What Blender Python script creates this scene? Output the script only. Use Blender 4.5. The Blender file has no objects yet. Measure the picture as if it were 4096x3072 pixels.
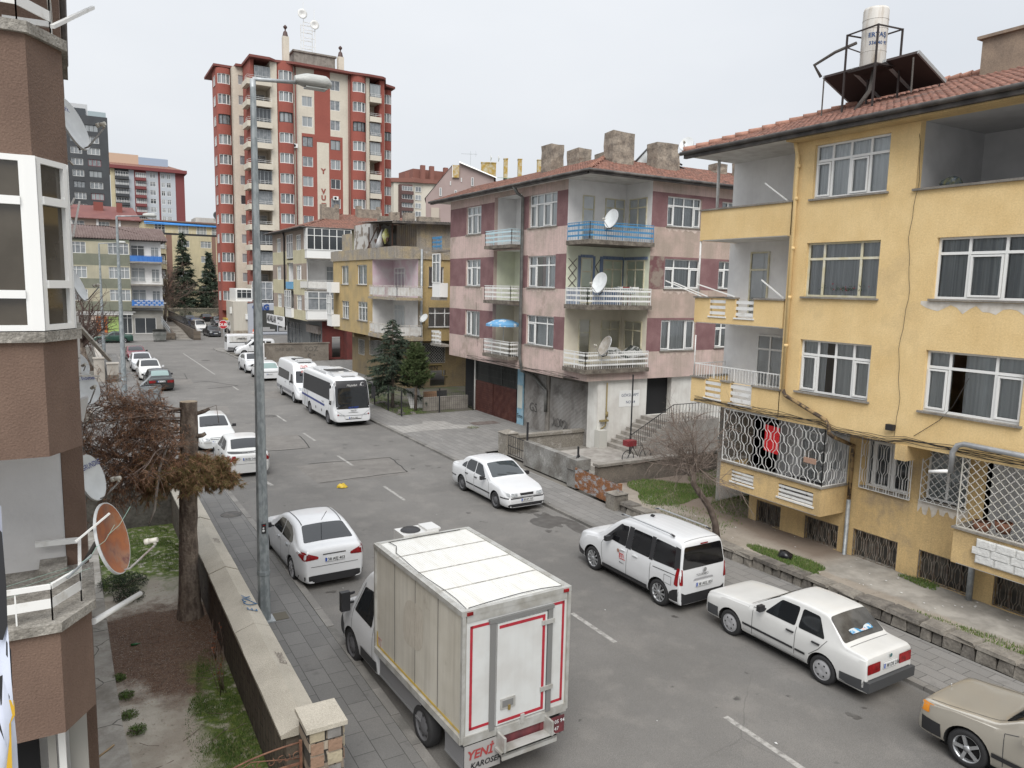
import bpy,bmesh,math,random
from mathutils import Vector,Matrix
from mathutils.bvhtree import BVHTree
R=math.radians
sc=bpy.context.scene
col=sc.collection
# ---------------------------------------------------------------- camera
def camera_axes(f,v1,roll):
 d=Vector((v1[0]-2048,v1[1]-1536,f)).normalized()
 n=d.cross(Vector((1,roll,0))).normalized()
 if n.y>0:n=-n
 return d.cross(n),d,n
FOC,CAMH=3000.0,7.8
AX,AY,AZ=camera_axes(FOC,(300,1106),0.022)
RM=Matrix((AX,AY,AZ))
cam=bpy.data.objects.new('camera',bpy.data.cameras.new('camera'))
col.objects.link(cam);sc.camera=cam
cam.data.sensor_width=36;cam.data.lens=FOC/4096*36
cam.data.clip_start=0.1;cam.data.clip_end=4000
r_,u_,b_=RM@Vector((1,0,0)),RM@Vector((0,-1,0)),RM@Vector((0,0,-1))
cam.matrix_world=Matrix(((r_.x,u_.x,b_.x,0),(r_.y,u_.y,b_.y,0),(r_.z,u_.z,b_.z,CAMH),(0,0,0,1)))
# ---------------------------------------------------------------- sky and light (overcast)
SUN_EL,SUN_AZ=R(50),R(212)
w=bpy.data.worlds.new("World");sc.world=w;w.use_nodes=True
nt=w.node_tree;nt.nodes.clear()
N=nt.nodes.new;LK=nt.links.new
out=N('ShaderNodeOutputWorld');bg=N('ShaderNodeBackground');sky=N('ShaderNodeTexSky')
sky.sky_type='NISHITA';sky.sun_disc=False;sky.sun_elevation=SUN_EL;sky.sun_rotation=SUN_AZ
tc=N('ShaderNodeTexCoord');mp=N('ShaderNodeMapping');mp.inputs['Scale'].default_value=(1,1,2.2)
nz=N('ShaderNodeTexNoise');nz.inputs['Scale'].default_value=1.6;nz.inputs['Detail'].default_value=5;nz.inputs['Roughness'].default_value=.5
rp=N('ShaderNodeValToRGB');rp.color_ramp.elements[0].position=.3;rp.color_ramp.elements[1].position=.72
rp.color_ramp.elements[0].color=(6.9,7.2,7.65,1);rp.color_ramp.elements[1].color=(8.1,8.3,8.6,1)
mx=N('ShaderNodeMix');mx.data_type='RGBA';mx.inputs['Factor'].default_value=.93
LK(tc.outputs['Generated'],mp.inputs[0]);LK(mp.outputs[0],nz.inputs['Vector']);LK(nz.outputs['Fac'],rp.inputs[0])
LK(sky.outputs[0],mx.inputs['A']);LK(rp.outputs[0],mx.inputs['B'])
sx_=N('ShaderNodeSeparateXYZ');LK(tc.outputs['Generated'],sx_.inputs[0]);gr=N('ShaderNodeValToRGB');LK(sx_.outputs['Z'],gr.inputs[0])
gr.color_ramp.elements[0].position=.05;gr.color_ramp.elements[0].color=(1,1,1,1);gr.color_ramp.elements[1].position=1;gr.color_ramp.elements[1].color=(2.1,2.1,2.1,1)
e_=gr.color_ramp.elements.new(.36);e_.color=(1.17,1.17,1.165,1)
m2_=N('ShaderNodeMix');m2_.data_type='RGBA';m2_.blend_type='MULTIPLY';m2_.inputs['Factor'].default_value=1;LK(mx.outputs['Result'],m2_.inputs['A']);LK(gr.outputs[0],m2_.inputs['B']);LK(m2_.outputs['Result'],bg.inputs['Color'])
bg.inputs['Strength'].default_value=0.0485;LK(bg.outputs[0],out.inputs['Surface'])
sl=bpy.data.lights.new('sun','SUN');sl.energy=1.6;sl.angle=R(42);sl.color=(1,.97,.93)
so=bpy.data.objects.new('sun',sl);col.objects.link(so)
sd=Vector((math.sin(SUN_AZ)*math.cos(SUN_EL),math.cos(SUN_AZ)*math.cos(SUN_EL),math.sin(SUN_EL)))
so.rotation_euler=sd.to_track_quat('Z','Y').to_euler();so.location=sd*60
sc.view_settings.view_transform='Standard';sc.view_settings.look='None'
sc.view_settings.exposure=1.05;sc.view_settings.gamma=1
sc.render.engine='CYCLES'
try:
 sc.cycles.max_bounces=6;sc.cycles.transparent_max_bounces=12;sc.cycles.diffuse_bounces=3
except Exception:pass
# ---------------------------------------------------------------- helpers
def ray(px,py):return RM@Vector((px-2048,py-1536,FOC))
def atz(px,py,z=0):
 r=ray(px,py);return Vector((0,0,CAMH))+r*((z-CAMH)/r.z)
def atx(px,py,x):
 r=ray(px,py);return Vector((0,0,CAMH))+r*(x/r.x)
def aty(px,py,y):
 r=ray(px,py);return Vector((0,0,CAMH))+r*(y/r.y)
def tag(o,label=None,cat=None,group=None,kind=None):
 if label:o['label']=label
 if cat:o['category']=cat
 if group:o['group']=group
 if kind:o['kind']=kind
 return o
def empty(name,loc=(0,0,0),rz=0,label=None,cat=None,group=None):
 o=bpy.data.objects.new(name,None);col.objects.link(o);o.empty_display_size=.2
 o.location=loc;o.rotation_euler=(0,0,rz)
 return tag(o,label,cat,group)
KIDS={}
def kids(o):return KIDS.get(o.name,[])
def wloc(o):
 v=Vector((0,0,0))
 while o:v+=Vector(o.location);o=o.parent
 return v
class MB:
 def __init__(s):s.v=[];s.f=[];s.m=[];s.sm=[]
 def face(s,pts,m=0,sm=False):
  n=len(s.v);s.v+=[tuple(p)for p in pts];s.f.append(tuple(range(n,n+len(pts))));s.m.append(m);s.sm.append(sm)
 def box(s,x0,x1,y0,y1,z0,z1,m=0):
  if x0>x1:x0,x1=x1,x0
  if y0>y1:y0,y1=y1,y0
  if z0>z1:z0,z1=z1,z0
  n=len(s.v)
  s.v+=[(x0,y0,z0),(x1,y0,z0),(x1,y1,z0),(x0,y1,z0),(x0,y0,z1),(x1,y0,z1),(x1,y1,z1),(x0,y1,z1)]
  for q in((0,3,2,1),(4,5,6,7),(0,1,5,4),(1,2,6,5),(2,3,7,6),(3,0,4,7)):
   s.f.append(tuple(n+i for i in q));s.m.append(m);s.sm.append(False)
  return s
 def obox(s,o,u,v,w_,m=0):
  o,u,v,w_=Vector(o),Vector(u),Vector(v),Vector(w_)
  n=len(s.v);s.v+=[tuple(o+a*u+b*v+c*w_)for c in(0,1)for a,b in((0,0),(1,0),(1,1),(0,1))]
  flip=u.cross(v).dot(w_)<0
  for q in((0,3,2,1),(4,5,6,7),(0,1,5,4),(1,2,6,5),(2,3,7,6),(3,0,4,7)):
   q=q[::-1]if flip else q
   s.f.append(tuple(n+i for i in q));s.m.append(m);s.sm.append(False)
  return s
 def bar(s,a,b,w_,h=None,m=0,up=(0,0,1)):
  a,b=Vector(a),Vector(b);h=h or w_
  d=b-a;U=Vector(up)
  if abs(d.normalized().dot(U))>.98:U=Vector((0,1,0))
  sx=d.cross(U).normalized()*w_;sy=sx.cross(d).normalized()*h
  return s.obox(a-sx/2-sy/2,sx,sy,d,m)
 def tube(s,pts,r,n=6,m=0,cap=True,sm=True):
  pts=[Vector(p)for p in pts];k=len(s.v);L=len(pts)
  rs=r if isinstance(r,(list,tuple))else[r]*L
  prev=None
  for i,p in enumerate(pts):
   d=(pts[min(i+1,L-1)]-pts[max(i-1,0)])
   if d.length<1e-9:d=Vector((0,0,1))
   d.normalize()
   if prev is None:
    a=d.cross(Vector((0,0,1))if abs(d.z)<.9 else Vector((1,0,0))).normalized()
   else:
    a=prev-d*prev.dot(d)
    a=a.normalized()if a.length>1e-6 else d.orthogonal().normalized()
   prev=a;b=d.cross(a)
   for j in range(n):
    t=2*math.pi*j/n;s.v.append(tuple(p+(a*math.cos(t)+b*math.sin(t))*rs[i]))
  for i in range(L-1):
   for j in range(n):
    s.f.append((k+i*n+j,k+i*n+(j+1)%n,k+(i+1)*n+(j+1)%n,k+(i+1)*n+j));s.m.append(m);s.sm.append(sm)
  if cap:
   s.f.append(tuple(k+j for j in range(n))[::-1]);s.m.append(m);s.sm.append(False)
   s.f.append(tuple(k+(L-1)*n+j for j in range(n)));s.m.append(m);s.sm.append(False)
  return s
 def lathe(s,c,prof,n=20,axis='z',m=0,sm=True):
  k=len(s.v);c=Vector(c)
  for(r,h)in prof:
   for j in range(n):
    t=2*math.pi*j/n;a,b=r*math.cos(t),r*math.sin(t)
    p={'z':(a,b,h),'x':(h,a,b),'y':(b,h,a)}[axis]
    s.v.append(tuple(c+Vector(p)))
  for i in range(len(prof)-1):
   for j in range(n):
    s.f.append((k+i*n+j,k+i*n+(j+1)%n,k+(i+1)*n+(j+1)%n,k+(i+1)*n+j));s.m.append(m);s.sm.append(sm)
  return s
 def prism(s,poly,z0,z1,m=0):
  n=len(poly);k=len(s.v)
  s.v+=[(p[0],p[1],z0)for p in poly]+[(p[0],p[1],z1)for p in poly]
  s.f.append(tuple(range(k,k+n))[::-1]);s.f.append(tuple(range(k+n,k+2*n)));s.m+=[m,m];s.sm+=[False]*2
  for i in range(n):
   j=(i+1)%n;s.f.append((k+i,k+j,k+n+j,k+n+i));s.m.append(m);s.sm.append(False)
  return s
 def grid(s,rows,m=0,sm=True,closed=False):
  k=len(s.v);nc=len(rows[0])
  for r in rows:s.v+=[tuple(p)for p in r]
  for i in range(len(rows)-1):
   for j in range(nc-1+(1 if closed else 0)):
    s.f.append((k+i*nc+j,k+i*nc+(j+1)%nc,k+(i+1)*nc+(j+1)%nc,k+(i+1)*nc+j));s.m.append(m);s.sm.append(sm)
  return s
 def mesh(s,name,mats,off=(0,0,0)):
  me=bpy.data.meshes.new(name);o=Vector(off)
  me.from_pydata([(a[0]-o.x,a[1]-o.y,a[2]-o.z)for a in s.v],[],s.f)
  for mm in mats:me.materials.append(mm)
  me.polygons.foreach_set('material_index',s.m);me.polygons.foreach_set('use_smooth',s.sm)
  me.update();return me
 def build(s,name,mats,parent=None,local=False,**kw):
  if not isinstance(mats,(list,tuple)):mats=[mats]
  off=Vector((0,0,0))
  if parent is None and s.v:
   xs=[p[0]for p in s.v];ys=[p[1]for p in s.v];zs=[p[2]for p in s.v]
   off=Vector(((min(xs)+max(xs))/2,(min(ys)+max(ys))/2,min(zs)))
  elif parent is not None and not local:off=wloc(parent)
  o=bpy.data.objects.new(name,s.mesh(name,mats,off));col.objects.link(o)
  if parent is not None:o.parent=parent;KIDS.setdefault(parent.name,[]).append(o)
  else:o.location=off
  return tag(o,**kw)
def copy_tree(o,parent=None):
 c=o.copy();col.objects.link(c)
 if parent is not None:c.parent=parent;KIDS.setdefault(parent.name,[]).append(c)
 for ch in list(kids(o)):copy_tree(ch,c)
 return c
def text_mb(mb,txt,o,u,v,size,m=0,depth=.004,shear=0,align='LEFT',bold=0):
 cu=bpy.data.curves.new('t','FONT');cu.body=txt;cu.size=1;cu.align_x=align;cu.shear=shear;cu.offset=bold
 cu.resolution_u=2
 ob=bpy.data.objects.new('t',cu);col.objects.link(ob)
 me=bpy.data.meshes.new_from_object(ob.evaluated_get(bpy.context.evaluated_depsgraph_get()))
 o,u,v=Vector(o),Vector(u).normalized(),Vector(v).normalized();n=u.cross(v)
 k=len(mb.v)
 mb.v+=[tuple(o+u*(p.co.x*size)+v*(p.co.y*size)+n*depth)for p in me.vertices]
 for p in me.polygons:mb.f.append(tuple(k+i for i in p.vertices));mb.m.append(m);mb.sm.append(False)
 bpy.data.objects.remove(ob);bpy.data.curves.remove(cu);bpy.data.meshes.remove(me)
 return mb
# ---------------------------------------------------------------- materials
MT={}
def mat(name,c1,rough=.8,c2=None,scale=1.5,lo=.4,hi=.65,detail=6,bump=0,bscale=30,streak=0,fine=0,metal=0,coat=0,spec=.5,stretch=(1,1,1),c3=None,s3=.3,lo3=.5,hi3=.7,world=True,tr=0):
 if name in MT:return MT[name]
 m=bpy.data.materials.new(name);m.use_nodes=True;t=m.node_tree;P=t.nodes['Principled BSDF'];n=t.nodes.new;l=t.links.new
 P.inputs['Roughness'].default_value=rough;P.inputs['Metallic'].default_value=metal
 P.inputs['Coat Weight'].default_value=coat;P.inputs['Coat Roughness'].default_value=.08;P.inputs['Specular IOR Level'].default_value=spec
 P.inputs['Base Color'].default_value=(*c1,1)
 if world:g=n('ShaderNodeNewGeometry');vec=g.outputs['Position']
 else:g=n('ShaderNodeTexCoord');vec=g.outputs['Object']
 cur=None
 def noise(sc_,det=6,st=None,r=.55):
  q=n('ShaderNodeTexNoise');q.inputs['Scale'].default_value=sc_;q.inputs['Detail'].default_value=det;q.inputs['Roughness'].default_value=r
  if st:
   mpp=n('ShaderNodeMapping');mpp.inputs['Scale'].default_value=st;l(vec,mpp.inputs[0]);l(mpp.outputs[0],q.inputs['Vector'])
  else:l(vec,q.inputs['Vector'])
  return q.outputs['Fac']
 def ramp(x,a,b):
  q=n('ShaderNodeMapRange');q.inputs['From Min'].default_value=a;q.inputs['From Max'].default_value=b;l(x,q.inputs['Value']);return q.outputs[0]
 def mixc(a,b,f,mode='MIX'):
  q=n('ShaderNodeMix');q.data_type='RGBA';q.blend_type=mode
  for k_,x in(('A',a),('B',b)):
   if isinstance(x,tuple):q.inputs[k_].default_value=(*x,1)
   else:l(x,q.inputs[k_])
  if isinstance(f,(int,float)):q.inputs['Factor'].default_value=f
  else:l(f,q.inputs['Factor'])
  return q.outputs['Result']
 cur=c1
 if c2 is not None:cur=mixc(cur,c2,ramp(noise(scale,detail,stretch if stretch!=(1,1,1)else None),lo,hi))
 if c3 is not None:cur=mixc(cur,c3,ramp(noise(s3,8,None,.65),lo3,hi3))
 if streak:
  f=ramp(noise(2.2,5,(4,4,.22)),.45,.8)
  mm=n('ShaderNodeMath');mm.operation='MULTIPLY';l(f,mm.inputs[0]);mm.inputs[1].default_value=streak
  cur=mixc(cur,(.12,.1,.085),mm.outputs[0])
 if fine:
  f=ramp(noise(bscale*1.3,3),.25,.75);cur=mixc(cur,mixc((1-fine,)*3,(1+fine*.5,)*3,f),1.0,'MULTIPLY')
 if not isinstance(cur,tuple):l(cur,P.inputs['Base Color'])
 if bump:
  bn=n('ShaderNodeBump');bn.inputs['Strength'].default_value=bump;bn.inputs['Distance'].default_value=.02
  l(noise(bscale,4),bn.inputs['Height']);l(bn.outputs[0],P.inputs['Normal'])
 if tr:
  P.inputs['Transmission Weight'].default_value=tr
 MT[name]=m;return m
def glassmat(name,tint=(.75,.8,.82),refl=1.0,dark=None):
 if name in MT:return MT[name]
 m=bpy.data.materials.new(name);m.use_nodes=True;t=m.node_tree;t.nodes.clear();n=t.nodes.new;l=t.links.new
 o=n('ShaderNodeOutputMaterial');tr=n('ShaderNodeBsdfTransparent');gl=n('ShaderNodeBsdfGlossy');mx_=n('ShaderNodeMixShader');fr=n('ShaderNodeFresnel')
 tr.inputs[0].default_value=(*tint,1);gl.inputs['Roughness'].default_value=.02;gl.inputs[0].default_value=(refl,)*3+(1,)
 fr.inputs[0].default_value=1.7
 l(fr.outputs[0],mx_.inputs[0]);l(tr.outputs[0],mx_.inputs[1]);l(gl.outputs[0],mx_.inputs[2]);l(mx_.outputs[0],o.inputs[0])
 MT[name]=m;return m
GLASS=glassmat('window_glass',(.93,.96,.97))
CARGLASS=mat('car_glass',(.012,.014,.016),.04,spec=.8,world=False)
CARGLASS_L=mat('car_glass_light',(.035,.042,.045),.05,spec=.8,world=False)
PVC=mat('white_pvc',(.72,.72,.7),.35)
CREAMF=mat('cream_frame',(.55,.5,.33),.6,c2=(.62,.6,.5),scale=4)
BROWNF=mat('dark_frame',(.03,.02,.018),.5)
CURT=mat('curtain_white',(.78,.79,.78),.9,c2=(.60,.61,.61),scale=1.5,stretch=(9,9,.1))
CURTG=mat('curtain_sheer',(.34,.36,.37),.9,c2=(.56,.58,.58),scale=1.3,stretch=(10,10,.1))
CURTD=mat('curtain_dark',(.07,.075,.08),.9,c2=(.16,.165,.16),scale=1.5,stretch=(7,7,.1))
DARK=mat('dark_interior',(.012,.012,.013),.9)
RUB=mat('rubber',(.018,.018,.019),.75,world=False)
BLKP=mat('black_plastic',(.02,.02,.022),.5,world=False)
STEEL=mat('galvanised_steel',(.26,.28,.29),.5,c2=(.38,.40,.41),scale=5,lo=.4,hi=.6,metal=.35,bump=.05)
CONC=mat('old_concrete',(.27,.25,.22),.9,c2=(.17,.155,.135),scale=1.6,bump=.4,bscale=22,fine=.25,streak=.5)
WHITEM=mat('white_painted_metal',(.68,.68,.66),.5,c2=(.5,.48,.44),scale=6,lo=.55,hi=.75)
# ---------------------------------------------------------------- building helpers
def W3(o,u,s,z,d=0):
 return Vector((o[0]+u[0]*s+u[1]*d,o[1]+u[1]*s-u[0]*d,z))
def wall(mb,o,u,s0,s1,z0,z1,holes=(),depth=.22,m=0,paint=None,mr=None,cuts=(),zcuts=()):
 S=sorted(set([s0,s1]+[h[i]for h in holes for i in(0,1)if s0<h[i]<s1]+[c for c in cuts if s0<c<s1]))
 Z=sorted(set([z0,z1]+[h[i]for h in holes for i in(2,3)if z0<h[i]<z1]+[c for c in zcuts if z0<c<z1]))
 for a,b in zip(S,S[1:]):
  for c,d in zip(Z,Z[1:]):
   ms,mz=(a+b)/2,(c+d)/2
   if any(h[0]<ms<h[1]and h[2]<mz<h[3]for h in holes):continue
   mb.face([W3(o,u,a,c),W3(o,u,b,c),W3(o,u,b,d),W3(o,u,a,d)],paint(ms,mz)if paint else m)
 mr=m if mr is None else mr
 for(a,b,c,d)in[h[:4]for h in holes]:
  for p,q in(((a,c),(b,c)),((b,c),(b,d)),((b,d),(a,d)),((a,d),(a,c))):
   mb.face([W3(o,u,*p),W3(o,u,*p,-depth),W3(o,u,*q,-depth),W3(o,u,*q)],mr)
def window(b,o,u,s0,s1,z0,z1,cols=(1,1,1),trans=.3,curt='w',fm=None,sill=True,depth=.13,fw=.055,simple=False,name='window',sash=(),sillm=None):
 fm=fm or PVC;f=MB();W=s1-s0
 B=lambda a,c,d,e,dd0=-.0,dd1=.06:f.obox(W3(o,u,a,d,-depth-.0+dd0-.03),Vector(W3((0,0),u,c-a,0)),Vector(W3((0,0),u,0,0,.06+dd1-.06)),(0,0,e-d))
 B(s0,s1,z0,z0+fw);B(s0,s1,z1-fw,z1);B(s0,s0+fw,z0+fw,z1-fw);B(s1-fw,s1,z0+fw,z1-fw)
 tot=sum(cols);x=s0;zt=z1-(z1-z0)*trans
 for i,c in enumerate(cols):
  x1=x+W*c/tot
  if i<len(cols)-1:B(x1-fw*.55,x1+fw*.55,z0+fw,z1-fw)
  if i in sash:
   a,c2,d,e=x+fw*.8,x1-fw*.8,z0+fw*1.1,(zt if trans else z1)-fw*.9;k=.045
   for q in((a,c2,d,d+k),(a,c2,e-k,e),(a,a+k,d+k,e-k),(c2-k,c2,d+k,e-k)):B(*q,.0,.085)
  x=x1
 if trans:B(s0+fw,s1-fw,zt-fw*.6,zt+fw*.6,.002,.062)
 fo=f.build(name,fm,b)
 p=MB();p.face([W3(o,u,s0+.02,z0+.02,-depth),W3(o,u,s1-.02,z0+.02,-depth),W3(o,u,s1-.02,z1-.02,-depth),W3(o,u,s0+.02,z1-.02,-depth)])
 p.build('pane',GLASS,fo)
 if curt:
  cm={'w':CURT,'g':CURTG,'d':CURTD,'k':DARK,'b':mat('roller_blind',(.42,.43,.42),.8)}[curt[0]]
  q=MB();rnd=random.Random(int(abs(s0*97+z0*31+o[0]*7)*10));depth-=.055
  spans=[(s0,s1)]
  if 'o' in curt:c0=s0+W*rnd.uniform(.25,.45);c1=c0+W*rnd.uniform(.12,.3);spans=[(s0,c0),(c1,s1)]
  if simple or curt[0]in 'bk':
   for a,c in spans:q.face([W3(o,u,a,z0,-depth-.08),W3(o,u,c,z0,-depth-.08),W3(o,u,c,z1,-depth-.08),W3(o,u,a,z1,-depth-.08)])
  else:
   for a,c in spans:
    n_=max(6,int((c-a)/.035));r0,r1=[],[]
    for i in range(n_+1):
     t=a+(c-a)*i/n_;w_=.02*math.sin(t*55+2*math.sin(t*9))+.01*math.sin(t*23)
     r0.append(W3(o,u,t,z0,-depth-.13+w_*1.4));r1.append(W3(o,u,t,z1,-depth-.13+w_*.6))
    q.grid([r0,r1])
  q.build('curtain',cm,fo);depth+=.055
 if sill:
  q=MB();q.obox(W3(o,u,s0-.07,z0-.05,-.1),W3((0,0),u,W+.14,0),W3((0,0),u,0,0,.17),(0,0,.05));q.build('sill',sillm or CONC,fo)
 return fo
def tile_roof(mb,E0,E1,T0,T1,m=0,tw=.21,row=.34,amp=.025,seed=1):
 """corrugated clay-tile slope between an eave line E0-E1 and an upper line T0-T1 (T may be shorter: hips)"""
 E0,E1,T0,T1=map(Vector,(E0,E1,T0,T1));e=(E1-E0).normalized();L=(E1-E0).length
 t0=(T0-E0).dot(e);t1=(T1-E0).dot(e);up=(T0-E0)-e*t0;H=up.length;up.normalize();nrm=e.cross(up)
 if nrm.z<0:nrm=-nrm
 rn=random.Random(seed);nr=max(1,int(H/row));row=H/nr
 for r in range(nr):
  a0=t0*r/nr;b0=L+(t1-L)*r/nr
  n_=max(2,int((b0-a0)/tw*4));lo,hi=[],[]
  for i in range(n_+1):
   x=a0+(b0-a0)*i/n_;ph=x/tw*2*math.pi;h=amp*math.cos(ph)+rn.uniform(-.004,.004)
   lo.append(E0+e*x+up*(r*row-.05)+nrm*(h+.035));
   hi.append(E0+e*x+up*((r+1)*row)+nrm*(h+.002))
  mb.grid([[p-nrm*.03 for p in lo],lo,hi],m,True)
# ================================================================ ground materials
def node_mat(name):
 m=bpy.data.materials.new(name);m.use_nodes=True;t=m.node_tree;MT[name]=m
 return m,t,t.nodes['Principled BSDF'],t.nodes.new,t.links.new
class NB:
 def __init__(s,name,rough=.9):
  s.m,s.t,s.P,s.n,s.l=node_mat(name);s.P.inputs['Roughness'].default_value=rough
  g=s.n('ShaderNodeNewGeometry');s.pos=g.outputs['Position']
 def mapv(s,scale=(1,1,1),rot=(0,0,0),loc=(0,0,0),src=None):
  q=s.n('ShaderNodeMapping');q.inputs['Scale'].default_value=scale;q.inputs['Rotation'].default_value=rot;q.inputs['Location'].default_value=loc
  s.l(src or s.pos,q.inputs[0]);return q.outputs[0]
 def noise(s,sc_,det=6,r=.55,vec=None,dist=0):
  q=s.n('ShaderNodeTexNoise');q.inputs['Scale'].default_value=sc_;q.inputs['Detail'].default_value=det;q.inputs['Roughness'].default_value=r;q.inputs['Distortion'].default_value=dist
  s.l(vec or s.pos,q.inputs['Vector']);return q.outputs['Fac']
 def noisec(s,sc_,vec=None):
  q=s.n('ShaderNodeTexNoise');q.inputs['Scale'].default_value=sc_;s.l(vec or s.pos,q.inputs['Vector']);return q.outputs['Color']
 def ramp(s,x,a,b,lo=0.,hi=1.):
  q=s.n('ShaderNodeMapRange');q.inputs['From Min'].default_value=a;q.inputs['From Max'].default_value=b
  q.inputs['To Min'].default_value=lo;q.inputs['To Max'].default_value=hi;s.l(x,q.inputs['Value']);return q.outputs[0]
 def math(s,op,a,b=None):
  q=s.n('ShaderNodeMath');q.operation=op
  for i,x in enumerate((a,b)):
   if x is None:continue
   if isinstance(x,(int,float)):q.inputs[i].default_value=x
   else:s.l(x,q.inputs[i])
  return q.outputs[0]
 def mix(s,a,b,f,mode='MIX'):
  q=s.n('ShaderNodeMix');q.data_type='RGBA';q.blend_type=mode
  for k,x in(('A',a),('B',b)):
   if isinstance(x,tuple):q.inputs[k].default_value=(*x,1)
   else:s.l(x,q.inputs[k])
  if isinstance(f,(int,float)):q.inputs['Factor'].default_value=f
  else:s.l(f,q.inputs['Factor'])
  return q.outputs['Result']
 def sep(s,v=None):
  q=s.n('ShaderNodeSeparateXYZ');s.l(v or s.pos,q.inputs[0]);return q.outputs
 def dist(s,p):
  q=s.n('ShaderNodeVectorMath');q.operation='DISTANCE';s.l(s.pos,q.inputs[0]);q.inputs[1].default_value=p;return q.outputs['Value']
 def voro(s,sc_,vec=None,feat='DISTANCE_TO_EDGE'):
  q=s.n('ShaderNodeTexVoronoi');q.feature=feat;q.inputs['Scale'].default_value=sc_;s.l(vec or s.pos,q.inputs['Vector']);return q.outputs['Distance' if feat!='F1c' else 'Color']
 def color(s,c):s.l(c,s.P.inputs['Base Color'])
 def bump(s,h,st=.3,d=.02):
  q=s.n('ShaderNodeBump');q.inputs['Strength'].default_value=st;q.inputs['Distance'].default_value=d;s.l(h,q.inputs['Height']);s.l(q.outputs[0],s.P.inputs['Normal'])
def asphalt():
 b=NB('asphalt',.85)
 big=b.noise(.22,8,.62);med=b.noise(1.1,6,.6);fn=b.noise(70,3,.6)
 c=b.mix((.112,.107,.10),(.155,.148,.138),b.ramp(big,.36,.64))
 c=b.mix(c,(.215,.2,.182),b.math('MULTIPLY',b.ramp(med,.5,.75),.45))
 st=b.noise(.5,8,.7,b.mapv((1.6,.22,1)))
 c=b.mix(c,(.115,.108,.10),b.math('MULTIPLY',b.ramp(st,.52,.75),.5))
 spots=b.noise(3.2,4,.5);c=b.mix(c,(.035,.033,.031),b.math('MULTIPLY',b.ramp(spots,.70,.76),.8))
 wv=b.mix(b.mix(b.pos,b.noisec(.5),.35),b.noisec(5),.03)
 crack=b.math('LESS_THAN',b.voro(.13,wv),.0009)
 mask=b.ramp(b.noise(.09,3),.5,.6)
 c=b.mix(c,(.028,.026,.024),b.math('MULTIPLY',b.math('MULTIPLY',crack,mask),.22))
 c=b.mix(c,(.09,.085,.078),b.math('MULTIPLY',b.ramp(b.noise(17,4,.6),.62,.72),.28))
 c=b.mix(c,b.mix((.5,.5,.5),(1.5,1.5,1.5),b.ramp(fn,.3,.7)),.62,'MULTIPLY')
 b.color(c);b.bump(fn,.35,.01);return b.m
def paving(name,bw,bh,c1,c2,rot=0.,mortar=(.055,.053,.05),fan=.5,msize=.008):
 b=NB(name,.85)
 q=b.n('ShaderNodeTexBrick');b.l(b.mapv((1,1,1),(0,0,rot)),q.inputs['Vector']);q.offset=fan
 q.inputs['Scale'].default_value=1;q.inputs['Brick Width'].default_value=bw;q.inputs['Row Height'].default_value=bh
 q.inputs['Mortar Size'].default_value=msize;q.inputs['Mortar Smooth'].default_value=.3;q.inputs['Bias'].default_value=0
 q.inputs['Color1'].default_value=(*c1,1);q.inputs['Color2'].default_value=(*c2,1);q.inputs['Mortar'].default_value=(*mortar,1)
 c=b.mix(q.outputs['Color'],(.19,.18,.165),b.math('MULTIPLY',b.ramp(b.noise(.45,8,.65),.5,.72),.55))
 c=b.mix(c,(.05,.048,.045),b.math('MULTIPLY',b.ramp(b.noise(2.3,5),.62,.72),.35))
 c=b.mix(c,b.mix((.8,)*3,(1.2,)*3,b.ramp(b.noise(60,2),.3,.7)),.6,'MULTIPLY')
 b.color(c);b.bump(q.outputs['Fac'],-.4,.01);return b.m
def soil_left():
 b=NB('garden_soil',.95);X,Y,Z=b.sep()
 n1=b.noise(.9,8,.65);n2=b.noise(9,6,.7);n3=b.noise(40,3)
 c=b.mix((.33,.29,.235),(.46,.42,.355),b.ramp(n1,.4,.6))
 c=b.mix(c,(.10,.085,.06),b.math('MULTIPLY',b.ramp(n2,.6,.68),.7))
 litter=b.ramp(b.math('ADD',b.dist((1.3,18.3,-.6)),b.math('MULTIPLY',b.math('SUBTRACT',n1,.5),5)),1.9,2.9,1,0)
 lit=b.mix((.085,.048,.032),(.17,.105,.07),b.ramp(n2,.35,.7))
 c=b.mix(c,lit,b.math('MULTIPLY',litter,b.ramp(n3,.28,.45)))
 gm=b.math('MAXIMUM',b.ramp(b.math('ADD',Y,b.math('MULTIPLY',b.math('SUBTRACT',n1,.5),7)),21.6,23.2),b.math('MULTIPLY',b.ramp(b.math('ADD',X,b.math('MULTIPLY',b.math('SUBTRACT',n1,.5),2.2)),1.35,1.75),b.ramp(Y,17.2,16.2)))
 g=b.mix((.05,.085,.015),(.13,.165,.03),b.ramp(n2,.35,.65))
 c=b.mix(c,g,b.math('MULTIPLY',gm,b.ramp(b.noise(5,5),.3,.5)))
 b.color(c);b.bump(n2,.7,.04);return b.m
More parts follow.
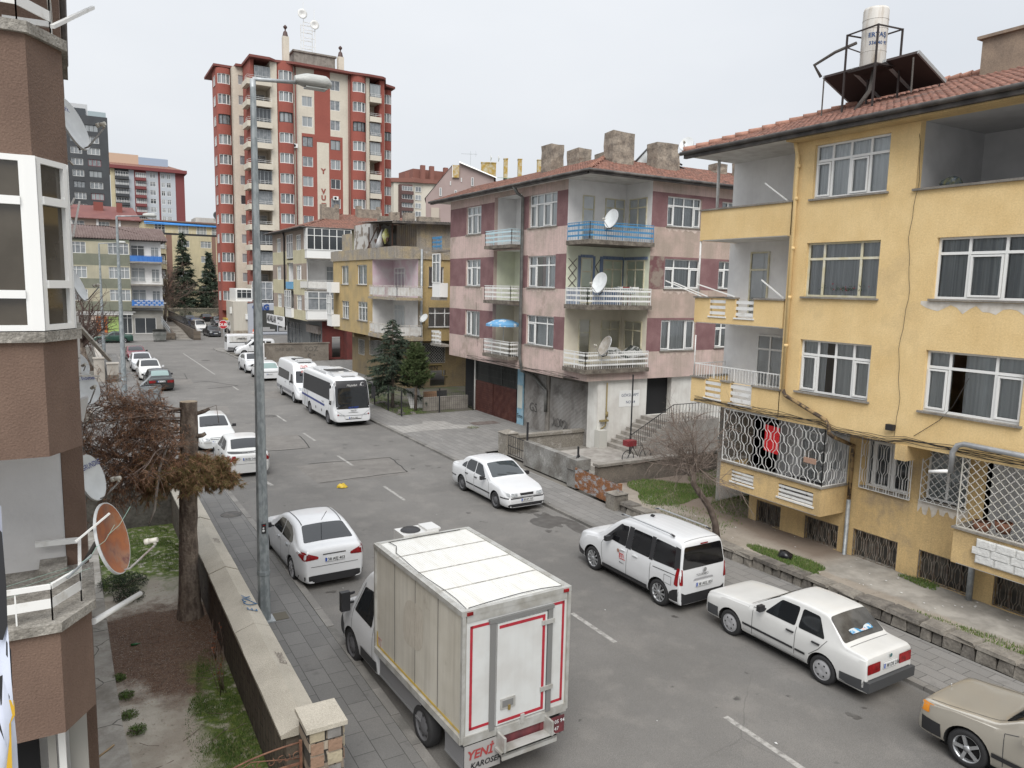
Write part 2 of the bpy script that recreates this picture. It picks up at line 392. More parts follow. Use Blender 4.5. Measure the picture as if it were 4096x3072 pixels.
def soil_right():
 b=NB('dry_soil',.95);X,Y,Z=b.sep()
 n1=b.noise(.7,8,.65);n2=b.noise(8,6,.7)
 c=b.mix((.22,.19,.155),(.31,.275,.23),b.ramp(n1,.38,.62));c=b.mix(c,(.13,.10,.07),b.math('MULTIPLY',b.ramp(n2,.55,.7),.6))
 dark=b.math('MULTIPLY',b.ramp(b.math('ADD',X,b.math('MULTIPLY',n1,1.6)),18.4,19.0),b.ramp(Y,13.0,13.6));c=b.mix(c,(.13,.095,.07),b.math('MULTIPLY',dark,.8))
 conc=b.math('MULTIPLY',b.ramp(b.math('ADD',X,b.math('MULTIPLY',n1,1.2)),17.9,18.05),b.ramp(Y,13.2,12.7))
 c=b.mix(c,b.mix((.22,.205,.18),(.33,.31,.275),b.ramp(b.noise(1.6,7),.4,.6)),conc)
 b.color(c);b.bump(n2,.5,.03);return b.m
def stonework(name,c1,c2,bw=.38,bh=.2,rot=(R(90),0,0)):
 b=NB(name,.9)
 mixv=b.mix(b.pos,b.noisec(1.8),.12)
 q=b.n('ShaderNodeTexBrick');b.l(b.mapv((1,1,1),rot,(0,0,0),mixv),q.inputs['Vector'])
 q.inputs['Scale'].default_value=1;q.inputs['Brick Width'].default_value=bw;q.inputs['Row Height'].default_value=bh;q.inputs['Mortar Size'].default_value=.014
 q.inputs['Color1'].default_value=(*c1,1);q.inputs['Color2'].default_value=(*c2,1);q.inputs['Mortar'].default_value=(.03,.027,.024,1)
 c=b.mix(q.outputs['Color'],(.10,.085,.07),b.math('MULTIPLY',b.ramp(b.noise(3,6),.45,.7),.6))
 b.color(c);b.bump(b.math('SUBTRACT',b.noise(9,5),b.math('MULTIPLY',q.outputs['Fac'],1.5)),.8,.03);return b.m
ASPH=asphalt()
PAVL=paving('pavement_slabs',.62,.40,(.125,.122,.117),(.155,.151,.144),rot=R(90))
PAVR=paving('pavement_slabs_right',.66,.33,(.16,.155,.147),(.20,.193,.183),rot=R(90))
PAVLIGHT=paving('pale_slabs',.66,.33,(.26,.25,.235),(.31,.30,.28),rot=R(90))
KERB=mat('kerb_stone',(.17,.162,.15),.85,c2=(.24,.228,.21),scale=1.4,bump=.3,fine=.2)
KERBD=mat('kerb_dark',(.12,.115,.106),.85,c2=(.2,.19,.175),scale=1.8,bump=.3,fine=.2)
SOILL,SOILR=soil_left(),soil_right()
def polyx(pts,y):
 if y<=pts[0][1]:return pts[0][0]
 for(a,b),(c,d)in zip(pts,pts[1:]):
  if y<=d:return a+(c-a)*(y-b)/(d-b)
 return pts[-1][0]
KL=[(4.78,-6),(4.74,22),(4.5,35),(3.98,56),(3.74,68),(3.4,87)]
KR=[(14.3,-6),(14.32,41),(14.0,56),(13.85,70),(13.65,84.5)]
ZR,ZP=-.04,.04
g=MB()
for x0,x1,y0,y1 in((3.1,500,-40,27.9),(-500,500,27.9,700)):
 g.face([(x0,y0,ZR-.03),(x1,y0,ZR-.03),(x1,y1,ZR-.03),(x0,y1,ZR-.03)])
g.build('ground',mat('rough_ground',(.13,.12,.105),.95,c2=(.19,.175,.15),scale=.4,fine=.2),kind='structure')
g=MB();ys=[-6,8,22,35,46,56,68,78,84.5,87]
for a,b in zip(ys,ys[1:]):g.face([(polyx(KL,a),a,ZR),(polyx(KR,a),a,ZR),(polyx(KR,b),b,ZR),(polyx(KL,b),b,ZR)])
g.face([(-70,87,ZR),(90,87,ZR),(90,104,ZR),(-70,104,ZR)])
g.face([(13.0,104,ZR),(27,104,ZR),(27,158,ZR),(13.0,158,ZR)])
g.build('road',ASPH,kind='structure')
mk=NB('worn_road_paint',.8);c_=mk.mix((.155,.148,.138),(.33,.32,.30),mk.ramp(mk.noise(9,5,.7),.36,.58));mk.color(c_)
g=MB();dashes=[(-1.6,.6),(4.1,6.9),(7.4,9.2),(12.5,14.2),(18.9,20.8),(24.9,27.1),(30.8,32.9),(36.5,38.7),(42.3,44.6),(48.5,50.5),(56,58.2),(66,86)]
CX=[(10.1,-2),(10.05,27),(9.72,66),(9.57,86)]
for a,b in dashes:
 g.face([(polyx(CX,a)-.06,a,ZR+.004),(polyx(CX,a)+.06,a,ZR+.004),(polyx(CX,b)+.06,b,ZR+.004),(polyx(CX,b)-.06,b,ZR+.004)])
for y in(29,30.3,31.8,33.6):g.face([(6.15,y,ZR+.004),(6.3,y,ZR+.004),(6.2,y+.7,ZR+.004),(6.05,y+.7,ZR+.004)])
g.build('lane_marking',mk.m,kind='structure')
def blob(mb,cx,cy,rx,ry,z,seed,n=40,rough=.35,m=0):
 rn=random.Random(seed);ph=[rn.uniform(0,6.28)for _ in range(8)];pts=[]
 for i in range(n):
  t=2*math.pi*i/n;k=1+rough*sum(math.sin(t*(j+2)+ph[j])/(j+1.5)for j in range(8))
  pts.append((cx+rx*k*math.cos(t),cy+ry*k*math.sin(t),z))
 mb.face(pts,m)
WET=mat('wet_asphalt',(.07,.065,.06),.5,c2=(.10,.095,.088),scale=4)
g=MB();rn=random.Random(4)
blob(g,13.55,20.55,.5,.95,ZR+.005,3,rough=.45);blob(g,13.3,21.9,.45,.3,ZR+.005,5);blob(g,13.95,19.4,.2,.9,ZR+.006,8)
for i in range(60):
 y=rn.uniform(5,45);x=rn.choice((rn.gauss(13.6,.5),rn.gauss(12.9,.5),rn.gauss(9.5,2.2),rn.gauss(5.6,.5)))
 if 5<x<14.1:blob(g,x,y,rn.uniform(.03,.13),rn.uniform(.03,.14),ZR+.007,i,14,.4)
for x,y,r in((8.2,7.6,.16),(8.5,7.2,.12),(8.0,7.1,.13),(7.7,7.9,.1),(8.8,7.8,.09),(7.6,7.2,.1),(9.0,7.0,.08),(8.3,8.2,.09)):blob(g,x,y,r*1.2,r*.8,ZR+.007,int(x*10),16,.3)
g.build('oil_stains',WET,kind='structure')
g=MB()
for x0,x1,y0,y1 in((5.9,9.3,35.2,38.6),(7.9,11.7,28.6,31.8),(6.1,7.6,46,49),(10.3,12.1,51,54.5),(5.3,7.3,60.5,64)):
 j=[rn.uniform(-.3,.3)for _ in range(4)]
 g.face([(x0,y0+j[0],ZR+.003),(x1,y0+j[1],ZR+.003),(x1+.3,y1+j[2],ZR+.003),(x0-.1,y1+j[3],ZR+.003)])
g.build('road_repair_patch',mat('patched_asphalt',(.15,.14,.128),.9,c2=(.19,.178,.163),scale=1.5,fine=.45,bscale=50),kind='structure')
g=MB()
for pts in([(5.9,35.2),(9.3,35.0),(9.6,38.5)],[(7.9,28.6),(11.7,28.8),(12,31.6),(7.8,31.9)],[(7.9,57.5),(10.2,58.3),(8.6,61.6),(7.4,61.4)],[(5.3,64),(7.3,63.8),(7.6,68)]):
 p=[(x+rn.uniform(-.05,.05),y,ZR+.008)for x,y in pts];q=[]
 for a,b in zip(p,p[1:]):
  for i in range(8):t=i/8;q.append((a[0]+(b[0]-a[0])*t+rn.uniform(-.04,.04),a[1]+(b[1]-a[1])*t+rn.uniform(-.04,.04),ZR+.008))
 for a,b in zip(q,q[1:]):g.bar(a,b,.045,.004)
g.build('asphalt_joint',mat('tar_joint',(.03,.028,.026),.8),kind='structure')
MANH=mat('cast_iron',(.06,.058,.055),.7,c2=(.11,.1,.09),scale=6,bump=.5,bscale=60)
for x,y,r,sx in((9.45,44.4,.42,1),(10.7,78,.42,1),(4.15,25.6,.34,1)):
 g=MB();z=(ZR if x>5 else ZP)+.004;g.lathe((x,y,z),[(0.001,.006),(r*.8,.006),(r*.82,.0),(r*.9,.0),(r*.92,.008),(r,.008),(r*1.02,-.01)],28)
 g.build('manhole_cover',MANH,label={9:'round iron manhole cover in the lane beside the parked bus',10:'round manhole cover far up the street near the junction',4:'round manhole cover in the left pavement beyond the lopped tree'}[int(x)],cat='manhole cover')
# ---------------------------------------------------------------- pavements and kerbs
def kerb(mb,K,side,ya,yb,seed,step=1.0):
 rn=random.Random(seed);y=ya
 while y<yb-.05:
  e=min(y+step,yb);x0,x1=polyx(K,y),polyx(K,e-.012);dz=rn.uniform(-.006,.012);w_=.17*side;m=1 if rn.random()<.35 else 0
  mb.obox((x0,y,-.12),(w_,0,0),(x1-x0,e-y-.014,0),(0,0,.12+ZP+dz+.006),m);y=e
g=MB();kerb(g,KL,-1,-6,86,1);g.build('kerb_left',[KERB,KERBD],kind='structure')
g=MB();kerb(g,KR,1,-6,56,2);kerb(g,KR,1,74,84.5,5);g.build('kerb_right',[KERBD,KERB],kind='structure')
g=MB();ys=[-6,8,22,27.9,35,46,56,64,68,76,86]
for a,b in zip(ys,ys[1:]):
 xl=lambda y:2.9 if y<27.9 else(-1.2 if y<63.9 else 1.9)
 x0=xl((a+b)/2)
 g.obox((x0,a,-.6),(polyx(KL,a)-.175-x0,0,0),(0,b-a,0),(0,0,.6+ZP))if False else g.face([(x0,a,ZP),(polyx(KL,a)-.175,a,ZP),(polyx(KL,b)-.175,b,ZP),(x0,b,ZP)])
g.build('pavement_left',PAVL,kind='structure')
g=MB()
for a,b in zip([-6,8,21],[8,21,30.5]):g.face([(polyx(KR,a)+.175,a,ZP),(16.3,a,ZP),(16.3,b,ZP),(polyx(KR,b)+.175,b,ZP)])
g.face([(14.49,30.5,ZP),(21.7,30.5,ZP),(21.7,41.3,ZP),(14.49,41.3,ZP)])
for a,b in((41.3,46),(46,56)):g.face([(polyx(KR,a)+.175,a,ZP),(16.3,a,ZP),(16.3,b,ZP),(polyx(KR,b)+.175,b,ZP)])
g.face([(14.0,56,ZP),(27,56,ZP),(27,73.8,ZP),(13.9,73.8,ZP)])
g.build('pavement_right',PAVR,kind='structure')
g=MB();g.face([(14.5,38.6,ZP+.004),(14.5,36.2,ZP+.004),(15.6,36.4,ZP+.004),(17.2,36.3,ZP+.004),(18.9,36.0,ZP+.004),(18.8,36.9,ZP+.004),(18.0,37.4,ZP+.004),(17.9,38.6,ZP+.004),(16.8,39,ZP+.004),(16.5,38.3,ZP+.004),(15.4,38.0,ZP+.004)])
g.build('pale_paving_patch',PAVLIGHT,kind='structure')
g=MB();g.box(19.0,20.6,36.7,37.5,ZP+.003,ZP+.02);g.build('drain_grate',mat('rusty_plate',(.10,.075,.065),.8,c2=(.15,.13,.12),scale=3),label='rectangular rusty metal cover plate set in the paving before the garages',cat='cover plate')
g=MB();g.face([(-70,104.05,ZP),(12.8,104.05,ZP),(12.8,117,ZP),(-70,117,ZP)]);g.face([(27.2,104.05,ZP),(90,104.05,ZP),(90,119,ZP),(27.2,119,ZP)])
g.build('far_pavement',paving('far_slabs',.6,.3,(.17,.165,.155),(.2,.195,.185)),kind='structure')
g=MB();g.box(-70,12.9,103.9,104.05,-.1,ZP+.01);g.box(27.1,90,103.9,104.05,-.1,ZP+.01);g.build('far_kerb',KERB,kind='structure')
g=MB();g.prism([(13.75,84.6),(15.2,84.9),(16.2,87.2),(14.2,91.2),(13.2,90.6),(13.2,87.4)],-.1,ZP+.02);g.build('corner_pavement',KERB,kind='structure')
# ---------------------------------------------------------------- gardens
def hgrid(x0,x1,y0,y1,z,nx,ny,amp,seed,fn=None):
 from mathutils import noise as mn
 rows=[]
 for j in range(ny+1):
  rows.append([(x0+(x1-x0)*i/nx,y0+(y1-y0)*j/ny,(fn(x0+(x1-x0)*i/nx,y0+(y1-y0)*j/ny)if fn else z)+amp*mn.noise(Vector((x0+(x1-x0)*i/nx*1.3,(y0+(y1-y0)*j/ny)*1.3,seed))))for i in range(nx+1)])
 return rows
g=MB();g.grid(hgrid(-12,3.05,-3,28,-.6,60,110,.06,3));g.build('garden_soil',SOILL,kind='structure')
g=MB();g.grid(hgrid(16.42,40,2,22.4,.3,60,60,.04,7,lambda x,y:.29));g.build('garden_ground',SOILR,kind='structure')
g=MB();g.face([(17.0,22.6,.03),(28,22.6,.03),(28,30.4,.03),(17.0,30.4,.03)]);g.build('yard_paving',paving('yard_slabs',.4,.2,(.17,.155,.135),(.21,.195,.17)),kind='structure')
g=MB();g.face([(16.2,41.3,.02),(30,41.3,.02),(30,56,.02),(16.2,56,.02)]);g.build('side_garden',mat('rubble_soil',(.10,.09,.075),.95,c2=(.07,.085,.03),scale=.8,bump=.8,bscale=5,fine=.3),kind='structure')
def concstrip():
 b=NB('weathered_concrete_path',.9);n1=b.noise(1.0,8,.65);n2=b.noise(14,5)
 c=b.mix((.25,.23,.20),(.42,.395,.35),b.ramp(n1,.38,.62));c=b.mix(c,(.17,.15,.12),b.math('MULTIPLY',b.ramp(b.noise(2.5,7,.7),.5,.68),.6))
 c=b.mix(c,(.04,.037,.032),b.math('MULTIPLY',b.math('LESS_THAN',b.voro(.9,b.mix(b.pos,b.noisec(2),.2)),.008),.7))
 b.color(c);b.bump(n2,.4,.02);return b.m
g=MB();rn=random.Random(3)
pts=[(.62,2),(.55,9),(.5,13),(.38,15),(.33,17),(.3,20),(.26,24),(.2,27.5)]
rows=[[(-3.0,y,-.51),(-1.2,y,-.51),(x+rn.uniform(-.03,.03),y,-.51),(x,y,-.62)]for x,y in pts]
g.grid(rows,0,False);g.build('concrete_path',concstrip(),kind='structure')
# ================================================================ buildings
YEL=mat('yellow_render',(.74,.55,.28),.9,c2=(.66,.47,.22),scale=1.1,lo=.35,hi=.7,bump=.4,bscale=22,fine=.12,c3=(.52,.38,.2),s3=.35,lo3=.6,hi3=.78,streak=.06)
YELD=mat('yellow_render_stained',(.64,.46,.22),.9,c2=(.48,.345,.17),scale=.9,lo=.38,hi=.66,bump=.45,bscale=22,fine=.2,c3=(.30,.24,.17),s3=.6,lo3=.56,hi3=.75,streak=.15)
WHT=mat('white_plaster',(.78,.775,.76),.9,c2=(.68,.67,.66),scale=1.2,bump=.15,bscale=18,streak=.05)
PINK=mat('pink_render',(.58,.44,.40),.92,c2=(.43,.35,.30),scale=.9,lo=.42,hi=.66,bump=.5,bscale=20,fine=.2,streak=.28,c3=(.32,.26,.21),s3=.5,lo3=.57,hi3=.7)
PINKG=mat('bare_render',(.36,.29,.24),.92,c2=(.46,.35,.30),scale=1.2,lo=.45,hi=.65,bump=.5,bscale=20,fine=.25,streak=.2)
MAR=mat('maroon_render',(.185,.095,.098),.9,c2=(.24,.135,.135),scale=1.4,bump=.4,bscale=22,fine=.25,streak=.15)
MARG=mat('maroon_faded',(.15,.068,.07),.9,c2=(.25,.20,.165),scale=2.2,lo=.42,hi=.56,bump=.4,bscale=22,fine=.25)
TILE=mat('roof_tile',(.26,.125,.09),.9,c2=(.165,.088,.068),scale=3.2,lo=.35,hi=.65,fine=.55,bscale=5,bump=.3,c3=(.10,.078,.068),s3=.9,lo3=.56,hi3=.75)
TILEB=mat('roof_tile_brown',(.17,.085,.06),.9,c2=(.28,.14,.095),scale=3.2,lo=.4,hi=.7,fine=.5,bscale=5,bump=.3,c3=(.05,.045,.04),s3=.7,lo3=.5,hi3=.7)
GUT=mat('dark_gutter',(.035,.03,.028),.6,c2=(.10,.09,.08),scale=2)
CHIM=mat('chimney_render',(.30,.255,.205),.95,c2=(.17,.145,.12),scale=2.5,bump=1.0,bscale=9,fine=.4)
BRN=mat('brown_textured_render',(.165,.108,.08),.92,c2=(.14,.09,.067),scale=2.5,bump=.6,bscale=45,fine=.2,stretch=(1,1,.5))
BRND=BRN
CEIL=mat('pale_ceiling',(.70,.69,.66),.9,c2=(.55,.53,.50),scale=2)
def grille(mb,o,u,s0,s1,z0,z1,d=0,step=.11,r=.008,style='loops',m=0):
 P=lambda s,z:W3(o,u,s,z,d)
 for a,b in(((s0,z0),(s1,z0)),((s0,z1),(s1,z1)),((s0,z0),(s0,z1)),((s1,z0),(s1,z1))):mb.bar(P(*a),P(*b),r*2.4,m=m)
 n=max(2,round((s1-s0)/step));st=(s1-s0)/n
 if style=='bars':
  for i in range(1,n):mb.bar(P(s0+i*st,z0),P(s0+i*st,z1),r*1.6,m=m)
  mb.bar(P(s0,(z0+z1)/2),P(s1,(z0+z1)/2),r*1.8,m=m)
 elif style=='loops':
  A=st*.62;per=(z1-z0)/max(1,round((z1-z0)/.62))
  for i in range(n):
   c=s0+(i+.5)*st;ph=math.pi*(i%2);k=int((z1-z0)/.045);pts=[]
   for sgn in(1,-1):
    pts=[]
    for j in range(k+1):
     z=z0+(z1-z0)*j/k;q=math.cos(2*math.pi*(z-z0)/per+ph);q=max(-1,min(1,q*2.4))
     pts.append(P(c+sgn*st*.27*(1+q*.75),z))
    mb.tube(pts,r,4,m,False)
 elif style=='diamond':
  h=z1-z0;k=.19
  x=s0-h
  while x<s1:
   for sgn in(0,1):
    a,b=max(s0,x),min(s1,x+h)
    if b-a>.02:
     za,zb=(z0+(a-x),z0+(b-x))if sgn==0 else(z1-(a-x),z1-(b-x))
     mb.bar(P(a,za),P(b,zb),r*1.6,m=m)
   x+=k*2**.5*.8
def rail(mb,pts,h,z,flats=(.95,.62,.3),post=.9,fh=.09,bars=0,m=0,mb2=None):
 """balcony railing along a polyline of (x, y): top rail, flat bands, posts and thin uprights"""
 for(x0,y0),(x1,y1)in zip(pts,pts[1:]):
  L=math.hypot(x1-x0,y1-y0);n=max(1,round(L/post));k=(x1-x0)/L,(y1-y0)/L
  mb.bar((x0,y0,z+h),(x1,y1,z+h),.03,m=m)
  for f in flats:mb.bar((x0,y0,z+h*f-.02),(x1,y1,z+h*f-.02),.012,fh,m=m)
  for i in range(n+1):
   t=i/n;p=(x0+(x1-x0)*t,y0+(y1-y0)*t);mb.bar((*p,z),(*p,z+h),.025,m=m)
  if bars:
   n2=int(L/bars)
   for i in range(1,n2):
    t=i/n2;p=(x0+(x1-x0)*t+k[1]*.012,y0+(y1-y0)*t-k[0]*.012);mb.bar((*p,z),(*p,z+h),.011,m=m)
# ---------------------------------------------------------------- yellow apartment block on the right
yb=empty('yellow_apartment_block',(18,9,.2),label='yellow rendered apartment block with white grilled balconies and red tiled roof on the right',cat='building')
o,u=(18.0,15.15),(0,-1);S=lambda y:15.15-y
H1=[(S(14.48),S(12.22),10.40,11.86),(S(14.53),S(12.26),7.69,9.19),(S(14.52),S(12.27),4.98,6.47),(S(10.78),S(7.6),7.72,9.18),(S(10.8),S(8.54),4.97,6.47),(S(11.45),S(6.2),10.36,12.02)]
b=MB();wall(b,o,u,0,17,4.07,12.1,H1,depth=.2,m=0)
wall(b,(18.0,15.15),(-1,0),-9,0,4.07,12.1)
wall(b,(19.6,19.0),(0,-1),0,3.85,4.07,12.1,[(1.9,3.2,10.44,12.0)][:0],m=1)
b.face([(18.02,15.14,4.07),(19.6,15.14,4.07),(19.6,15.14,12.1),(18.02,15.14,12.1)],1)
b.face([(19.6,19.0,.1),(27,19.0,.1),(27,19.0,12.1),(19.6,19.0,12.1)],1)
b.face([(18.0,-1.85,.1),(27,-1.85,.1),(27,-1.85,12.1),(18,-1.85,12.1)],0)
b.face([(27,-1.85,.1),(27,19,.1),(27,19,12.1),(27,-1.85,12.1)],0)
b.box(18.0,19.1,-1.8,15.15,4.02,4.069)
b.build('upper_wall',[YEL,WHT],yb)
b=MB();HB=[(.32,1.31,.28,1.02),(2.22,3.4,.28,1.02),(3.88,5.25,.28,1.1),(5.84,7.24,.3,1.1),(7.76,9.6,.3,1.1),(4.08,5.41,2.42,3.76),(5.84,6.9,2.5,3.82)]
o2=(19.1,17.0)
hb2=HB+[(.0,3.55,1.75,4.0),(7.35,12,1.75,4.0)]
wall(b,o2,u,0,17,.05,4.02,hb2,depth=.25,m=0)
b.face([(19.1,17.0,.05),(19.1,17.0,4.02),(27,17.0,4.02),(27,17.0,.05)],0)
for y0,y1 in((13.45,17.0),(5.0,9.65)):
 b.face([(20.3,y1,1.6),(20.3,y0,1.6),(20.3,y0,4.0),(20.3,y1,4.0)],1);b.face([(19.1,y0,1.6),(19.1,y0,4.0),(20.3,y0,4.0),(20.3,y0,1.6)],1)
 b.face([(19.1,y1,1.6),(20.3,y1,1.6),(20.3,y1,4.0),(19.1,y1,4.0)],1)
 b.face([(19.1,y0,1.75),(19.1,y1,1.75),(20.3,y1,1.75),(20.3,y0,1.75)],1);b.face([(19.1,y0,4.0),(20.3,y0,4.0),(20.3,y1,4.0),(19.1,y1,4.0)],1)
b.build('lower_wall',[YELD,WHT],yb)
b=MB();b.box(17.96,19.1,11.05,11.35,3.62,4.02);b.build('beam',YELD,yb)
window(yb,o,u,*H1[0],cols=(1,1.05,1.12,1.1),trans=.3,curt='w',sash=(0,2))
window(yb,o,u,*H1[1],cols=(.55,1.2,.62),trans=.3,curt='g',fm=CREAMF)
window(yb,o,u,*H1[2],cols=(1,1,1,1),trans=.28,curt='wo',sash=(0,3))
window(yb,o,u,*H1[3],cols=(1,1.1,1.2,1),trans=.26,curt='g',sash=(1,3))
window(yb,o,u,*H1[4],cols=(.8,1.5,.9),trans=.27,curt='wo',sash=(0,2))
window(yb,o2,u,4.08,5.41,2.42,3.76,cols=(.35,1,1),trans=0,curt='d',sash=(1,2))
window(yb,o2,u,5.84,6.9,2.5,3.82,cols=(1,1),trans=0,curt='b')
for(a,c,d,e)in HB[:5]:
 f=MB();q=[W3(o2,u,a,d,-.2),W3(o2,u,c,d,-.2),W3(o2,u,c,e,-.2),W3(o2,u,a,e,-.2)];f.face(q,0)
 n=int((c-a)/.3)
 for i in range(n):x=a+(c-a)*i/n;f.bar(W3(o2,u,x,d,-.17),W3(o2,u,x,e,-.17),.04,m=1)
 fo=f.build('basement_window',[mat('dusty_glass',(.045,.043,.038),.5,c2=(.12,.11,.095),scale=2),mat('rusty_frame',(.12,.09,.07),.8,c2=(.2,.18,.16),scale=5)],yb)
 f=MB();grille(f,o2,u,a+.02,c-.02,d+.02,e-.02,-.03,.13,.009);f.build('grille',mat('rusty_grille',(.22,.2,.17),.7,c2=(.12,.08,.05),scale=9),fo)
for a,c,d,e,st in((4.0,5.5,2.36,3.82,'loops'),(5.78,6.96,2.44,3.88,'diamond')):
 f=MB();grille(f,o2,u,a,c,d,e,.08,.15,.008,st);f.build('window_grille',WHITEM,yb)
b=MB();b.box(18.2,20.8,6.2,11.45,10.2,10.3);b.face([(20.8,11.45,10.3),(20.8,6.2,10.3),(20.8,6.2,12.02),(20.8,11.45,12.02)]);b.face([(18.2,11.45,10.3),(20.8,11.45,10.3),(20.8,11.45,12.02),(18.2,11.45,12.02)]);b.face([(18.2,11.45,12.02),(20.8,11.45,12.02),(20.8,6.2,12.02),(18.2,6.2,12.02)])
b.face([(18.2,6.2,10.3),(18.2,6.2,12.02),(20.8,6.2,12.02),(20.8,6.2,10.3)])
b.build('loggia_room',mat('shaded_plaster',(.46,.455,.45),.9,c2=(.40,.395,.39),scale=1.5),yb)  # white loggia walls toned down: the recess's shade is put into the colour
b=MB();b.box(17.93,18.26,6.2,11.5,10.335,10.39);b.build('parapet_coping',CONC,yb)
b=MB();b.box(19.2,19.3,7.4,8.6,11.93,11.99);b.build('strip_lamp',PVC,yb)
def parapet(zb,zt,y0,y1,cuts,name='balcony',xo=18.0,xb=19.6,th=.12,rail_h=0,side=True,mt=YEL,copm=CONC,slab=.1):
 B=MB();oo=(xo,y1);hs=[(y1-c1,y1-c0,d0,d1)for(c0,c1,d0,d1)in cuts]
 wall(B,oo,(0,-1),0,y1-y0,zb,zt,hs,depth=th,m=0)
 zc=zt
 B.face([(xo+th,y0+.13,zb),(xo+th,y1-.13,zb),(xo+th,y1-.13,zt),(xo+th,y0+.13,zt)],1)if not cuts else None
 if cuts:
  wall(B,(xo+th,y0),(0,1),0,y1-y0,zb,zt,[(c0-y0,c1-y0,d0,d1)for(c0,c1,d0,d1)in cuts],depth=.001,m=1)
 B.box(xo+.01,xb,y0+.01,y1-.01,zb-.02,zb+slab-.03,2)
 B.obox((xo+.004,y1-th,zb-.021),(xb-xo,0,0),(0,th,0),(0,0,zt-zb+.018))
 if side:B.obox((xo+.004,y0,zb-.021),(xb-xo,0,0),(0,th,0),(0,0,zt-zb+.018))
 ob=B.build(name,[mt,WHT,CEIL],yb)
 C_=MB();ys=[y0-.04]+sum([[c0,c1]for c0,c1,d0,d1 in sorted(cuts)if d1>=zt-.02],[])+[y1+.04]
 for a,c in zip(ys[::2],ys[1::2]):C_.box(xo-.05,xo+th+.05,a,c,zt,zt+.05)
 C_.box(xo+th+.05,xb,y1-th-.03,y1+.04,zt,zt+.05)
 if side:C_.box(xo+th+.05,xb,y0-.04,y0+th+.03,zt,zt+.05)
 C_.build('coping',copm,ob)
 for c0,c1,d0,d1 in cuts:
  q=MB();
  for i in range(3):zz=d0+(d1-d0)*(i+.55)/3.1;q.bar((xo+.03,c0,zz),(xo+.03,c1,zz),.02,(d1-d0)*.17)
  q.box(xo-.03,xo+.1,c0-.05,c1+.05,d0-.05,d0-.001)
  q.build('slatted_railing',WHITEM,ob)
 return ob
parapet(9.44,10.38,15.12,18.8,[])
parapet(6.75,7.55,15.2,18.88,[(16.33,17.06,6.97,7.55),(17.49,18.19,6.98,7.55)])
b3=parapet(4.07,4.88,15.12,18.85,[(16.2,17.08,4.25,4.88),(17.49,18.2,4.28,4.88)])
q=MB();rail(q,[(19.5,18.8),(18.06,18.8),(18.06,15.2)],.42,4.93,flats=(),post=.9,bars=.12);q.build('top_railing',WHITEM,b3)
g1=parapet(1.5,2.3,13.45,17.3,[(13.7,14.94,1.72,2.12),(15.9,16.82,1.75,2.12)],xb=19.1,side=True,name='grilled_balcony',mt=YELD,slab=.26)
g2=parapet(1.46,2.28,5.0,9.72,[],xb=19.1,side=True,name='grilled_balcony',mt=YELD,slab=.26)
q=MB();grille(q,(18.03,17.28),u,0,3.8,2.36,4.02,0,.25,.009);grille(q,(18.03,13.48),(1,0),0,1.05,2.36,4.02,0,.2,.009)
q.build('loop_grille',WHITEM,g1)
q=MB();grille(q,(18.03,9.68),u,0,4.6,2.34,4.05,0,.17,.009,'diamond');q.build('lattice_grille',mat('cream_metal',(.5,.48,.42),.5,c2=(.6,.58,.54),scale=6),g2)
q=MB();q.box(17.955,17.99,7.0,9.15,1.62,2.2);
for j in range(3):
 for i in range(5):q.box(17.925,17.957,7.02+i*.43+(j%2)*.1,7.40+i*.43+(j%2)*.1,1.65+j*.185,1.81+j*.185)
q.build('white_brick_panel',mat('white_brick',(.62,.62,.6),.7,bump=1,bscale=12),g2)
for(x,ya,yb_,z0,z1,cols,cm)in((20.3,16.0,15.1,1.8,3.8,(1,),'d'),(20.3,14.9,13.9,2.3,3.7,(1,1),'w'),(20.3,8.5,7.0,1.9,3.8,(1,1),'w')):
 window(yb,(x-.16,17),u,17-ya,17-yb_,z0,z1,cols=cols,trans=.22,curt=cm,sill=False,name='balcony_door' if z1-z0>1.6 else 'window')
window(yb,(19.6-.14,19.0),u,.98,1.78,7.0,9.1,cols=(1,),trans=.28,curt='w',fm=CREAMF,sill=False,name='balcony_door')
window(yb,(19.6-.14,19.0),u,1.5,2.6,4.7,6.4,cols=(1,1),trans=.28,curt='w',sill=False)
q=MB();q.box(19.5,19.58,15.55,16.35,9.5,11.5);q.build('wooden_door',mat('red_brown_door',(.12,.03,.018),.6),yb)
fl=MB();fl.face([(18.2,15.75,2.95),(18.2,15.2,2.9),(18.22,15.2,3.72),(18.2,15.75,3.76)]);fo=fl.build('flag',mat('red_flag',(.55,.015,.02),.8),None,label='red flag with white crescent and star hung behind the white balcony grille',cat='flag')
q=MB();
def crescent(mb,c,r,U,V,m=0,n=20,off=.012,a0=.9):
 U,V=Vector(U),Vector(V);N_=U.cross(V);c=Vector(c)+N_*off;A,B_=[],[]
 for i in range(n+1):
  t=a0+(2*math.pi-2*a0)*i/n;A.append(c+U*(r*math.cos(t))+V*(r*math.sin(t)))
  ax=r*.8*math.cos(t)+r*.22;B_.append(c+U*ax+V*(r*.8*math.sin(t)))
 mb.grid([A,B_],m,False)
def star(mb,c,r,U,V,m=0,off=.012):
 U,V=Vector(U),Vector(V);c=Vector(c)+U.cross(V)*off
 P_=[c+U*(math.cos(math.pi*i/5)*(r if i%2==0 else r*.4))+V*(math.sin(math.pi*i/5)*(r if i%2==0 else r*.4))for i in range(10)]
 for i in range(10):mb.face([c,P_[i],P_[(i+1)%10]],m)
crescent(q,(18.21,15.48,3.45),.16,(0,-.2,.98),(0,-.98,-.2));star(q,(18.21,15.48,3.14),.07,(0,0,1),(0,-1,0));q.build('emblem',PVC,fo)
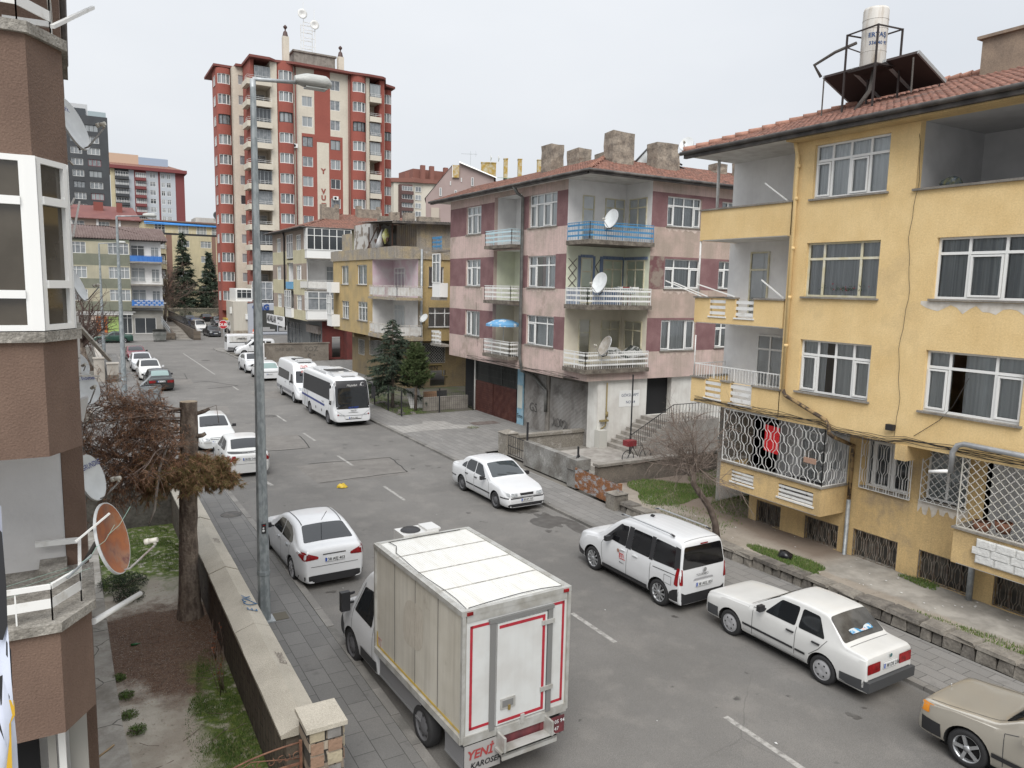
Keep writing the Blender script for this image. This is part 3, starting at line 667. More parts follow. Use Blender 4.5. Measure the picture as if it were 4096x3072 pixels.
def repair(parent,o,u,s0,s1,z,h,seed,m):
 """ragged filler plaster left under a window sill"""
 rr_=random.Random(seed);q=MB();n=26;top=[W3(o,u,s0+(s1-s0)*i/n,z,.004)for i in range(n+1)];lo=[W3(o,u,s0+(s1-s0)*i/n,z-h*(.35+.65*abs(math.sin(i*.7+seed)))*rr_.uniform(.55,1.1),.004)for i in range(n+1)]
 q.grid([lo,top],0,False);q.build('filler_plaster',m,parent)
FILL=mat('filler_plaster',(.62,.58,.52),.9,c2=(.5,.45,.38),scale=5)
repair(yb,o,u,S(11.05),S(7.2),7.66,.28,3,FILL);repair(yb,o2,u,5.7,7.0,2.44,.4,5,FILL)
b=MB();ez,sl_=12.25,.35
tile_roof(b,(17.4,-2.5,ez),(17.4,19.15,ez),(22.4,-2.5,ez+5*sl_),(22.4,14.15,ez+5*sl_),seed=3,tw=.19,row=.29,amp=.03)
b.box(17.55,26,-2.5,18.95,12.08,12.12,1)
b.face([(17.45,-2.5,12.2),(22.4,-2.5,ez+5*sl_-.05),(22.4,14.15,ez+5*sl_-.05),(17.45,19.1,12.2)],2)
b.face([(17.45,19.1,12.2),(22.4,14.15,ez+5*sl_-.05),(27.4,19.1,12.2)],2);b.face([(22.4,-2.5,ez+5*sl_-.05),(27.4,-2.5,12.2),(27.4,19.1,12.2),(22.4,14.15,ez+5*sl_-.05)],2)
rf=b.build('roof',[TILE,CEIL,GUT],yb)
b=MB();
for i in range(18):
 t0,t1=i*.285,(i+1.12)*.285;p0=Vector((17.4+t0,19.15-t0,ez+.07+sl_*t0));p1=Vector((17.4+t1,19.15-t1,ez+.04+sl_*t1));b.tube([p0,p1],[.11,.085],8)
for i in range(52):
 y=14.2-i*.33;b.tube([(22.4,y,ez+5*sl_+.05),(22.4,y-.37,ez+5*sl_+.08)],[.09,.11],8)
b.build('ridge_tiles',mat('ridge_tile',(.40,.21,.155),.9,c2=(.28,.15,.11),scale=4,fine=.3),rf)
b=MB();b.tube([(17.33,-2.5,12.2),(17.33,19.2,12.2)],.065,8);b.box(17.38,17.5,-2.5,19.1,12.04,12.2);b.build('gutter',[GUT],rf)
b=MB();b.box(17.52,17.99,-2.5,15.1,12.0,12.08);b.build('eaves_soffit',YELD,yb)
b=MB();b.box(21.6,22.7,10.9,12.2,13.3,14.7);b.box(21.5,22.8,10.8,12.3,14.7,14.78);b.build('chimney',mat('chimney_plain',(.30,.23,.17),.9,c2=(.22,.17,.13),scale=2,fine=.3),rf)
b=MB();b.tube([(18.62,18.72,10.4),(18.6,18.72,12.1)],.05,10);b.build('porch_post',WHITEM,yb)
b=MB();b.tube([(17.9,15.1,12.1),(17.85,15.0,11.85),(17.9,14.97,11.6),(17.92,14.95,4.95)],.055,10)
for z in(6.2,7.6,9.0,10.4,11.3):b.tube([(17.92,14.95,z),(17.92,14.95,z+.1)],.063,10)
b.build('downpipe',YEL,yb)
b=MB();b.tube([(17.92,14.95,4.96),(17.9,14.85,4.8),(17.88,13.4,4.3),(17.9,13.3,4.15),(17.9,13.28,3.95),(18.0,13.2,3.85),(19.0,13.25,3.5),(19.02,13.28,3.3),(19.02,13.28,1.9)],.055,10);b.build('downpipe',mat('rusty_pipe',(.25,.17,.08),.8,c2=(.05,.035,.025),scale=6,stretch=(1,1,1),lo=.45,hi=.55),yb)
b=MB();b.tube([(19.02,13.28,1.92),(19.02,13.28,.2),(18.9,13.28,.14)],.06,10);b.tube([(18.95,9.7,.2),(18.95,9.7,1.5)],.075,10);b.build('downpipe',STEEL,yb)
b=MB();b.tube([(17.86,9.85,3.62),(17.86,9.85,4.12),(17.86,9.75,4.3),(17.86,9.6,4.36),(17.86,4,4.3)],.065,12);b.build('ventilation_pipe',mat('zinc_pipe',(.38,.39,.4),.4,metal=.4,c2=(.28,.29,.3),scale=3),yb)
b=MB();b.tube([(17.86,9.85,3.66),(17.75,10.3,3.55)],.045,10);b.build('pipe_outlet',PVC,yb)
rn=random.Random(8);b=MB()
for k in range(7):
 pts=[];z=4.17+rn.uniform(-.06,.07)
 for i in range(28):pts.append((17.96-rn.uniform(0,.03),18.6-i*.5,z+.05*math.sin(i*.9+k)+rn.uniform(-.015,.015)-(.12 if 10<i<15 else 0)))
 b.tube(pts,.007,4)
pts=[(17.97,11.42+.06*math.sin(z*2.2)+.02*math.sin(z*7),z)for z in[4.2+i*.25 for i in range(31)]];b.tube(pts,.006,4)
b.tube([(17.97,9.7,5.9),(17.96,10.0,5.2),(17.97,10.3,4.8),(17.97,10.9,4.3)],.007,4);b.box(17.85,17.97,11.4,11.6,4.35,4.5)
b.build('wall_cables',mat('cable',(.02,.018,.017),.7),yb)
# ---------------------------------------------------------------- pink and maroon apartment block
pk=empty('pink_apartment_block',(20.6,36,0),label='pink and maroon patched apartment block with corner balconies over garages',cat='building')
po,pu=(20.6,43.6),(0,-1);SP=lambda y:43.6-y
wins=[]
for z0,z1 in((10.8,12.42),(7.76,9.32),(4.78,6.27)):wins+=[(SP(41.35),SP(39.45),z0,z1),(SP(34.1),SP(31.45),z0,z1+.05)]
logg=(SP(37.85),SP(34.85),3.9,12.9)
lofl=[(SP(37.85),SP(34.85),z,z1)for z,z1 in((10.0,12.7),(7.0,9.75),(4.0,6.75))]
def paintP(s,z):
 y=43.6-s;band=(10.75<z<12.45)or(7.72<z<9.42)or(4.72<z<6.35)
 if band and(y>39.3 or 37.85<y<39.45 or 34.1<y<34.85 or 30.5<y<31.45):return 1
 return 0
b=MB();wall(b,po,pu,0,SP(30.5),3.35,13.0,wins+lofl,depth=.22,paint=paintP,cuts=(),zcuts=(10.75,12.45,7.72,9.42,4.72,6.35))
wall(b,po,pu,SP(30.5),SP(28.5),3.42,4.0,(),m=0)
for z,z1 in((10.0,12.7),(7.0,9.75),(4.0,6.75)):
 mm={10.0:3,7.0:4,4.0:5}[z]
 b.face([(22.0,37.85,z),(22.0,34.85,z),(22.0,34.85,z1),(22.0,37.85,z1)],mm);b.face([(20.82,37.85,z),(22.0,37.85,z),(22.0,37.85,z1),(20.82,37.85,z1)],mm)
 b.face([(20.82,34.85,z),(20.82,34.85,z1),(22.0,34.85,z1),(22.0,34.85,z)],mm);b.face([(20.82,34.85,z1),(20.82,37.85,z1),(22.0,37.85,z1),(22.0,34.85,z1)],3)
 b.face([(20.82,34.85,z),(22.0,34.85,z),(22.0,37.85,z),(20.82,37.85,z)],6)
 zz1=z1+.25 if z<9 else 13.0
 b.face([(20.6,30.5,z),(24.1,30.5,z),(24.1,30.5,zz1),(20.6,30.5,zz1)],mm);b.face([(24.1,30.5,z),(24.1,28.5,z),(24.1,28.5,zz1),(24.1,30.5,zz1)],mm)
def paintS(s,z):
 x=24.1+s;band=(10.8<z<12.45)or(7.8<z<9.4)or(4.75<z<6.4)
 if band:return(7 if 24.1<x<25.1 or x>27.4 else 7)if z<9.5 and z>7 and x<25 else 1
 return 2 if 3.9<z<12.45 and not(z<4.75)else 0
wS=[(.98,3.2,10.87,12.3),(.98,3.3,7.85,9.3),(.92,3.2,4.78,6.3),(4.6,6.4,7.9,9.3),(4.6,6.4,10.9,12.3),(4.6,6.4,4.85,6.3)]
wall(b,(24.1,28.5),(1,0),0,10.5,3.42,13.0,wS,depth=.22,paint=paintS,zcuts=(10.8,12.45,7.8,9.4,4.75,6.4),cuts=(1.0,3.3))
wall(b,(20.6,28.5),(1,0),0,3.5,3.42,4.0,(),m=0)
b.face([(20.6,28.5,3.42),(20.6,43.6,3.35),(34,43.6,3.35),(34,28.5,3.42)],6)
b.face([(20.6,43.6,3.35),(20.6,43.6,13),(34,43.6,13),(34,43.6,3.35)],0)
b.build('upper_wall',[PINK,MAR,PINKG,WHT,mat('pale_green_plaster',(.68,.71,.56),.9,c2=(.6,.62,.5),scale=1.5),mat('cream_plaster',(.70,.65,.53),.9,c2=(.62,.57,.46),scale=1.5),CEIL,MARG],pk)
sh={0:(1,1,1),1:(1,1.1,1.1,1)}
for i,h in enumerate(wins):
 window(pk,po,pu,*h,cols=(1,1,1)if i%2==0 else((1,1,1.1,1)if i==1 else(1,1.5,1)),trans=.3 if i<4 else.0 if i==4 else.25,curt=['w','w','w','wo','w','w'][i],sash=(0,2)if i<3 else(0,))
for i,h in enumerate(wS):window(pk,(24.1,28.5),(1,0),*h,cols=(1,1.4,1.4,1)if i==0 else(1,1.6,1),trans=.3 if i!=2 else.0,curt='g' if i!=2 else 'w',sash=(0,2)if i else(0,3))
PFL=mat('pale_filler',(.55,.46,.40),.9,c2=(.45,.36,.30),scale=4)
for i,h in enumerate(wins):repair(pk,po,pu,h[0]-.12,h[1]+.15,h[2]-.05,.22,i,PFL)
for i,h in enumerate(wS[:3]):repair(pk,(24.1,28.5),(1,0),h[0]-.1,h[1]+.1,h[2]-.05,.24,i+9,PFL)
for z,st in((10.0,0),(7.0,1),(4.0,2)):
 window(pk,(20.6,30.5-.14),(1,0),.85,1.55,z+.05,z+2.25,cols=(1,),trans=.3,curt='g',sill=False,fm=CREAMF,name='balcony_door')
 window(pk,(20.6,30.5-.14),(1,0),2.2,3.4,z+.75,z+2.2,cols=(1,1),trans=.32,curt='g',sill=False,fm=CREAMF)
 window(pk,(24.1-.14,30.5),(0,-1),.3,1.65,z+.75,z+2.2,cols=(1,1),trans=.32,curt='g',sill=False,fm=CREAMF)
 window(pk,(22.0-.14,37.85),(0,-1),1.1,2.9,z+.2,z+2.3,cols=(1,.8),trans=.28,curt='d',sill=False,name='balcony_door')
q=MB();T_=lambda x0,x1,z0,z1:q.box(x0,x1,30.455,30.49,z0,z1)
for x0,x1 in((21.28,21.43),(22.17,22.3),(22.6,22.78),(24.02,24.07)):T_(x0,x1,7.0,9.35)
T_(21.43,22.17,9.27,9.4);T_(22.78,24.02,9.22,9.38);T_(20.66,21.28,7.0,7.75);T_(22.3,22.6,7.0,7.75);T_(22.78,24.0,7.0,7.72)
q.box(24.05,24.09,28.6,30.4,9.22,9.36)
q.build('blue_tiles',paving('blue_wall_tiles',.2,.2,(.13,.19,.30),(.17,.23,.35),mortar=(.35,.37,.4)),pk)
q=MB();zig=[(20.72,9.2),(21.2,8.75),(20.72,8.25),(21.2,7.8)];zag=[(21.2,9.2),(20.72,8.75),(21.2,8.25),(20.72,7.8)];k3=[(22.6,9.2),(22.33,8.85),(22.57,8.45),(22.33,8.1),(22.57,7.8)][::1]
for L_ in(zig,zag,k3):
 for(x0,z0),(x1,z1)in zip(L_,L_[1:]):q.bar((x0,30.485,z0),(x1,30.485,z1),.02,.055,up=(0,1,0))
q.build('mosaic_pattern',mat('mosaic',(.03,.025,.025),.6,c2=(.25,.2,.18),scale=25),pk)
BLU=mat('blue_painted_metal',(.05,.19,.36),.5,c2=(.07,.24,.42),scale=4);LBL=mat('pale_blue_metal',(.45,.58,.62),.5)
for z,cm in((10.02,BLU),(7.02,WHITEM),(4.02,WHITEM)):
 sb=MB();sb.prism([(20.3,30.15),(20.3,28.25),(24.15,28.25),(24.15,30.45),(20.62,30.45)],z-.22,z-.02);so_=sb.build('balcony_slab',mat('crumbled_concrete',(.19,.165,.135),.95,c2=(.09,.075,.06),scale=4,bump=1.2,bscale=10,fine=.4),pk)
 q=MB();rail(q,[(20.36,30.1),(20.36,28.31),(24.1,28.31)],.78,z,flats=(.86,.56,.26),bars=.13,fh=.085);q.build('railing',cm,so_)
 sb=MB();sb.box(20.0,20.9,34.88,37.9,z-.2,z-.02);so_=sb.build('balcony_slab',MT['crumbled_concrete'],pk)
 q=MB();rail(q,[(20.6,37.86),(20.06,37.86),(20.06,34.92),(20.6,34.92)],.78,z,flats=(.86,.56,.26),bars=.13,fh=.085);q.build('railing',LBL if z>10 else WHITEM,so_)
sb=MB();sb.box(20.0,20.6,44.0,45.2,6.8,7.0);sb.box(20.0,20.6,43.62,45.2,9.85,10.0);sb.box(20.0,20.6,43.62,45.2,3.85,4.0);sb.build('rear_balcony_slab',CONC,pk)
q=MB();rail(q,[(20.6,45.15),(20.05,45.15),(20.05,43.7)],.8,10.0,bars=.13);q.build('railing',BLU,pk)
q=MB();rail(q,[(20.6,45.15),(20.05,45.15),(20.05,43.7)],.8,4.0,bars=.13);q.build('railing',WHITEM,pk)
q=MB();q.box(20.05,20.6,43.9,45.1,7.0,7.9);q.build('enclosed_bay',PVC,pk)
window(pk,(20.05,45.1),(0,-1),0.02,1.2,7.9,9.75,cols=(1,1),trans=.3,curt='w',sill=False,depth=.0)
b=MB();b.box(21.43,21.6,28.72,29.5,0,3.41,0)
b.box(21.5,21.7,29.5,43.6,0,.02,0);b.box(21.48,21.58,33.05,33.35,0,3.35,1);b.box(21.48,21.58,41.55,41.75,0,3.35,0)
wall(b,(21.45,28.7),(1,0),0,12,0.0,3.42,[(3.0,4.6,1.5,3.40)],depth=.3,m=0);b.box(24.3,26.2,29.0,29.1,1.4,3.4,2)  # near-black box behind the entrance opening, added to paint its shade
b.box(21.6,21.75,29.4,41.6,3.0,3.4,1);b.face([(21.8,43.6,0),(21.8,29,0),(21.8,29,3.4),(21.8,43.6,3.4)],2)
b.build('ground_wall',[mat('white_painted_wall',(.68,.67,.63),.9,c2=(.56,.54,.50),scale=1.3,bump=.3,streak=.12),CONC,DARK],pk)
def shutter(y0,y1,m,nm,z1=3.1,flip=0):
 q=MB();n=46;rows=[]
 for i in range(n*2+1):z=z1*i/(n*2);x=21.5+(.012 if i%2 else-.012);rows.append([(x,y1,z),(x,y0,z)])
 q.grid(rows,0,False);return q.build(nm,m,pk)
SHM=mat('shutter_grey',(.27,.26,.245),.6,c2=(.17,.155,.14),scale=1.0,lo=.4,hi=.65,stretch=(1,1,.5),c3=(.08,.07,.06),s3=.8)
shutter(29.55,32.95,SHM,'roller_shutter');shutter(33.4,35.6,SHM,'roller_shutter')
q=MB();q.box(21.44,21.5,35.65,36.3,0,3.2,0);
for i in range(6):q.bar((21.42,35.72+i*.1,.95),(21.42,35.72+i*.1,2.3),.02,m=1)
q.face([(21.43,35.75,1.0),(21.43,36.2,1.0),(21.43,36.2,2.25),(21.43,35.75,2.25)][::-1],1);q.build('blue_door',[mat('blue_door_paint',(.20,.36,.46),.6,c2=(.3,.42,.48),scale=3),mat('pale_door_glass',(.5,.52,.48),.5)],pk)
GAR=mat('oxblood_metal',(.065,.022,.018),.55,c2=(.10,.04,.03),scale=3)
q=MB();q.box(21.45,21.5,39.2,41.5,0,1.95);q.box(21.45,21.5,36.45,39.1,0,1.95)
for i in range(14):
 for j in range(14):q.box(21.43,21.451,39.25+i*.16,39.33+i*.16,.05+j*.135,.11+j*.135)
for i in range(22):
 q.tube([(21.44,36.5+i*.12+.02*math.sin(z*9+i),z)for z in[k*.1 for k in range(20)]],.014,4)
q.build('garage_door',GAR,pk)
q=MB();q.face([(21.56,41.55,1.95),(21.56,36.45,1.95),(21.56,36.45,3.3),(21.56,41.55,3.3)],1)
for i in range(30):q.bar((21.5,36.5+i*.17,1.98),(21.5,36.5+i*.17,3.25),.018)
for z in(1.98,2.35,2.75,3.0,3.25):q.bar((21.5,36.45,z),(21.5,41.55,z),.022)
for y in(36.45,38.2,39.9,41.55):q.bar((21.5,y,1.98),(21.5,y,3.25),.05)
q.build('garage_window',[mat('dark_metal_grille',(.06,.062,.06),.5),mat('grimy_glass',(.035,.037,.035),.3)],pk)
q=MB();text_mb(q,'Emo',(21.43,36.25,.42),(0,-1,0),(0,0,1),.34,depth=.004,bold=.01);text_mb(q,'GS',(21.47,35.0,1.0),(0,-1,0),(0,0,1),.7,depth=.01,m=1)
[q.tube([(21.455,32.6-.18*i-.1*math.sin(t),.8+.22*math.cos(t+i))for t in[k*.5 for k in range(9)]],.02,4,1)for i in range(8)];q.build('graffiti',[mat('black_spray',(.015,.015,.017),.8),mat('faded_spray',(.085,.08,.075),.8)],pk)
q=MB();text_mb(q,'GÖKSU APT',(22.85,28.69,2.55),(1,0,0),(0,0,1),.2,depth=.006,bold=.005,align='LEFT');text_mb(q,'NO 54',(23.15,28.69,2.2),(1,0,0),(0,0,1),.2,depth=.006,bold=.005)
q.box(22.72,24.0,28.687,28.698,2.05,2.85,1);q.build('name_board',[mat('sign_blue',(.03,.05,.12),.7),PVC],pk)
q=MB();q.tube([(21.9,28.6,3.3),(21.9,28.6,1.5),(21.88,28.6,1.2),(21.6,28.6,1.05)],.035,8);q.tube([(21.9,28.55,1.9),(21.9,28.55,1.65)],.07,8);q.box(21.55,22.0,28.5,28.66,1.42,1.5)
q.build('gas_pipe',mat('yellow_gas_paint',(.22,.17,.07),.7),pk)
q=MB();q.box(21.3,21.75,28.25,28.68,.0,1.05);q.build('gas_pipe_casing',mat('pale_block',(.45,.44,.40),.9,bump=.3),pk)
q=MB();q.box(18.9,22.0,25.2,28.6,.03,.2,0)
for i in range(8):q.box(22.0+i*.3,22.3+i*.3+.01,26.7,28.65,.03,.2+.17*(i+1))
q.box(24.4,27.5,26.7,28.65,.03,1.52);q.build('entrance_steps',mat('worn_marble',(.33,.31,.28),.7,c2=(.22,.2,.18),scale=2.5),pk)
q=MB()
for i in range(21):
 t=i/20;x=21.9+2.6*t;z=.2+1.3*t;q.bar((x,26.75,z),(x,26.75,z+.85),.016)
for i in range(16):x=24.5+i*.2;q.bar((x,26.75,1.5),(x,26.75,2.35),.016)
q.bar((21.9,26.75,1.05),(24.5,26.75,2.35),.03);q.bar((24.5,26.75,2.35),(27.5,26.75,2.35),.03);q.bar((21.95,26.75,.2),(21.95,26.75,3.9),.05);q.build('stair_railing',BLKP,pk)
ez=13.05;sl_=.37;b=MB()
tile_roof(b,(19.95,27.9,ez),(19.95,45.2,ez),(23.4,31.35,ez+3.45*sl_),(23.4,45.2,ez+3.45*sl_),seed=5,tw=.21,row=.3,amp=.03)
tile_roof(b,(19.95,27.9,ez),(36,27.9,ez),(23.4,31.35,ez+3.45*sl_),(36,31.35,ez+3.45*sl_),seed=6,tw=.21,row=.3,amp=.03)
b.prism([(20.1,28.0),(36,28.0),(36,45),(20.1,45)],ez-.12,ez-.07,1)
zr=ez+3.45*sl_-.03;b.face([(19.97,27.92,ez-.04),(36,27.92,ez-.04),(36,31.35,zr),(23.4,31.35,zr)],2);b.face([(19.97,27.92,ez-.04),(23.4,31.35,zr),(23.4,45.2,zr),(19.97,45.2,ez-.04)],2);b.face([(23.4,31.35,zr),(36,31.35,zr),(36,45,ez),(27,45,ez),(23.4,45.2,zr)],2)
rf=b.build('roof',[TILE,CEIL,GUT],pk)
b=MB();b.tube([(19.86,45.3,ez-.06),(19.86,27.82,ez-.06),(36,27.82,ez-.06)],.075,8);b.box(19.9,20.05,27.9,45.2,ez-.2,ez-.03);b.box(19.9,36,27.86,28.02,ez-.2,ez-.03);b.build('gutter',GUT,rf)
b=MB();
for i in range(12):t=i*.29;b.tube([(19.95+t,27.9+t,ez+.08+sl_*t),(19.95+t+.32,27.9+t+.32,ez+.04+sl_*(t+.32))],[.11,.085],6)
b.build('ridge_tiles',MT['ridge_tile'],rf)
for(x0,x1,y0,y1,z0,z1)in((22.2,23.0,34.6,35.6,13.4,15.35),(23.0,23.8,33.2,34.3,13.6,15.0),(24.6,25.4,33.2,34.0,13.5,14.95),(22.65,23.95,29.85,30.6,13.4,15.3),(25.3,26.65,29.7,30.5,13.4,15.05),(26.66,26.95,29.9,30.5,13.4,14.7),(30.2,31.0,30.6,31.2,13.6,14.6),(31.4,32.4,29.8,30.6,13.4,14.7)):
 b=MB();rr=random.Random(int(x0*7));rows=[]
 for k in range(7):
  z=z0+(z1-z0)*k/6;j=lambda:rr.uniform(-.03,.03);rows.append([(x0+j(),y0+j(),z+j()),((x0+x1)/2,y0+j(),z+j()),(x1+j(),y0+j(),z+j()),(x1+j(),y1+j(),z+j()),(x0+j(),y1+j(),z+j())])
 b.grid(rows,0,False,True);b.face(rows[-1]);b.build('chimney',CHIM,rf)
b=MB();b.face([(26.2,31.0,14.2),(27.8,31.0,14.2),(27.0,31.6,14.95),(26.4,31.6,14.95)],1);b.tube([(24.9,30.9,14.2),(25.9,31.2,15.0),(28.3,31.2,14.4)],.05,5);b.tube([(25.9,31.2,14.95),(28.0,30.6,14.05)],.05,5);b.face([(24.9,30.9,14.15),(25.9,31.2,14.95),(28.1,31.2,14.4),(27.0,30.9,14.1)],1)
b.build('skylight',[BLKP,mat('skylight_glass',(.5,.52,.52),.2)],rf)
b=MB();b.tube([(19.9,34.55,ez-.1),(20.1,34.5,12.6),(20.42,34.45,12.4),(20.45,34.45,4.0),(20.6,34.45,3.3),(21.35,34.5,3.0),(21.38,33.2,2.3),(21.38,33.2,1.2)],.085,10);b.build('downpipe',mat('grey_downpipe',(.085,.085,.08),.6,c2=(.14,.14,.13),scale=3),pk)
b=MB()
for k in range(3):b.tube([(20.55,41-i*.7,3.55+.05*math.sin(i+k*2)-k*.05)for i in range(18)],.009,4)
b.tube([(20.57,39.9-.02*i,6.8-.2*i)for i in range(14)],.008,4);b.build('wall_cables',MT['cable'],pk)
# ================================================================ buildings along and beyond the street
OCH=mat('ochre_render',(.44,.32,.145),.92,c2=(.34,.26,.13),scale=.8,lo=.4,hi=.65,bump=.4,bscale=16,fine=.2,streak=.22,c3=(.28,.24,.18),s3=.35,lo3=.55,hi3=.72)
OCHD=mat('ochre_bare',(.29,.26,.22),.95,c2=(.38,.31,.2),scale=1.1,lo=.45,hi=.62,bump=.7,bscale=12,fine=.35,streak=.5,c3=(.42,.40,.37),s3=1.2,lo3=.62,hi3=.68)
LILAC=mat('lilac_plaster',(.56,.43,.48),.9,c2=(.6,.54,.56),scale=1.5)
BEI=mat('beige_render',(.50,.46,.31),.92,c2=(.44,.40,.27),scale=.9,bump=.4,bscale=16,fine=.25,streak=.2)
TAUP=mat('taupe_render',(.31,.25,.205),.92,c2=(.27,.215,.18),scale=.9,bump=.4,bscale=16,fine=.25,streak=.2)
PANES=[mat('far_pane_dark',(.04,.045,.05),.15,spec=.8),mat('far_pane_curtain',(.30,.32,.33),.25,c2=(.2,.215,.22),scale=1,stretch=(6,6,.1)),mat('far_pane_grey',(.15,.165,.175),.2,c2=(.24,.25,.26),scale=2)]
RNW=random.Random(12)
def fwin(b,o,u,s0,s1,z0,z1,cols=3,trans=.3,fm=None,d=.1,pane=None,name='window',fw=.055):
 """small far window: frame bars standing proud of a glazed pane"""
 fm=fm or PVC;f=MB();pm=pane if pane is not None else RNW.choice([0,1,1,1,2,2])
 P_=lambda s,z,k:W3(o,u,s,z,k)
 f.face([P_(s0,z0,-d),P_(s1,z0,-d),P_(s1,z1,-d),P_(s0,z1,-d)],1)
 def B(a,c,e,h):f.obox(P_(a,e,-d+.005),W3((0,0),u,c-a,0),W3((0,0),u,0,0,.05),(0,0,h-e))
 B(s0,s1,z0,z0+fw);B(s0,s1,z1-fw,z1);B(s0,s0+fw,z0+fw,z1-fw);B(s1-fw,s1,z0+fw,z1-fw)
 for i in range(1,cols):x=s0+(s1-s0)*i/cols;B(x-fw*.5,x+fw*.5,z0+fw,z1-fw)
 if trans:zt=z1-(z1-z0)*trans;f.obox(P_(s0+fw,zt-fw*.4,-d+.008),W3((0,0),u,s1-s0-2*fw,0),W3((0,0),u,0,0,.045),(0,0,fw*.8))
 return f.build(name,[fm,PANES[pm]],b)
def bars_rail(b,o,u,s0,s1,z,h=.8,side=.9,style='flat',m=None,name='railing'):
 q=MB();P_=lambda s,zz,d:W3(o,u,s,zz,d)
 pts=[P_(s0,z,0),P_(s0,z,side),P_(s1,z,side),P_(s1,z,0)]if side else[P_(s0,z,.01),P_(s1,z,.01)]
 xy=[(p.x,p.y)for p in pts]
 if style=='flat':rail(q,xy,h,z,flats=(.9,.6,.3),fh=.06)
 elif style=='lines':rail(q,xy,h,z,flats=(.75,.5),fh=.035,post=1.2)
 else:rail(q,xy,h,z,flats=(),bars=.2)
 return q.build(name,m or WHITEM,b)
# ---------------------------------------------------------------- ochre block with the ruined top floor
ob=empty('ochre_apartment_block',(19.8,58,0),label='stained ochre apartment block with lilac corner balcony and ruined rooftop room',cat='building')
oo,ou=(19.8,66.0),(0,-1)
wl=[(4.3-.0,2.3+.0,7.64,9.2)]
wl=[(2.3,4.3,7.64,9.2),(2.35,4.35,4.75,6.24),(6.5,8.9,7.66,9.22),(6.6,9.0,4.78,6.3)]
b=MB();wall(b,oo,ou,0,10.2,3.7,9.6,wl,depth=.2,m=0)
wall(b,(19.7,66.4),ou,0,15.6,9.6,10.45,(),m=1);b.face([(19.7,66.4,9.6),(19.7,50.8,9.6),(19.8,50.8,9.6),(19.8,66.4,9.6)],1)
wall(b,(19.7,50.8),(1,0),0,10,9.6,10.45,(),m=1)
b.face([(19.7,50.8,10.45),(30,50.8,10.45),(30,66.4,10.45),(19.7,66.4,10.45)],1)
ws=[(.85,2.05,7.62,9.08),(.85,2.75,4.66,6.12)]
wall(b,(21.5,50.9),(1,0),0,8.5,3.65,9.6,ws,depth=.2,m=0,paint=lambda s,z:1 if s<.38 else 0,cuts=(.38,))
for z0,z1,mm in((6.8,9.6,2),(4.0,6.62,3)):
 b.face([(19.8,55.8,z0),(21.5,55.8,z0),(21.5,55.8,z1),(19.8,55.8,z1)],mm);b.face([(21.5,55.8,z0),(21.5,50.9,z0),(21.5,50.9,z1),(21.5,55.8,z1)],mm)
b.box(19.45,21.5,49.9,55.8,6.63,6.8,1);b.box(19.45,21.5,49.9,55.8,3.75,4.0,1);b.face([(19.8,50.9,9.59),(19.8,55.8,9.59),(21.5,55.8,9.59),(21.5,50.9,9.59)],3)
b.face([(19.8,55.8,3.7),(19.8,66,3.7),(30,66,3.7),(30,50.9,3.7),(21.5,50.9,3.7),(21.5,55.8,3.7)],1)
b.build('upper_wall',[OCH,OCHD,LILAC,WHT],ob)
b=MB();wall(b,(21.0,64.5),ou,0,12.5,0,3.7,[(1.8,3.3,1.7,3.0),(4.6,7.8,1.9,3.2)],depth=.2,m=0);wall(b,(21.0,52.0),(1,0),0,9,0,3.65,[(1.0,3.2,1.9,3.4),(.6,1.6,.1,1.3),(2.0,3.3,.1,1.3)],depth=.25)
b.box(20.0,21.0,57.0,57.3,3.3,3.7);b.box(20.0,21.0,61.0,61.3,3.3,3.7);b.box(20.0,21.0,53.5,53.8,3.3,3.72)
b.build('lower_wall',mat('ochre_dirty',(.22,.165,.085),.95,c2=(.15,.12,.075),scale=.8,bump=.5,bscale=14,fine=.3,streak=.4),ob)
for h,c_ in zip(wl,(2,3,2,3)):window(ob,oo,ou,*h,cols=(1,)*c_,trans=.0 if h[3]>9 else.3,curt='w',sillm=CONC)
window(ob,(21.5,50.9),(1,0),*ws[0],cols=(1,1),trans=0,curt='w');window(ob,(21.5,50.9),(1,0),*ws[1],cols=(1,1.4,1),trans=.3,curt='w')
window(ob,(21.36,55.8),ou,.3,2.4,7.0,9.0,cols=(1,1,1),trans=.2,curt='w',sill=False,name='balcony_door');window(ob,(21.36,55.8),ou,.3,2.4,4.2,6.2,cols=(1,1,1),trans=.2,curt='g',sill=False,name='balcony_door')
for a,c,e,h,oX,uX in((1.8,3.3,1.7,3.0,(21.0,64.5),ou),(4.6,7.8,1.9,3.2,(21.0,64.5),ou),(1.0,3.2,1.9,3.4,(21.0,52.0),(1,0))):
 wo=fwin(ob,oX,uX,a,c,e,h,2,0,fm=BROWNF,pane=0,d=.18);q=MB();grille(q,oX,uX,a,c,e,h,.02,.15,.01,'diamond');q.build('grille',mat('pale_grille',(.4,.39,.36),.6),wo)
for z in(6.82,4.02):
 q=MB();rail(q,[(19.5,55.7),(19.5,49.95),(21.45,49.95)],.82,z,flats=(),bars=.22)
 q.bar((19.56,55.7,z+.42),(19.56,52.5,z+.42),.01,.6,m=1);q.bar((19.56,51.8,z+.42),(19.56,49.98,z+.42),.01,.6,m=1);q.bar((19.6,50.0,z+.42),(21.4,50.0,z+.42),.01,.6,m=1)
 q.build('railing',[mat('old_white_metal',(.55,.53,.48),.6,c2=(.35,.22,.12),scale=6,lo=.55,hi=.65),mat('white_sheet',(.62,.62,.6),.6,c2=(.5,.48,.45),scale=3)],ob)
q=MB();q.box(19.1,19.8,64.2,65.6,4.0,5.0,0);q.box(19.1,19.8,64.2,65.6,6.9,7.8,0);b_=q.build('side_bay',PVC,ob)
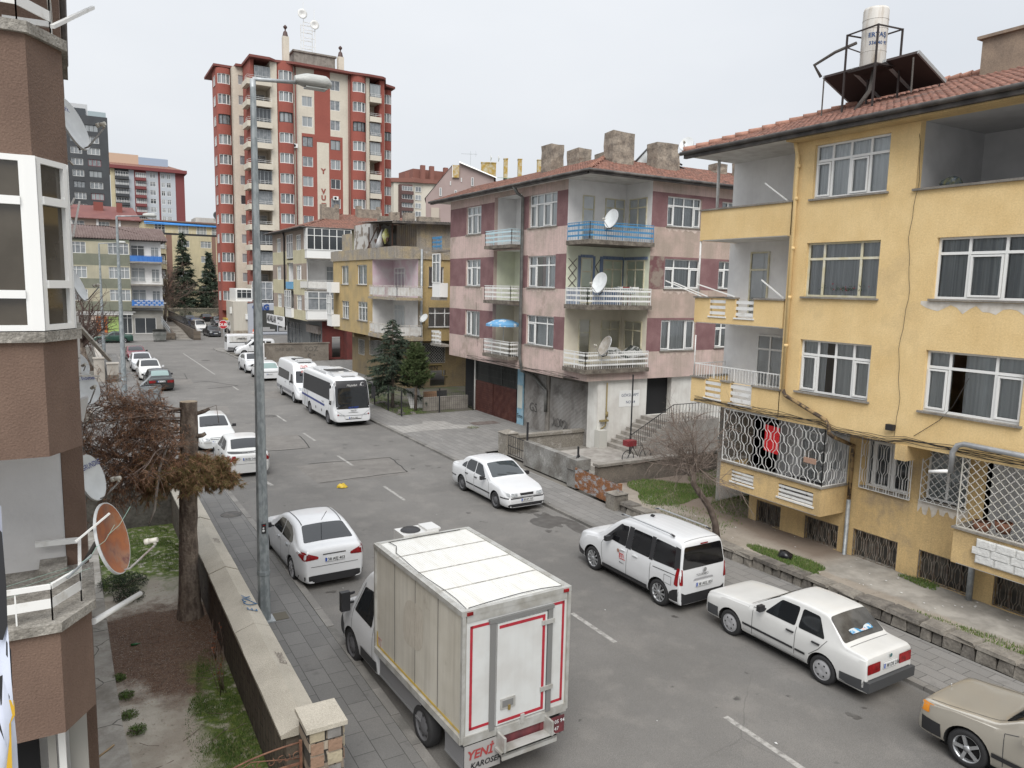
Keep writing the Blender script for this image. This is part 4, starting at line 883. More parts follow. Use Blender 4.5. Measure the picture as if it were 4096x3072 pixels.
fwin(ob,(19.1,65.6),ou,.03,1.37,5.0,6.7,3,.4,d=0);q=MB();q.tube([(21.72,50.75,10.3),(21.72,50.75,1.0)],.09,8);q.build('downpipe',STEEL,ob)
q=MB();q.box(21.6,30,50.95,51.1,10.45,12.25,0);q.box(21.45,21.62,51,55,10.45,12.2,0);q.box(20.4,20.55,56.5,62,10.45,12.5,1);q.box(20.5,22.6,57.0,57.15,10.45,12.4,1);q.box(20.3,20.4,62.5,65,10.45,11.9,0);q.face([(22.8,51.2,10.46),(22.8,57,10.46),(22.8,57,12.2),(22.8,51.2,12.2)],3)
for y in(52,54.5,57):q.bar((19.95,y,10.45),(19.95,y,12.1),.07,m=2)
q.bar((20.0,57.5,10.5),(20.0,55.3,12.0),.06,m=2)
for i in range(10):q.bar((20.0+i*.16,51.2,10.5),(20.0+i*.16,51.2,12.0),.02,m=2)
q.bar((20.0,53.0,11.0),(20.0,55.8,11.0),.05,.25,m=2)
q.build('rooftop_room',[OCHD,mat('peeling_plaster',(.45,.44,.42),.95,c2=(.2,.17,.14),scale=1.6,lo=.5,hi=.56,bump=.6,bscale=8),mat('rusty_iron',(.09,.045,.03),.8),DARK],ob)
q=MB();rows=[]
for i in range(2):
 rows.append([(19.3+12*j/120,50.3 if i==0 else 57.8,12.12+.012*j*.25+(.05 if j%2 else 0)+(.35 if i else 0))for j in range(121)])
q.grid(rows,0,False);q.face([(19.3,50.32,12.05),(19.3,57.8,12.4),(31.3,57.8,12.7),(31.3,50.32,12.35)],0);q.bar((19.3,50.3,12.05),(31.3,50.3,12.4),.06,.14);q.build('tin_roof',mat('dark_tin',(.05,.045,.042),.7,c2=(.14,.12,.1),scale=2),ob)
q=MB();q.tube([(20.0,53.6,10.7),(20.0,53.5,11.3),(20.05,53.45,11.8)],[.05,.3,.1],8);so_=q.build('sack',mat('yellow_sack',(.45,.45,.12),.8,c2=(.6,.6,.4),scale=4),None,label='yellow sack hanging in the ruined rooftop room',cat='sack')
q=MB();q.tube([(19.95,54.6,10.5),(19.9,54.4,11.0),(20.0,54.2,11.8)],[.35,.22,.04],7);q.build('cloth',mat('white_cloth',(.6,.6,.6),.9),None,label='white cloth hanging in the ruined rooftop room beside the yellow sack',cat='cloth')
q=MB();text_mb(q,'EYMEN',(22.2,51.98,1.35),(1,0,0),(0,0,1),.45,depth=.01,bold=.0);text_mb(q,'8O',(21.1,51.98,1.35),(1,0,0),(0,0,1),.5,depth=.01);q.build('graffiti',MT['black_spray'],ob)
q=MB();q.tube([(21.2,51.93,1.75),(23.9,51.93,1.75),(24.0,51.93,1.6),(24.0,51.93,.9),(24.4,51.93,.85)],.045,8);q.build('gas_pipe',MT['yellow_gas_paint'],ob)
for(x0,x1,y0,y1,z1)in((22.0,22.9,60,60.8,13.3),(24.4,26.3,57.6,58.2,13.25),(23.3,24.1,57.8,58.5,13.5)):
 q=MB();q.box(x0,x1,y0,y1,10.46,z1);q.build('chimney',CHIM,ob)
# ---------------------------------------------------------------- beige and taupe chequered block
cb=empty('chequered_apartment_block',(19.8,82,0),label='beige and taupe chequered apartment block with glazed corner balconies and brick-tiled roof',cat='building')
co=(19.8,89.5)
wl=[]
for z0,z1 in((10.95,12.5),(7.95,9.45),(4.9,6.4)):wl+=[(2.1,3.95,z0,z1),(10.65,12.55,z0,z1)]
lg=[(6.6,9.3,z,z+2.75)for z in(10.0,7.0,4.1)]
def paintC(s,z):
 lv=(z>11.0)or(8.0<z<9.6)or(4.9<z<6.45);return 1 if lv else 0
b=MB();wall(b,co,ou,0,14.7,3.9,13.0,wl+lg,depth=.2,paint=paintC,zcuts=(11,9.6,8,6.45,4.9))
for z in(10.0,7.0,4.1):
 b.face([(21.0,82.9,z),(21.0,80.2,z),(21.0,80.2,z+2.75),(21.0,82.9,z+2.75)],2);b.face([(20,82.9,z),(21,82.9,z),(21,82.9,z+2.75),(20,82.9,z+2.75)],2);b.face([(20,80.2,z),(20,82.9,z),(21,82.9,z),(21,80.2,z)],2);b.face([(20,80.2,z),(20,80.2,z+2.75),(21,80.2,z+2.75),(21,80.2,z)],2)
wall(b,(19.8,74.8),(1,0),0,12,3.9,13.0,[(.06,4.3,7.1,9.95)],depth=2.5,paint=lambda s,z:2 if s<4.3 else 0,cuts=(4.3,),mr=2)
b.face([(19.8,77.2,7.1),(24.1,77.2,7.1),(24.1,77.2,9.95),(19.8,77.2,9.95)],2)
b.face([(19.8,74.8,3.9),(19.8,89.5,3.9),(32,89.5,3.9),(32,74.8,3.9)],3)
b.build('upper_wall',[BEI,TAUP,WHT,CONC],cb)
for h in wl:fwin(cb,co,ou,*h,cols=3 if h[2]<10 else 3,trans=.3,pane=1)
for z in(10.0,7.0,4.1):fwin(cb,(20.95,82.9),ou,.3,2.2,z+.1,z+2.3,2,.25,d=.02,name='balcony_door')
q=MB();q.box(19.65,19.8,80.2,82.9,7.0,7.75);q.build('blue_panel',mat('blue_corrugated',(.06,.22,.42),.5,c2=(.2,.4,.55),scale=8,stretch=(1,4,.3)),cb)
q=MB();q.box(19.55,19.8,80.2,82.9,4.0,5.0);q.build('bay_apron',PVC,cb);fwin(cb,(19.55,82.9),ou,.02,2.68,5.0,6.85,3,.35,d=0);fwin(cb,(19.8,82.9),ou,.02,2.68,10.2,12.7,3,.35,d=.05,pane=2)
def glazed(zs,z0,z1,apron,pane,fm=PVC,cols=6):
 q=MB();q.box(19.6,24.1,74.0,74.8,zs-.1,zs,1);q.box(19.62,24.1,74.05,74.1,zs,apron,0);q.box(19.62,19.67,74.1,74.8,zs,apron,0);q.build('glazed_bay',[fm,CONC],cb)
 fwin(cb,(19.6,74.05),(1,0),0.02,4.48,apron,z1,cols,.35,d=0,pane=pane,fw=.07);fwin(cb,(19.6,74.8),ou,.02,.75,apron,z1,2,.35,d=0,pane=pane)
glazed(10.1,10.1,13.0,10.9,0);glazed(4.1,4.1,6.85,5.0,2,cols=4)
q=MB();rail(q,[(19.7,77),(19.7,74.1),(24.1,74.1)],.85,7.1,flats=(.5,),fh=.65);q.build('covered_railing',mat('white_sheeting',(.6,.59,.56),.9,c2=(.5,.49,.46),scale=5,bump=.5,bscale=8),cb)
q=MB();q.box(19.55,24.1,74.0,74.8,6.93,7.08);q.build('balcony_slab',CONC,cb)
fwin(cb,(19.8,77.15),(1,0),2.6,4.1,7.3,9.4,2,.25,d=-.02,name='balcony_door')
b=MB();ez=13.1;sl_=.33
tile_roof(b,(19.1,74.1,ez),(19.1,90.3,ez),(24.9,79.9,ez+5.8*sl_),(24.9,84.5,ez+5.8*sl_),seed=8,tw=.3,row=.4)
tile_roof(b,(19.1,74.1,ez),(32,74.1,ez),(24.9,79.9,ez+5.8*sl_),(32,79.9,ez+5.8*sl_),seed=9,tw=.3,row=.4)
b.prism([(19.2,74.2),(32,74.2),(32,90.2),(19.2,90.2)],ez-.13,ez-.06,1);zr=ez+5.8*sl_-.04
b.face([(19.15,74.15,ez-.05),(32,74.15,ez-.05),(32,79.9,zr),(24.9,79.9,zr)],1);b.face([(19.15,74.15,ez-.05),(24.9,79.9,zr),(24.9,84.5,zr),(19.15,90.3,ez-.05)],1)
rf=b.build('roof',[TILE,GUT],cb);q=MB();q.tube([(19.0,90.4,ez-.05),(19.0,74.0,ez-.05),(32,74.0,ez-.05)],.08,6);q.build('gutter',GUT,rf)
q=MB();q.tube([(19.6,83.6,13),(19.7,83.6,12.6),(19.7,83.6,2.5)],.09,8);q.build('downpipe',BLKP,cb)
for(x0,x1,y0,y1,z0,z1)in((22.1,23.9,77.4,78.2,13.5,15.4),(26.3,28.9,78.8,79.5,14,15.6),(29.3,30.3,76.8,77.5,13.8,15.0)):
 q=MB();q.box(x0,x1,y0,y1,z0,z1);q.box(x0,x0+.5,y0,y1,z1,z1+.3);q.box(x1-.3,x1,y0,y1,z1,z1+.35);q.build('chimney',CHIM,rf)
b=MB();wall(b,(21.3,89.5),ou,0,14.5,0,3.9,[(.3,6.8,.8,3.2),(10,14.2,.4,3.0)],depth=.2,m=0);wall(b,(21.3,75.0),(1,0),0,9,0,3.9,[(1.0,1.9,.2,2.3)],m=1)
b.box(23.5,33,73.8,74.9,0,3.6,1);b.build('ground_storey',[mat('grey_shopfront',(.16,.165,.165),.7),mat('red_painted_wall',(.14,.035,.03),.9,c2=(.10,.03,.026),scale=1.5)],cb)
fwin(cb,(21.3,89.5),ou,.3,6.8,.8,3.2,4,.3,fm=STEEL,pane=2,name='shop_window');fwin(cb,(21.3,89.5),ou,10,14.2,.4,3.0,4,0,fm=STEEL,pane=0,name='shop_window')
q=MB();q.box(21.0,21.3,75.4,80.0,2.55,3.35);q.build('faded_shop_sign',mat('faded_sign',(.33,.29,.26),.8,c2=(.24,.2,.18),scale=3),cb)
q=MB();q.box(19.5,19.56,83.2,91.9,2.85,3.95);bo=q.build('shop_banner',mat('banner_white',(.66,.66,.66),.6),None,label='white printed banner with black lettering stretched along the chequered block',cat='banner')
q=MB();text_mb(q,'AKARLAR',(19.49,91.7,3.1),(0,-1,0),(0,0,1),1.05,depth=.01,bold=.03);text_mb(q,'KARDEŞLER',(19.49,86.6,3.5),(0,-1,0),(0,0,1),.5,depth=.01,bold=.02);text_mb(q,'www.',(19.49,86.2,3.05),(0,-1,0),(0,0,1),.3,depth=.01)
q.build('lettering',MT['black_spray'],bo)
q=MB();q.box(15.3,21.6,73.8,74.0,-.1,1.75);q.box(15.2,21.7,73.74,74.06,1.75,1.85);q.box(15.0,15.35,73.7,74.1,-.1,1.9,1)
q.box(15.15,15.3,60.0,73.7,-.1,.12);gw=q.build('graffiti_wall',[mat('dull_wall',(.20,.175,.145),.95,c2=(.14,.12,.10),scale=1.2,bump=.6,bscale=12,fine=.3),WHT],None,label='low concrete wall with scrawled graffiti behind the parked white minibus',cat='wall')
q=MB();text_mb(q,'SOZ',(19.2,73.79,1.0),(1,0,0),(0,0,1),.7,depth=.01);text_mb(q,'DAK SARI',(16.4,73.79,1.1),(1,0,0),(0,0,1),.42,depth=.01)
crescent(q,(19.7,73.78,.6),.22,(1,0,0),(0,0,1));star(q,(20.15,73.78,.62),.14,(1,0,0),(0,0,1));q.build('graffiti',mat('worn_spray',(.10,.09,.08),.9),gw)
# ---------------------------------------------------------------- red and cream tower
tb=empty('red_cream_tower',(33,126,0),label='tall red and cream apartment tower with rounded bays, tallest building in view',cat='building')
RED=mat('tower_red',(.27,.078,.058),.9,c2=(.245,.07,.052),scale=.5,fine=.08,bscale=3,streak=.04);CRM=mat('tower_cream',(.56,.515,.43),.9,c2=(.50,.46,.385),scale=.4,fine=.08,bscale=3,streak=.06)
FZ=[39.07-3.0*i for i in range(12)]
def roundbay(mb,x0,x1,y,bulge,z0,z1,n=10,m=0):
 A=[];
 for i in range(n+1):
  t=math.pi*i/n;A.append(((x0+x1)/2-(x1-x0)/2*math.cos(t),y-bulge*math.sin(t)**.7 if 0<i<n else y))
 mb.grid([[(x,yy,z0)for x,yy in A],[(x,yy,z1)for x,yy in A]],m,False);mb.face([(x,yy,z1)for x,yy in A][::1],m);mb.face([(x,yy,z0)for x,yy in A][::-1],m);return A
def bay(x0,x1,y,bulge,zt,zb):
 b=MB();zs=[z for z in FZ if z>zb+1];top=zt
 for z in zs+[zb]:
  b=MB();roundbay(b,x0,x1,y,bulge,z,top);top=z-1.5;b.build('bay_panel',RED,tb)
 for z in zs:
  q=MB();w_=(x1-x0)*.3;roundbay(q,x0+w_*.3,x1-w_*.3,y,bulge*.82,z-1.5,z,m=1);A=[]
  fm=BROWNF if abs(z-FZ[2])<.1 else PVC
  for i in range(11):
   t=math.pi*i/10;xx,yy=(x0+x1)/2-(x1-x0)/2*.96*math.cos(t),y-bulge*.9*math.sin(t)**.7 if 0<i<10 else y
   if i in(2,4,6,8):q.bar((xx,yy,z-1.5),(xx,yy,z),.09)
   if 2<=i<=8:A.append((xx,yy))
  pw=[]
  for s0_ in(0,1):pw=[((x0+x1)/2-(x1-x0)/2*math.cos(math.pi*i/10),y-bulge*math.sin(math.pi*i/10)**.7 if 0<i<10 else y)for i in((0,1,2)if s0_==0 else(8,9,10))];q.grid([[(a,c_,z-1.5)for a,c_ in pw],[(a,c_,z)for a,c_ in pw]],2,False)
  for zz in(z-.04,z-1.45):
   for(a,c)in zip(A,A[1:]):q.bar((*a,zz),(*c,zz),.07)
  q.build('window',[fm,RNW.choice([PANES[1],PANES[1],PANES[2]]),RED],tb)
bay(27.5,30.0,120.0,1.1,40.4,3);bay(38.9,41.4,120.0,1.1,40.4,3);bay(20.0,22.2,127.2,1.1,39.9,3);bay(45.9,47.6,125.0,1.1,39.9,3)
def strip(x0,x1,y,zt,m=1,holes=(),paint=None,zc=(),cu=()):
 b=MB();wall(b,(x0,y),(1,0),0,x1-x0,0,zt,holes,depth=.15,m=m,paint=paint,zcuts=zc,cuts=cu)
 return b
def cpaint(s,z):
 x=30+s
 if z>30.5:return 0 if 33.25<x<35.75 else 1
 if 31.25<x<37.7:return 1 if(33.6<x<35.5 and z<29.4)else 0
 return 1
hc=[]
for i,z in enumerate(FZ):hc+=[(1.35,2.95,z-1.55,z-.05),(5.75+.05*i*0,7.3,z-1.6+.0,z-.1)]
b=strip(30.0,38.9,120.0,40.5,1,hc,cpaint,(30.5,29.4),(1.25,3.25,3.6,5.5,5.75,7.7));b.build('centre_wall',[RED,CRM],tb)
for h in hc:fwin(tb,(30,120),(1,0),*h,cols=2,trans=0,fm=BROWNF if RNW.random()<.15 else PVC)
side=[]
def seg(x0,x1,y0,zt,m,wx=None,back=128):
 hs=[(wx[0]-x0,wx[1]-x0,z-1.5,z-.1)for z in FZ]if wx else[]
 b=strip(x0,x1,y0,zt,0,hs);b.face([(x0,y0,0),(x0,y0,zt),(x0,back,zt),(x0,back,0)],0);b.face([(x1,y0,0),(x1,back,0),(x1,back,zt),(x1,y0,zt)],0);b.build('pier',m,tb)
 for h in hs:fwin(tb,(x0,y0),(1,0),*h,cols=2 if h[1]-h[0]>1 else 1,trans=0)
seg(22.2,24.1,125.2,40.1,CRM,(23.0,23.9));seg(23.7,24.2,119.6,40.4,RED);seg(26.5,27.5,119.4,40.3,CRM);seg(41.4,42.0,119.6,40.3,CRM);seg(43.7,44.5,119.6,40.0,RED);seg(44.5,46.0,123.5,39.7,CRM,(44.7,45.3))
b=MB()
b.box(24.2,26.5,122.4,122.6,0,40.2);b.box(42.0,43.7,122.2,122.4,0,40.0);b.build('recess_wall',CRM,tb)
for i,z in enumerate(FZ):
 f0=z-2.35
 for x0,x1,k in((23.0,26.6,0),(41.9,43.8,1)):
  q=MB();q.box(x0,x1,118.7 if k==0 else 119.0,122.4,f0-.35,f0-.15,0);q.box(x0,x1,118.7 if k==0 else 119.0,118.85 if k==0 else 119.15,f0-.15,f0+.45,0)
  if k==0:q.box(x0,x0+.15,118.85,122.4,f0-.15,f0+.45,0)
  so_=q.build('balcony',CRM,tb);q=MB();rail(q,[(x0+.1,120.5),(x0+.1,118.78 if k==0 else 119.08),(x1-.05,118.78 if k==0 else 119.08)],.5,f0+.45,flats=(.55,),fh=.04,post=1);q.build('railing',WHITEM,so_)
  if(i*7+k*3)%3!=1:
   fwin(tb,(x0,119.3),(1,0),1.25 if k==0 else.1,x1-x0-.1,f0-.1,f0+2.45,4 if k==0 else 3,0,fm=STEEL,d=0,pane=(2,1,0)[(i+k)%3])
  else:fwin(tb,(x0,122.35),(1,0),1.4 if k==0 else.3,x1-x0-.3,f0,f0+2.1,2,.2,d=0,name='balcony_door')
b=MB()
for poly in([(19.7,126.5),(22.6,126.5),(22.6,124.6),(23.4,124.6),(23.4,118.4),(26.3,118.4),(27.3,119.2),(30.2,118.6),(38.7,118.9),(41.7,118.6),(43.9,118.7),(44.6,119.2),(45.9,122.6),(47.9,123.6),(48,136),(19.7,136)],):
 b.prism(poly,40.1,40.45)
b.build('cornice',mat('roof_trim',(.16,.05,.04),.8),tb)
b=MB();b.box(22.2,47.5,128,140,0,40.1);b.build('core_block',CRM,tb)
b=MB();b.box(20.15,22.25,127.3,131,0,40.1);b.build('corner_wing',RED,tb)
for z in FZ:fwin(tb,(20.14,129.6),(0,-1),.2,2.0,z-1.5,z-.1,2,0,d=-.03)
b=MB();b.box(31,37.5,123,130,40.4,43.2);b.box(30.8,37.7,122.8,130.2,43.2,43.45);b.build('lift_house',CONC,tb)
for x,z in((29.6,44.9),(38.2,43.3)):
 q=MB();q.box(x-.45,x+.45,122,122.9,40.3,z);q.lathe((x,122.45,z),[(.45,0),(.3,.7),(.1,.9),(.1,1.1),(.3,1.35),(.3,1.5),(.05,1.75)],10,m=1);q.build('chimney',[CRM,mat('brown_cowl',(.06,.03,.025),.6)],tb)
b=MB()
for x in(32.8,34.6):
 for y in(124,125.6):b.bar((x,y,43.4),(x,y,48.2),.1)
for z in(44.6,45.8,47.0,48.1):b.bar((32.8,124,z),(34.6,124,z),.08);b.bar((32.8,125.6,z),(34.6,125.6,z),.08);b.bar((33.4,124,z-.4),(34.0,124,z-.4),.06)
b.bar((32.8,124,48),(32.8,124,51),.06);b.bar((34.5,124,48),(34.5,124,50.4),.06);at_=b.build('antenna_mast',WHITEM,tb)
for x,z,r in((32.6,49.2,.75),(34.5,47.9,.7)):
 q=MB();q.lathe((x,123.7,z),[(.01,.25),(r*.6,.12),(r,0),(r,.03),(.01,.3)],16,'y');q.build('dish',WHITEM,at_)
q=MB()
for ch,z in(('Y',26.7),('V',23.6),('U',22.6),('Z',21.4),('S',18.4),('U',17.3)):text_mb(q,ch,(34.55,119.96,z-2.0),(1,0,0),(0,0,1),1.05,depth=.01,align='CENTER',bold=.05)
q.build('lettering',RED,tb)
q=MB();q.tube([(30.3,119.7,40),(30.35,119.7,3)],.1,6);q.tube([(38.65,119.7,40),(38.6,119.7,3)],.1,6);q.build('downpipe',mat('roof_trim',(.16,.05,.04)),tb)
for x,z in((30.1,28.1),(36.4,20.7)):
 q=MB();q.box(x-.4,x+.4,119.5,119.85,z,z+.6);q.lathe((x-.08,119.49,z+.3),[(.01,0),(.22,0),(.22,.02)],10,'y',1);q.build('air_conditioner',[WHITEM,DARK],tb)
db=empty('car_showroom',(24,118,0),label='low grey showroom with blue lettering at the foot of the red tower',cat='building')
b=MB();b.box(19.4,21.3,113.2,119,-.1,4.75,0);b.box(21.3,33,112.6,119,-.1,4.4,1);b.face([(22.1,112.59,.4),(30,112.59,.4),(30,112.59,3.55),(22.1,112.59,3.55)],2);b.box(21.9,30.2,112.5,112.6,.1,.4,1);b.box(19.3,21.35,113.1,113.2,-.1,.6,3)
for x in(22.1,25.4,28.7):b.box(x-.05,x+.05,112.5,112.6,.4,3.55,1)
b.build('front_wall',[mat('cream_panel',(.46,.43,.37),.8,streak=.2),mat('silver_cladding',(.36,.38,.42),.4),mat('showroom_glass',(.055,.057,.055),.12),mat('stone_plinth',(.20,.16,.12),.9,c2=(.3,.27,.22),scale=3)],db)
q=MB();text_mb(q,'GAG',(21.9,112.55,3.62),(1,0,0),(0,0,1),1.1,depth=.02,bold=.06);q.build('lettering',mat('sign_blue_bright',(.02,.06,.22),.5),db)
q=MB();q.box(19.9,22.2,114.0,119.0,4.76,6.6,0);so_=q.build('glazed_annex',WHITEM,db);fwin(db,(19.9,113.98),(1,0),.15,2.2,5.2,6.45,3,.3,d=0,pane=0);fwin(db,(22.9,118.6),(1,0),.15,3.2,4.9,7.6,3,.35,d=0,pane=2)
q=MB();q.box(19.2,19.4,114.5,115.2,3.0,3.9);q.box(21.0,21.3,112.9,113.15,2.2,3.0);q.build('meter_box',WHITEM,db)
q=MB()
for i,(x0,x1,z1)in enumerate(((22.4,25.0,1.1),(25.6,29.4,1.3))):q.prism([(x0,112.55),(x1,112.55),(x1,112.57),(x0,112.57)],.5,z1-.3);q.prism([(x0+.5,112.55),(x1-.7,112.55),(x1-.7,112.57),(x0+.5,112.57)],z1-.3,z1)
q.build('window_decal',mat('pale_decal',(.3,.3,.3),.5),db)
# ---------------------------------------------------------------- green-banded block on the far side of the crossing
gb=empty('green_banded_block',(3,118,0),label='cream and sage green banded block with blue balcony panels and brown hipped roof',cat='building')
GRN=mat('sage_render',(.155,.165,.125),.9,c2=(.19,.195,.15),scale=.8,bump=.3,fine=.2,streak=.25);LEM=mat('pale_lemon_render',(.40,.37,.27),.9,c2=(.34,.32,.24),scale=.8,fine=.15,streak=.2)
hs=[]
for z0,z1 in((10.9,12.4),(7.65,9.2),(4.65,6.15)):hs+=[(16.0,18.5,z0,z1),(7.2,9.4,z0,z1),(11.0,13.4,z0,z1)]
b=MB();wall(b,(-12,116),(1,0),0,18.6,3.3,12.9,hs,depth=.15,paint=lambda s,z:0 if(z>12.5 or 9.35<z<10.9 or 6.3<z<7.6 or z<4.55)and not(s<8)else 1,zcuts=(12.5,9.35,10.9,6.3,7.6,4.55),cuts=(8,))
wall(b,(6.6,117.2),(1,0),0,4.0,3.3,12.9,(),m=2);b.face([(10.6,117.2,0),(10.6,130,0),(10.6,130,12.9),(10.6,117.2,12.9)],2);b.face([(6.6,116,3.3),(6.6,117.2,3.3),(6.6,117.2,12.9),(6.6,116,12.9)],2)
wall(b,(-12,116.6),(1,0),0,22.5,0,3.3,[(13.6,16.6,.2,2.6),(17.4,18.6,.1,3.0),(18.9,21.6,.1,2.3)],m=3);b.face([(-12,116,3.3),(10.6,116,3.3),(10.6,118,3.3),(-12,118,3.3)],3)
b.build('wall',[GRN,LEM,WHT,mat('dirty_cream',(.33,.32,.29),.9,c2=(.22,.21,.19),scale=.7)],gb)
for h in hs:fwin(gb,(-12,116),(1,0),*h,cols=4 if h[0]>10 else 3,trans=.3,pane=1 if h[2]<9 else 2)
for z in(10.0,6.95,3.95):
 q=MB();q.box(6.55,10.65,115.6,117.2,z-.2,z);so_=q.build('balcony_slab',CONC,gb)
 q=MB();rail(q,[(6.6,115.65),(10.6,115.65),(10.6,117)],.85,z,flats=()if 6<z<8 else(.5,),fh=.75,bars=.16 if 6<z<8 else 0);q.build('railing_panel',WHITEM if 6<z<8 else(mat('blue_tarp',(.02,.11,.38),.6,c2=(.05,.18,.46),scale=5,stretch=(3,1,.2))),so_)
 if z<5:
  q=MB()
  for r_i in range(3):
   for k_ in range(6):x=6.9+k_*.65+(r_i%2)*.3;q.box(x,x+.42,115.55,115.6,z+.12+r_i*.28,z+.2+r_i*.28)
  q.build('white_bricks',PVC,so_)
 fwin(gb,(6.6,117.15),(1,0),.2,1.9,z+.35,z+2.25,2,.22,d=0,pane=1 if z<8 else 0);fwin(gb,(6.6,117.15),(1,0),2.7,3.7,z+.35,z+2.1,2,.2,d=0,pane=1)
fwin(gb,(-12,116.6),(1,0),17.4,18.6,.1,3.0,2,.25,pane=0,name='shop_door');fwin(gb,(-12,116.6),(1,0),18.9,21.6,.1,2.3,2,0,pane=0,name='entrance_door')
q=MB();q.box(2.2,3.5,116.5,116.58,.3,2.5,0);q.box(3.6,4.9,116.5,116.58,.3,2.5,1);q.build('shop_poster',[mat('orange_panel',(.45,.13,.03),.7),mat('lime_panel',(.30,.42,.13),.7)],gb)
q=MB();q.box(-2,6.7,115.9,116.0,2.75,3.0);q.tube([(-2,115.8,3.1),(7,115.8,3.1)],.07,6);q.build('awning_tube',WHITEM,gb)
b=MB();e=12.95;rw_=2.0
A_=[(-13,115.1,e),(11.4,116.2,e),(11.4,130,e),(-13,130,e)];R0,R1=(-2,121.5,e+rw_),(4.5,121.5,e+rw_)
n=60
tile_roof(b,A_[0],A_[1],R0,R1,tw=.33,row=5,amp=.05);b.face([A_[1],A_[2],R1]);b.face([A_[0],R0,A_[3]]);b.face([A_[3],R0,R1,A_[2]]);b.prism([(-13,115.2),(11.3,116.3),(11.3,130),(-13,130)],e-.15,e-.02,1)
b.build('roof',[mat('brown_sheet_roof',(.10,.065,.058),.7,c2=(.14,.10,.09),scale=1.5,streak=.2),GUT],gb)
# ---------------------------------------------------------------- yellow terrace block, red-roofed block
yb2=empty('cream_terrace_block',(20,170,0),label='pale yellow block with brown piers and a blue awning on its roof terrace',cat='building')
PY=mat('pale_yellow_render',(.52,.46,.30),.9,c2=(.45,.40,.27),scale=.5,streak=.25,fine=.1);BP=mat('brown_pier',(.22,.13,.10),.9)
hs=[]
for z in(15.6,12.58,9.53,6.45,3.4):hs+=[(7.4,9.7,z-1.35,z),(11.85,13.9,z-1.35,z),(15,16.6,z-1.35,z)];
b=MB();wall(b,(11,169),(1,0),0,20,-1,16.6,hs+[(2.2,5.2,z-1.9,z+.2)for z in(15.6,12.58,9.53,6.45)],depth=.3,paint=lambda s,z:1 if(s<.9 or 5.3<s<6.4 or 14.0<s<14.8)else 0,cuts=(.9,5.3,6.4,14,14.8))
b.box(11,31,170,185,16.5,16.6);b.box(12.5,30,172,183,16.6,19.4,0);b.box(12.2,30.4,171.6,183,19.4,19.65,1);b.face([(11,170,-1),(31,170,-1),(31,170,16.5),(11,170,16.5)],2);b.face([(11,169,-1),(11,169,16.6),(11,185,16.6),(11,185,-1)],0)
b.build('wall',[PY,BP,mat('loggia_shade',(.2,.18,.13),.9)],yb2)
for h in hs:fwin(yb2,(11,169),(1,0),*h,cols=3,trans=.3)
for z in(15.6,12.58,9.53,6.45):
 fwin(yb2,(11,169.4),(1,0),3.0,5.0,z-1.7,z-.1,3,.25,d=0);bars_rail(yb2,(11,169),(1,0),2.1,5.3,z-1.95,.8,.4,'flat')
for x in(2.0,6.5,10,13,17):fwin(yb2,(12.5,171.95),(1,0),x,x+2,17.1,18.9,3,.3,d=0)
q=MB();q.face([(12.6,171.4,19.1),(27.0,171.4,18.7),(27.0,172,19.1),(12.6,172,19.5)]);q.box(12.6,27,171.35,171.42,18.75,18.95);q.build('blue_awning',mat('awning_blue',(.06,.25,.62),.6),yb2)
q=MB();q.box(11,28.5,169.0,169.2,16.6,17.0);q.build('terrace_net',BLKP,yb2);bars_rail(yb2,(11,169.1),(1,0),.1,17.5,16.9,.7,0,'bars')
rb=empty('red_roofed_block',(3,155,0),label='pink rendered block with broad dark red roof and red chimneys',cat='building')
b=MB();wall(b,(-16,150),(1,0),0,26.2,0,17.7,[(15.5,17.8,15.6,17.3),(19.8,21.6,15.6,17.3),(12,13.5,15.6,17.3)],depth=.2);b.face([(10.2,150,0),(10.2,165,0),(10.2,165,17.7),(10.2,150,17.7)]);b.build('wall',mat('pale_pink_render',(.42,.34,.29),.9,c2=(.35,.28,.24),scale=.5),rb)
for h in((15.5,17.8),(19.8,21.6),(12,13.5)):fwin(rb,(-16,150),(1,0),h[0],h[1],15.6,17.3,3,.3)
for x in(-.3,3.6,7.0):q=MB();q.box(x,x+.35,149.8,150,15.0,17.8);q.build('pilaster',WHT,rb)
b=MB();b.face([(-17,149.2,17.8),(10.6,149.2,17.8),(9.8,158,20.6),(-17,158,20.6)]);b.face([(10.6,149.2,17.8),(10.6,166,17.8),(9.8,158,20.6)]);b.box(-17,10.6,149.2,166,17.65,17.78);b.build('roof',mat('red_sheet_roof',(.14,.05,.045),.8,c2=(.17,.065,.055),scale=.6,streak=.1),rb)
for x,y in((-1.2,154),(3.4,154.5),(7.0,154.0),(-5,154)):q=MB();q.box(x,x+1.5 if x>3 and x<7 else x+.9,y,y+1,18.8,21.0);q.build('chimney',mat('red_chimney',(.20,.062,.05),.85),rb)
# ---------------------------------------------------------------- towers on the skyline
dk=empty('charcoal_tower',(3,240,0),label='charcoal clad apartment tower with red-rimmed windows at the far left',cat='building')
CHG=mat('charcoal_cladding',(.035,.038,.042),.6,c2=(.045,.05,.055),scale=.3)
k=240/220.
fz=[45.2-2.76*i for i in range(12)];fz=[7.8+(z-7.8)*k for z in fz]
hs=[]
for i,z in enumerate(fz):
 x0=3.8*k+(i*.12);hs+=[(x0+12,x0+12+3.1,z-1.75,z),(x0+12-3.9,x0+12-1.2,z-1.75,z),(x0+12-7.4,x0+12-5.2,z-1.75,z)]
b=MB();wall(b,(-12,240),(1,0),0,21.6,0,51.0,hs,depth=.3);b.face([(9.6,240,0),(10.2,262,0),(10.2,262,49.5),(9.6,240,49.5)]);b.face([(-12,240,51),(9.6,240,51),(9.6,262,51),(-12,262,51)]);b.build('wall',CHG,dk)
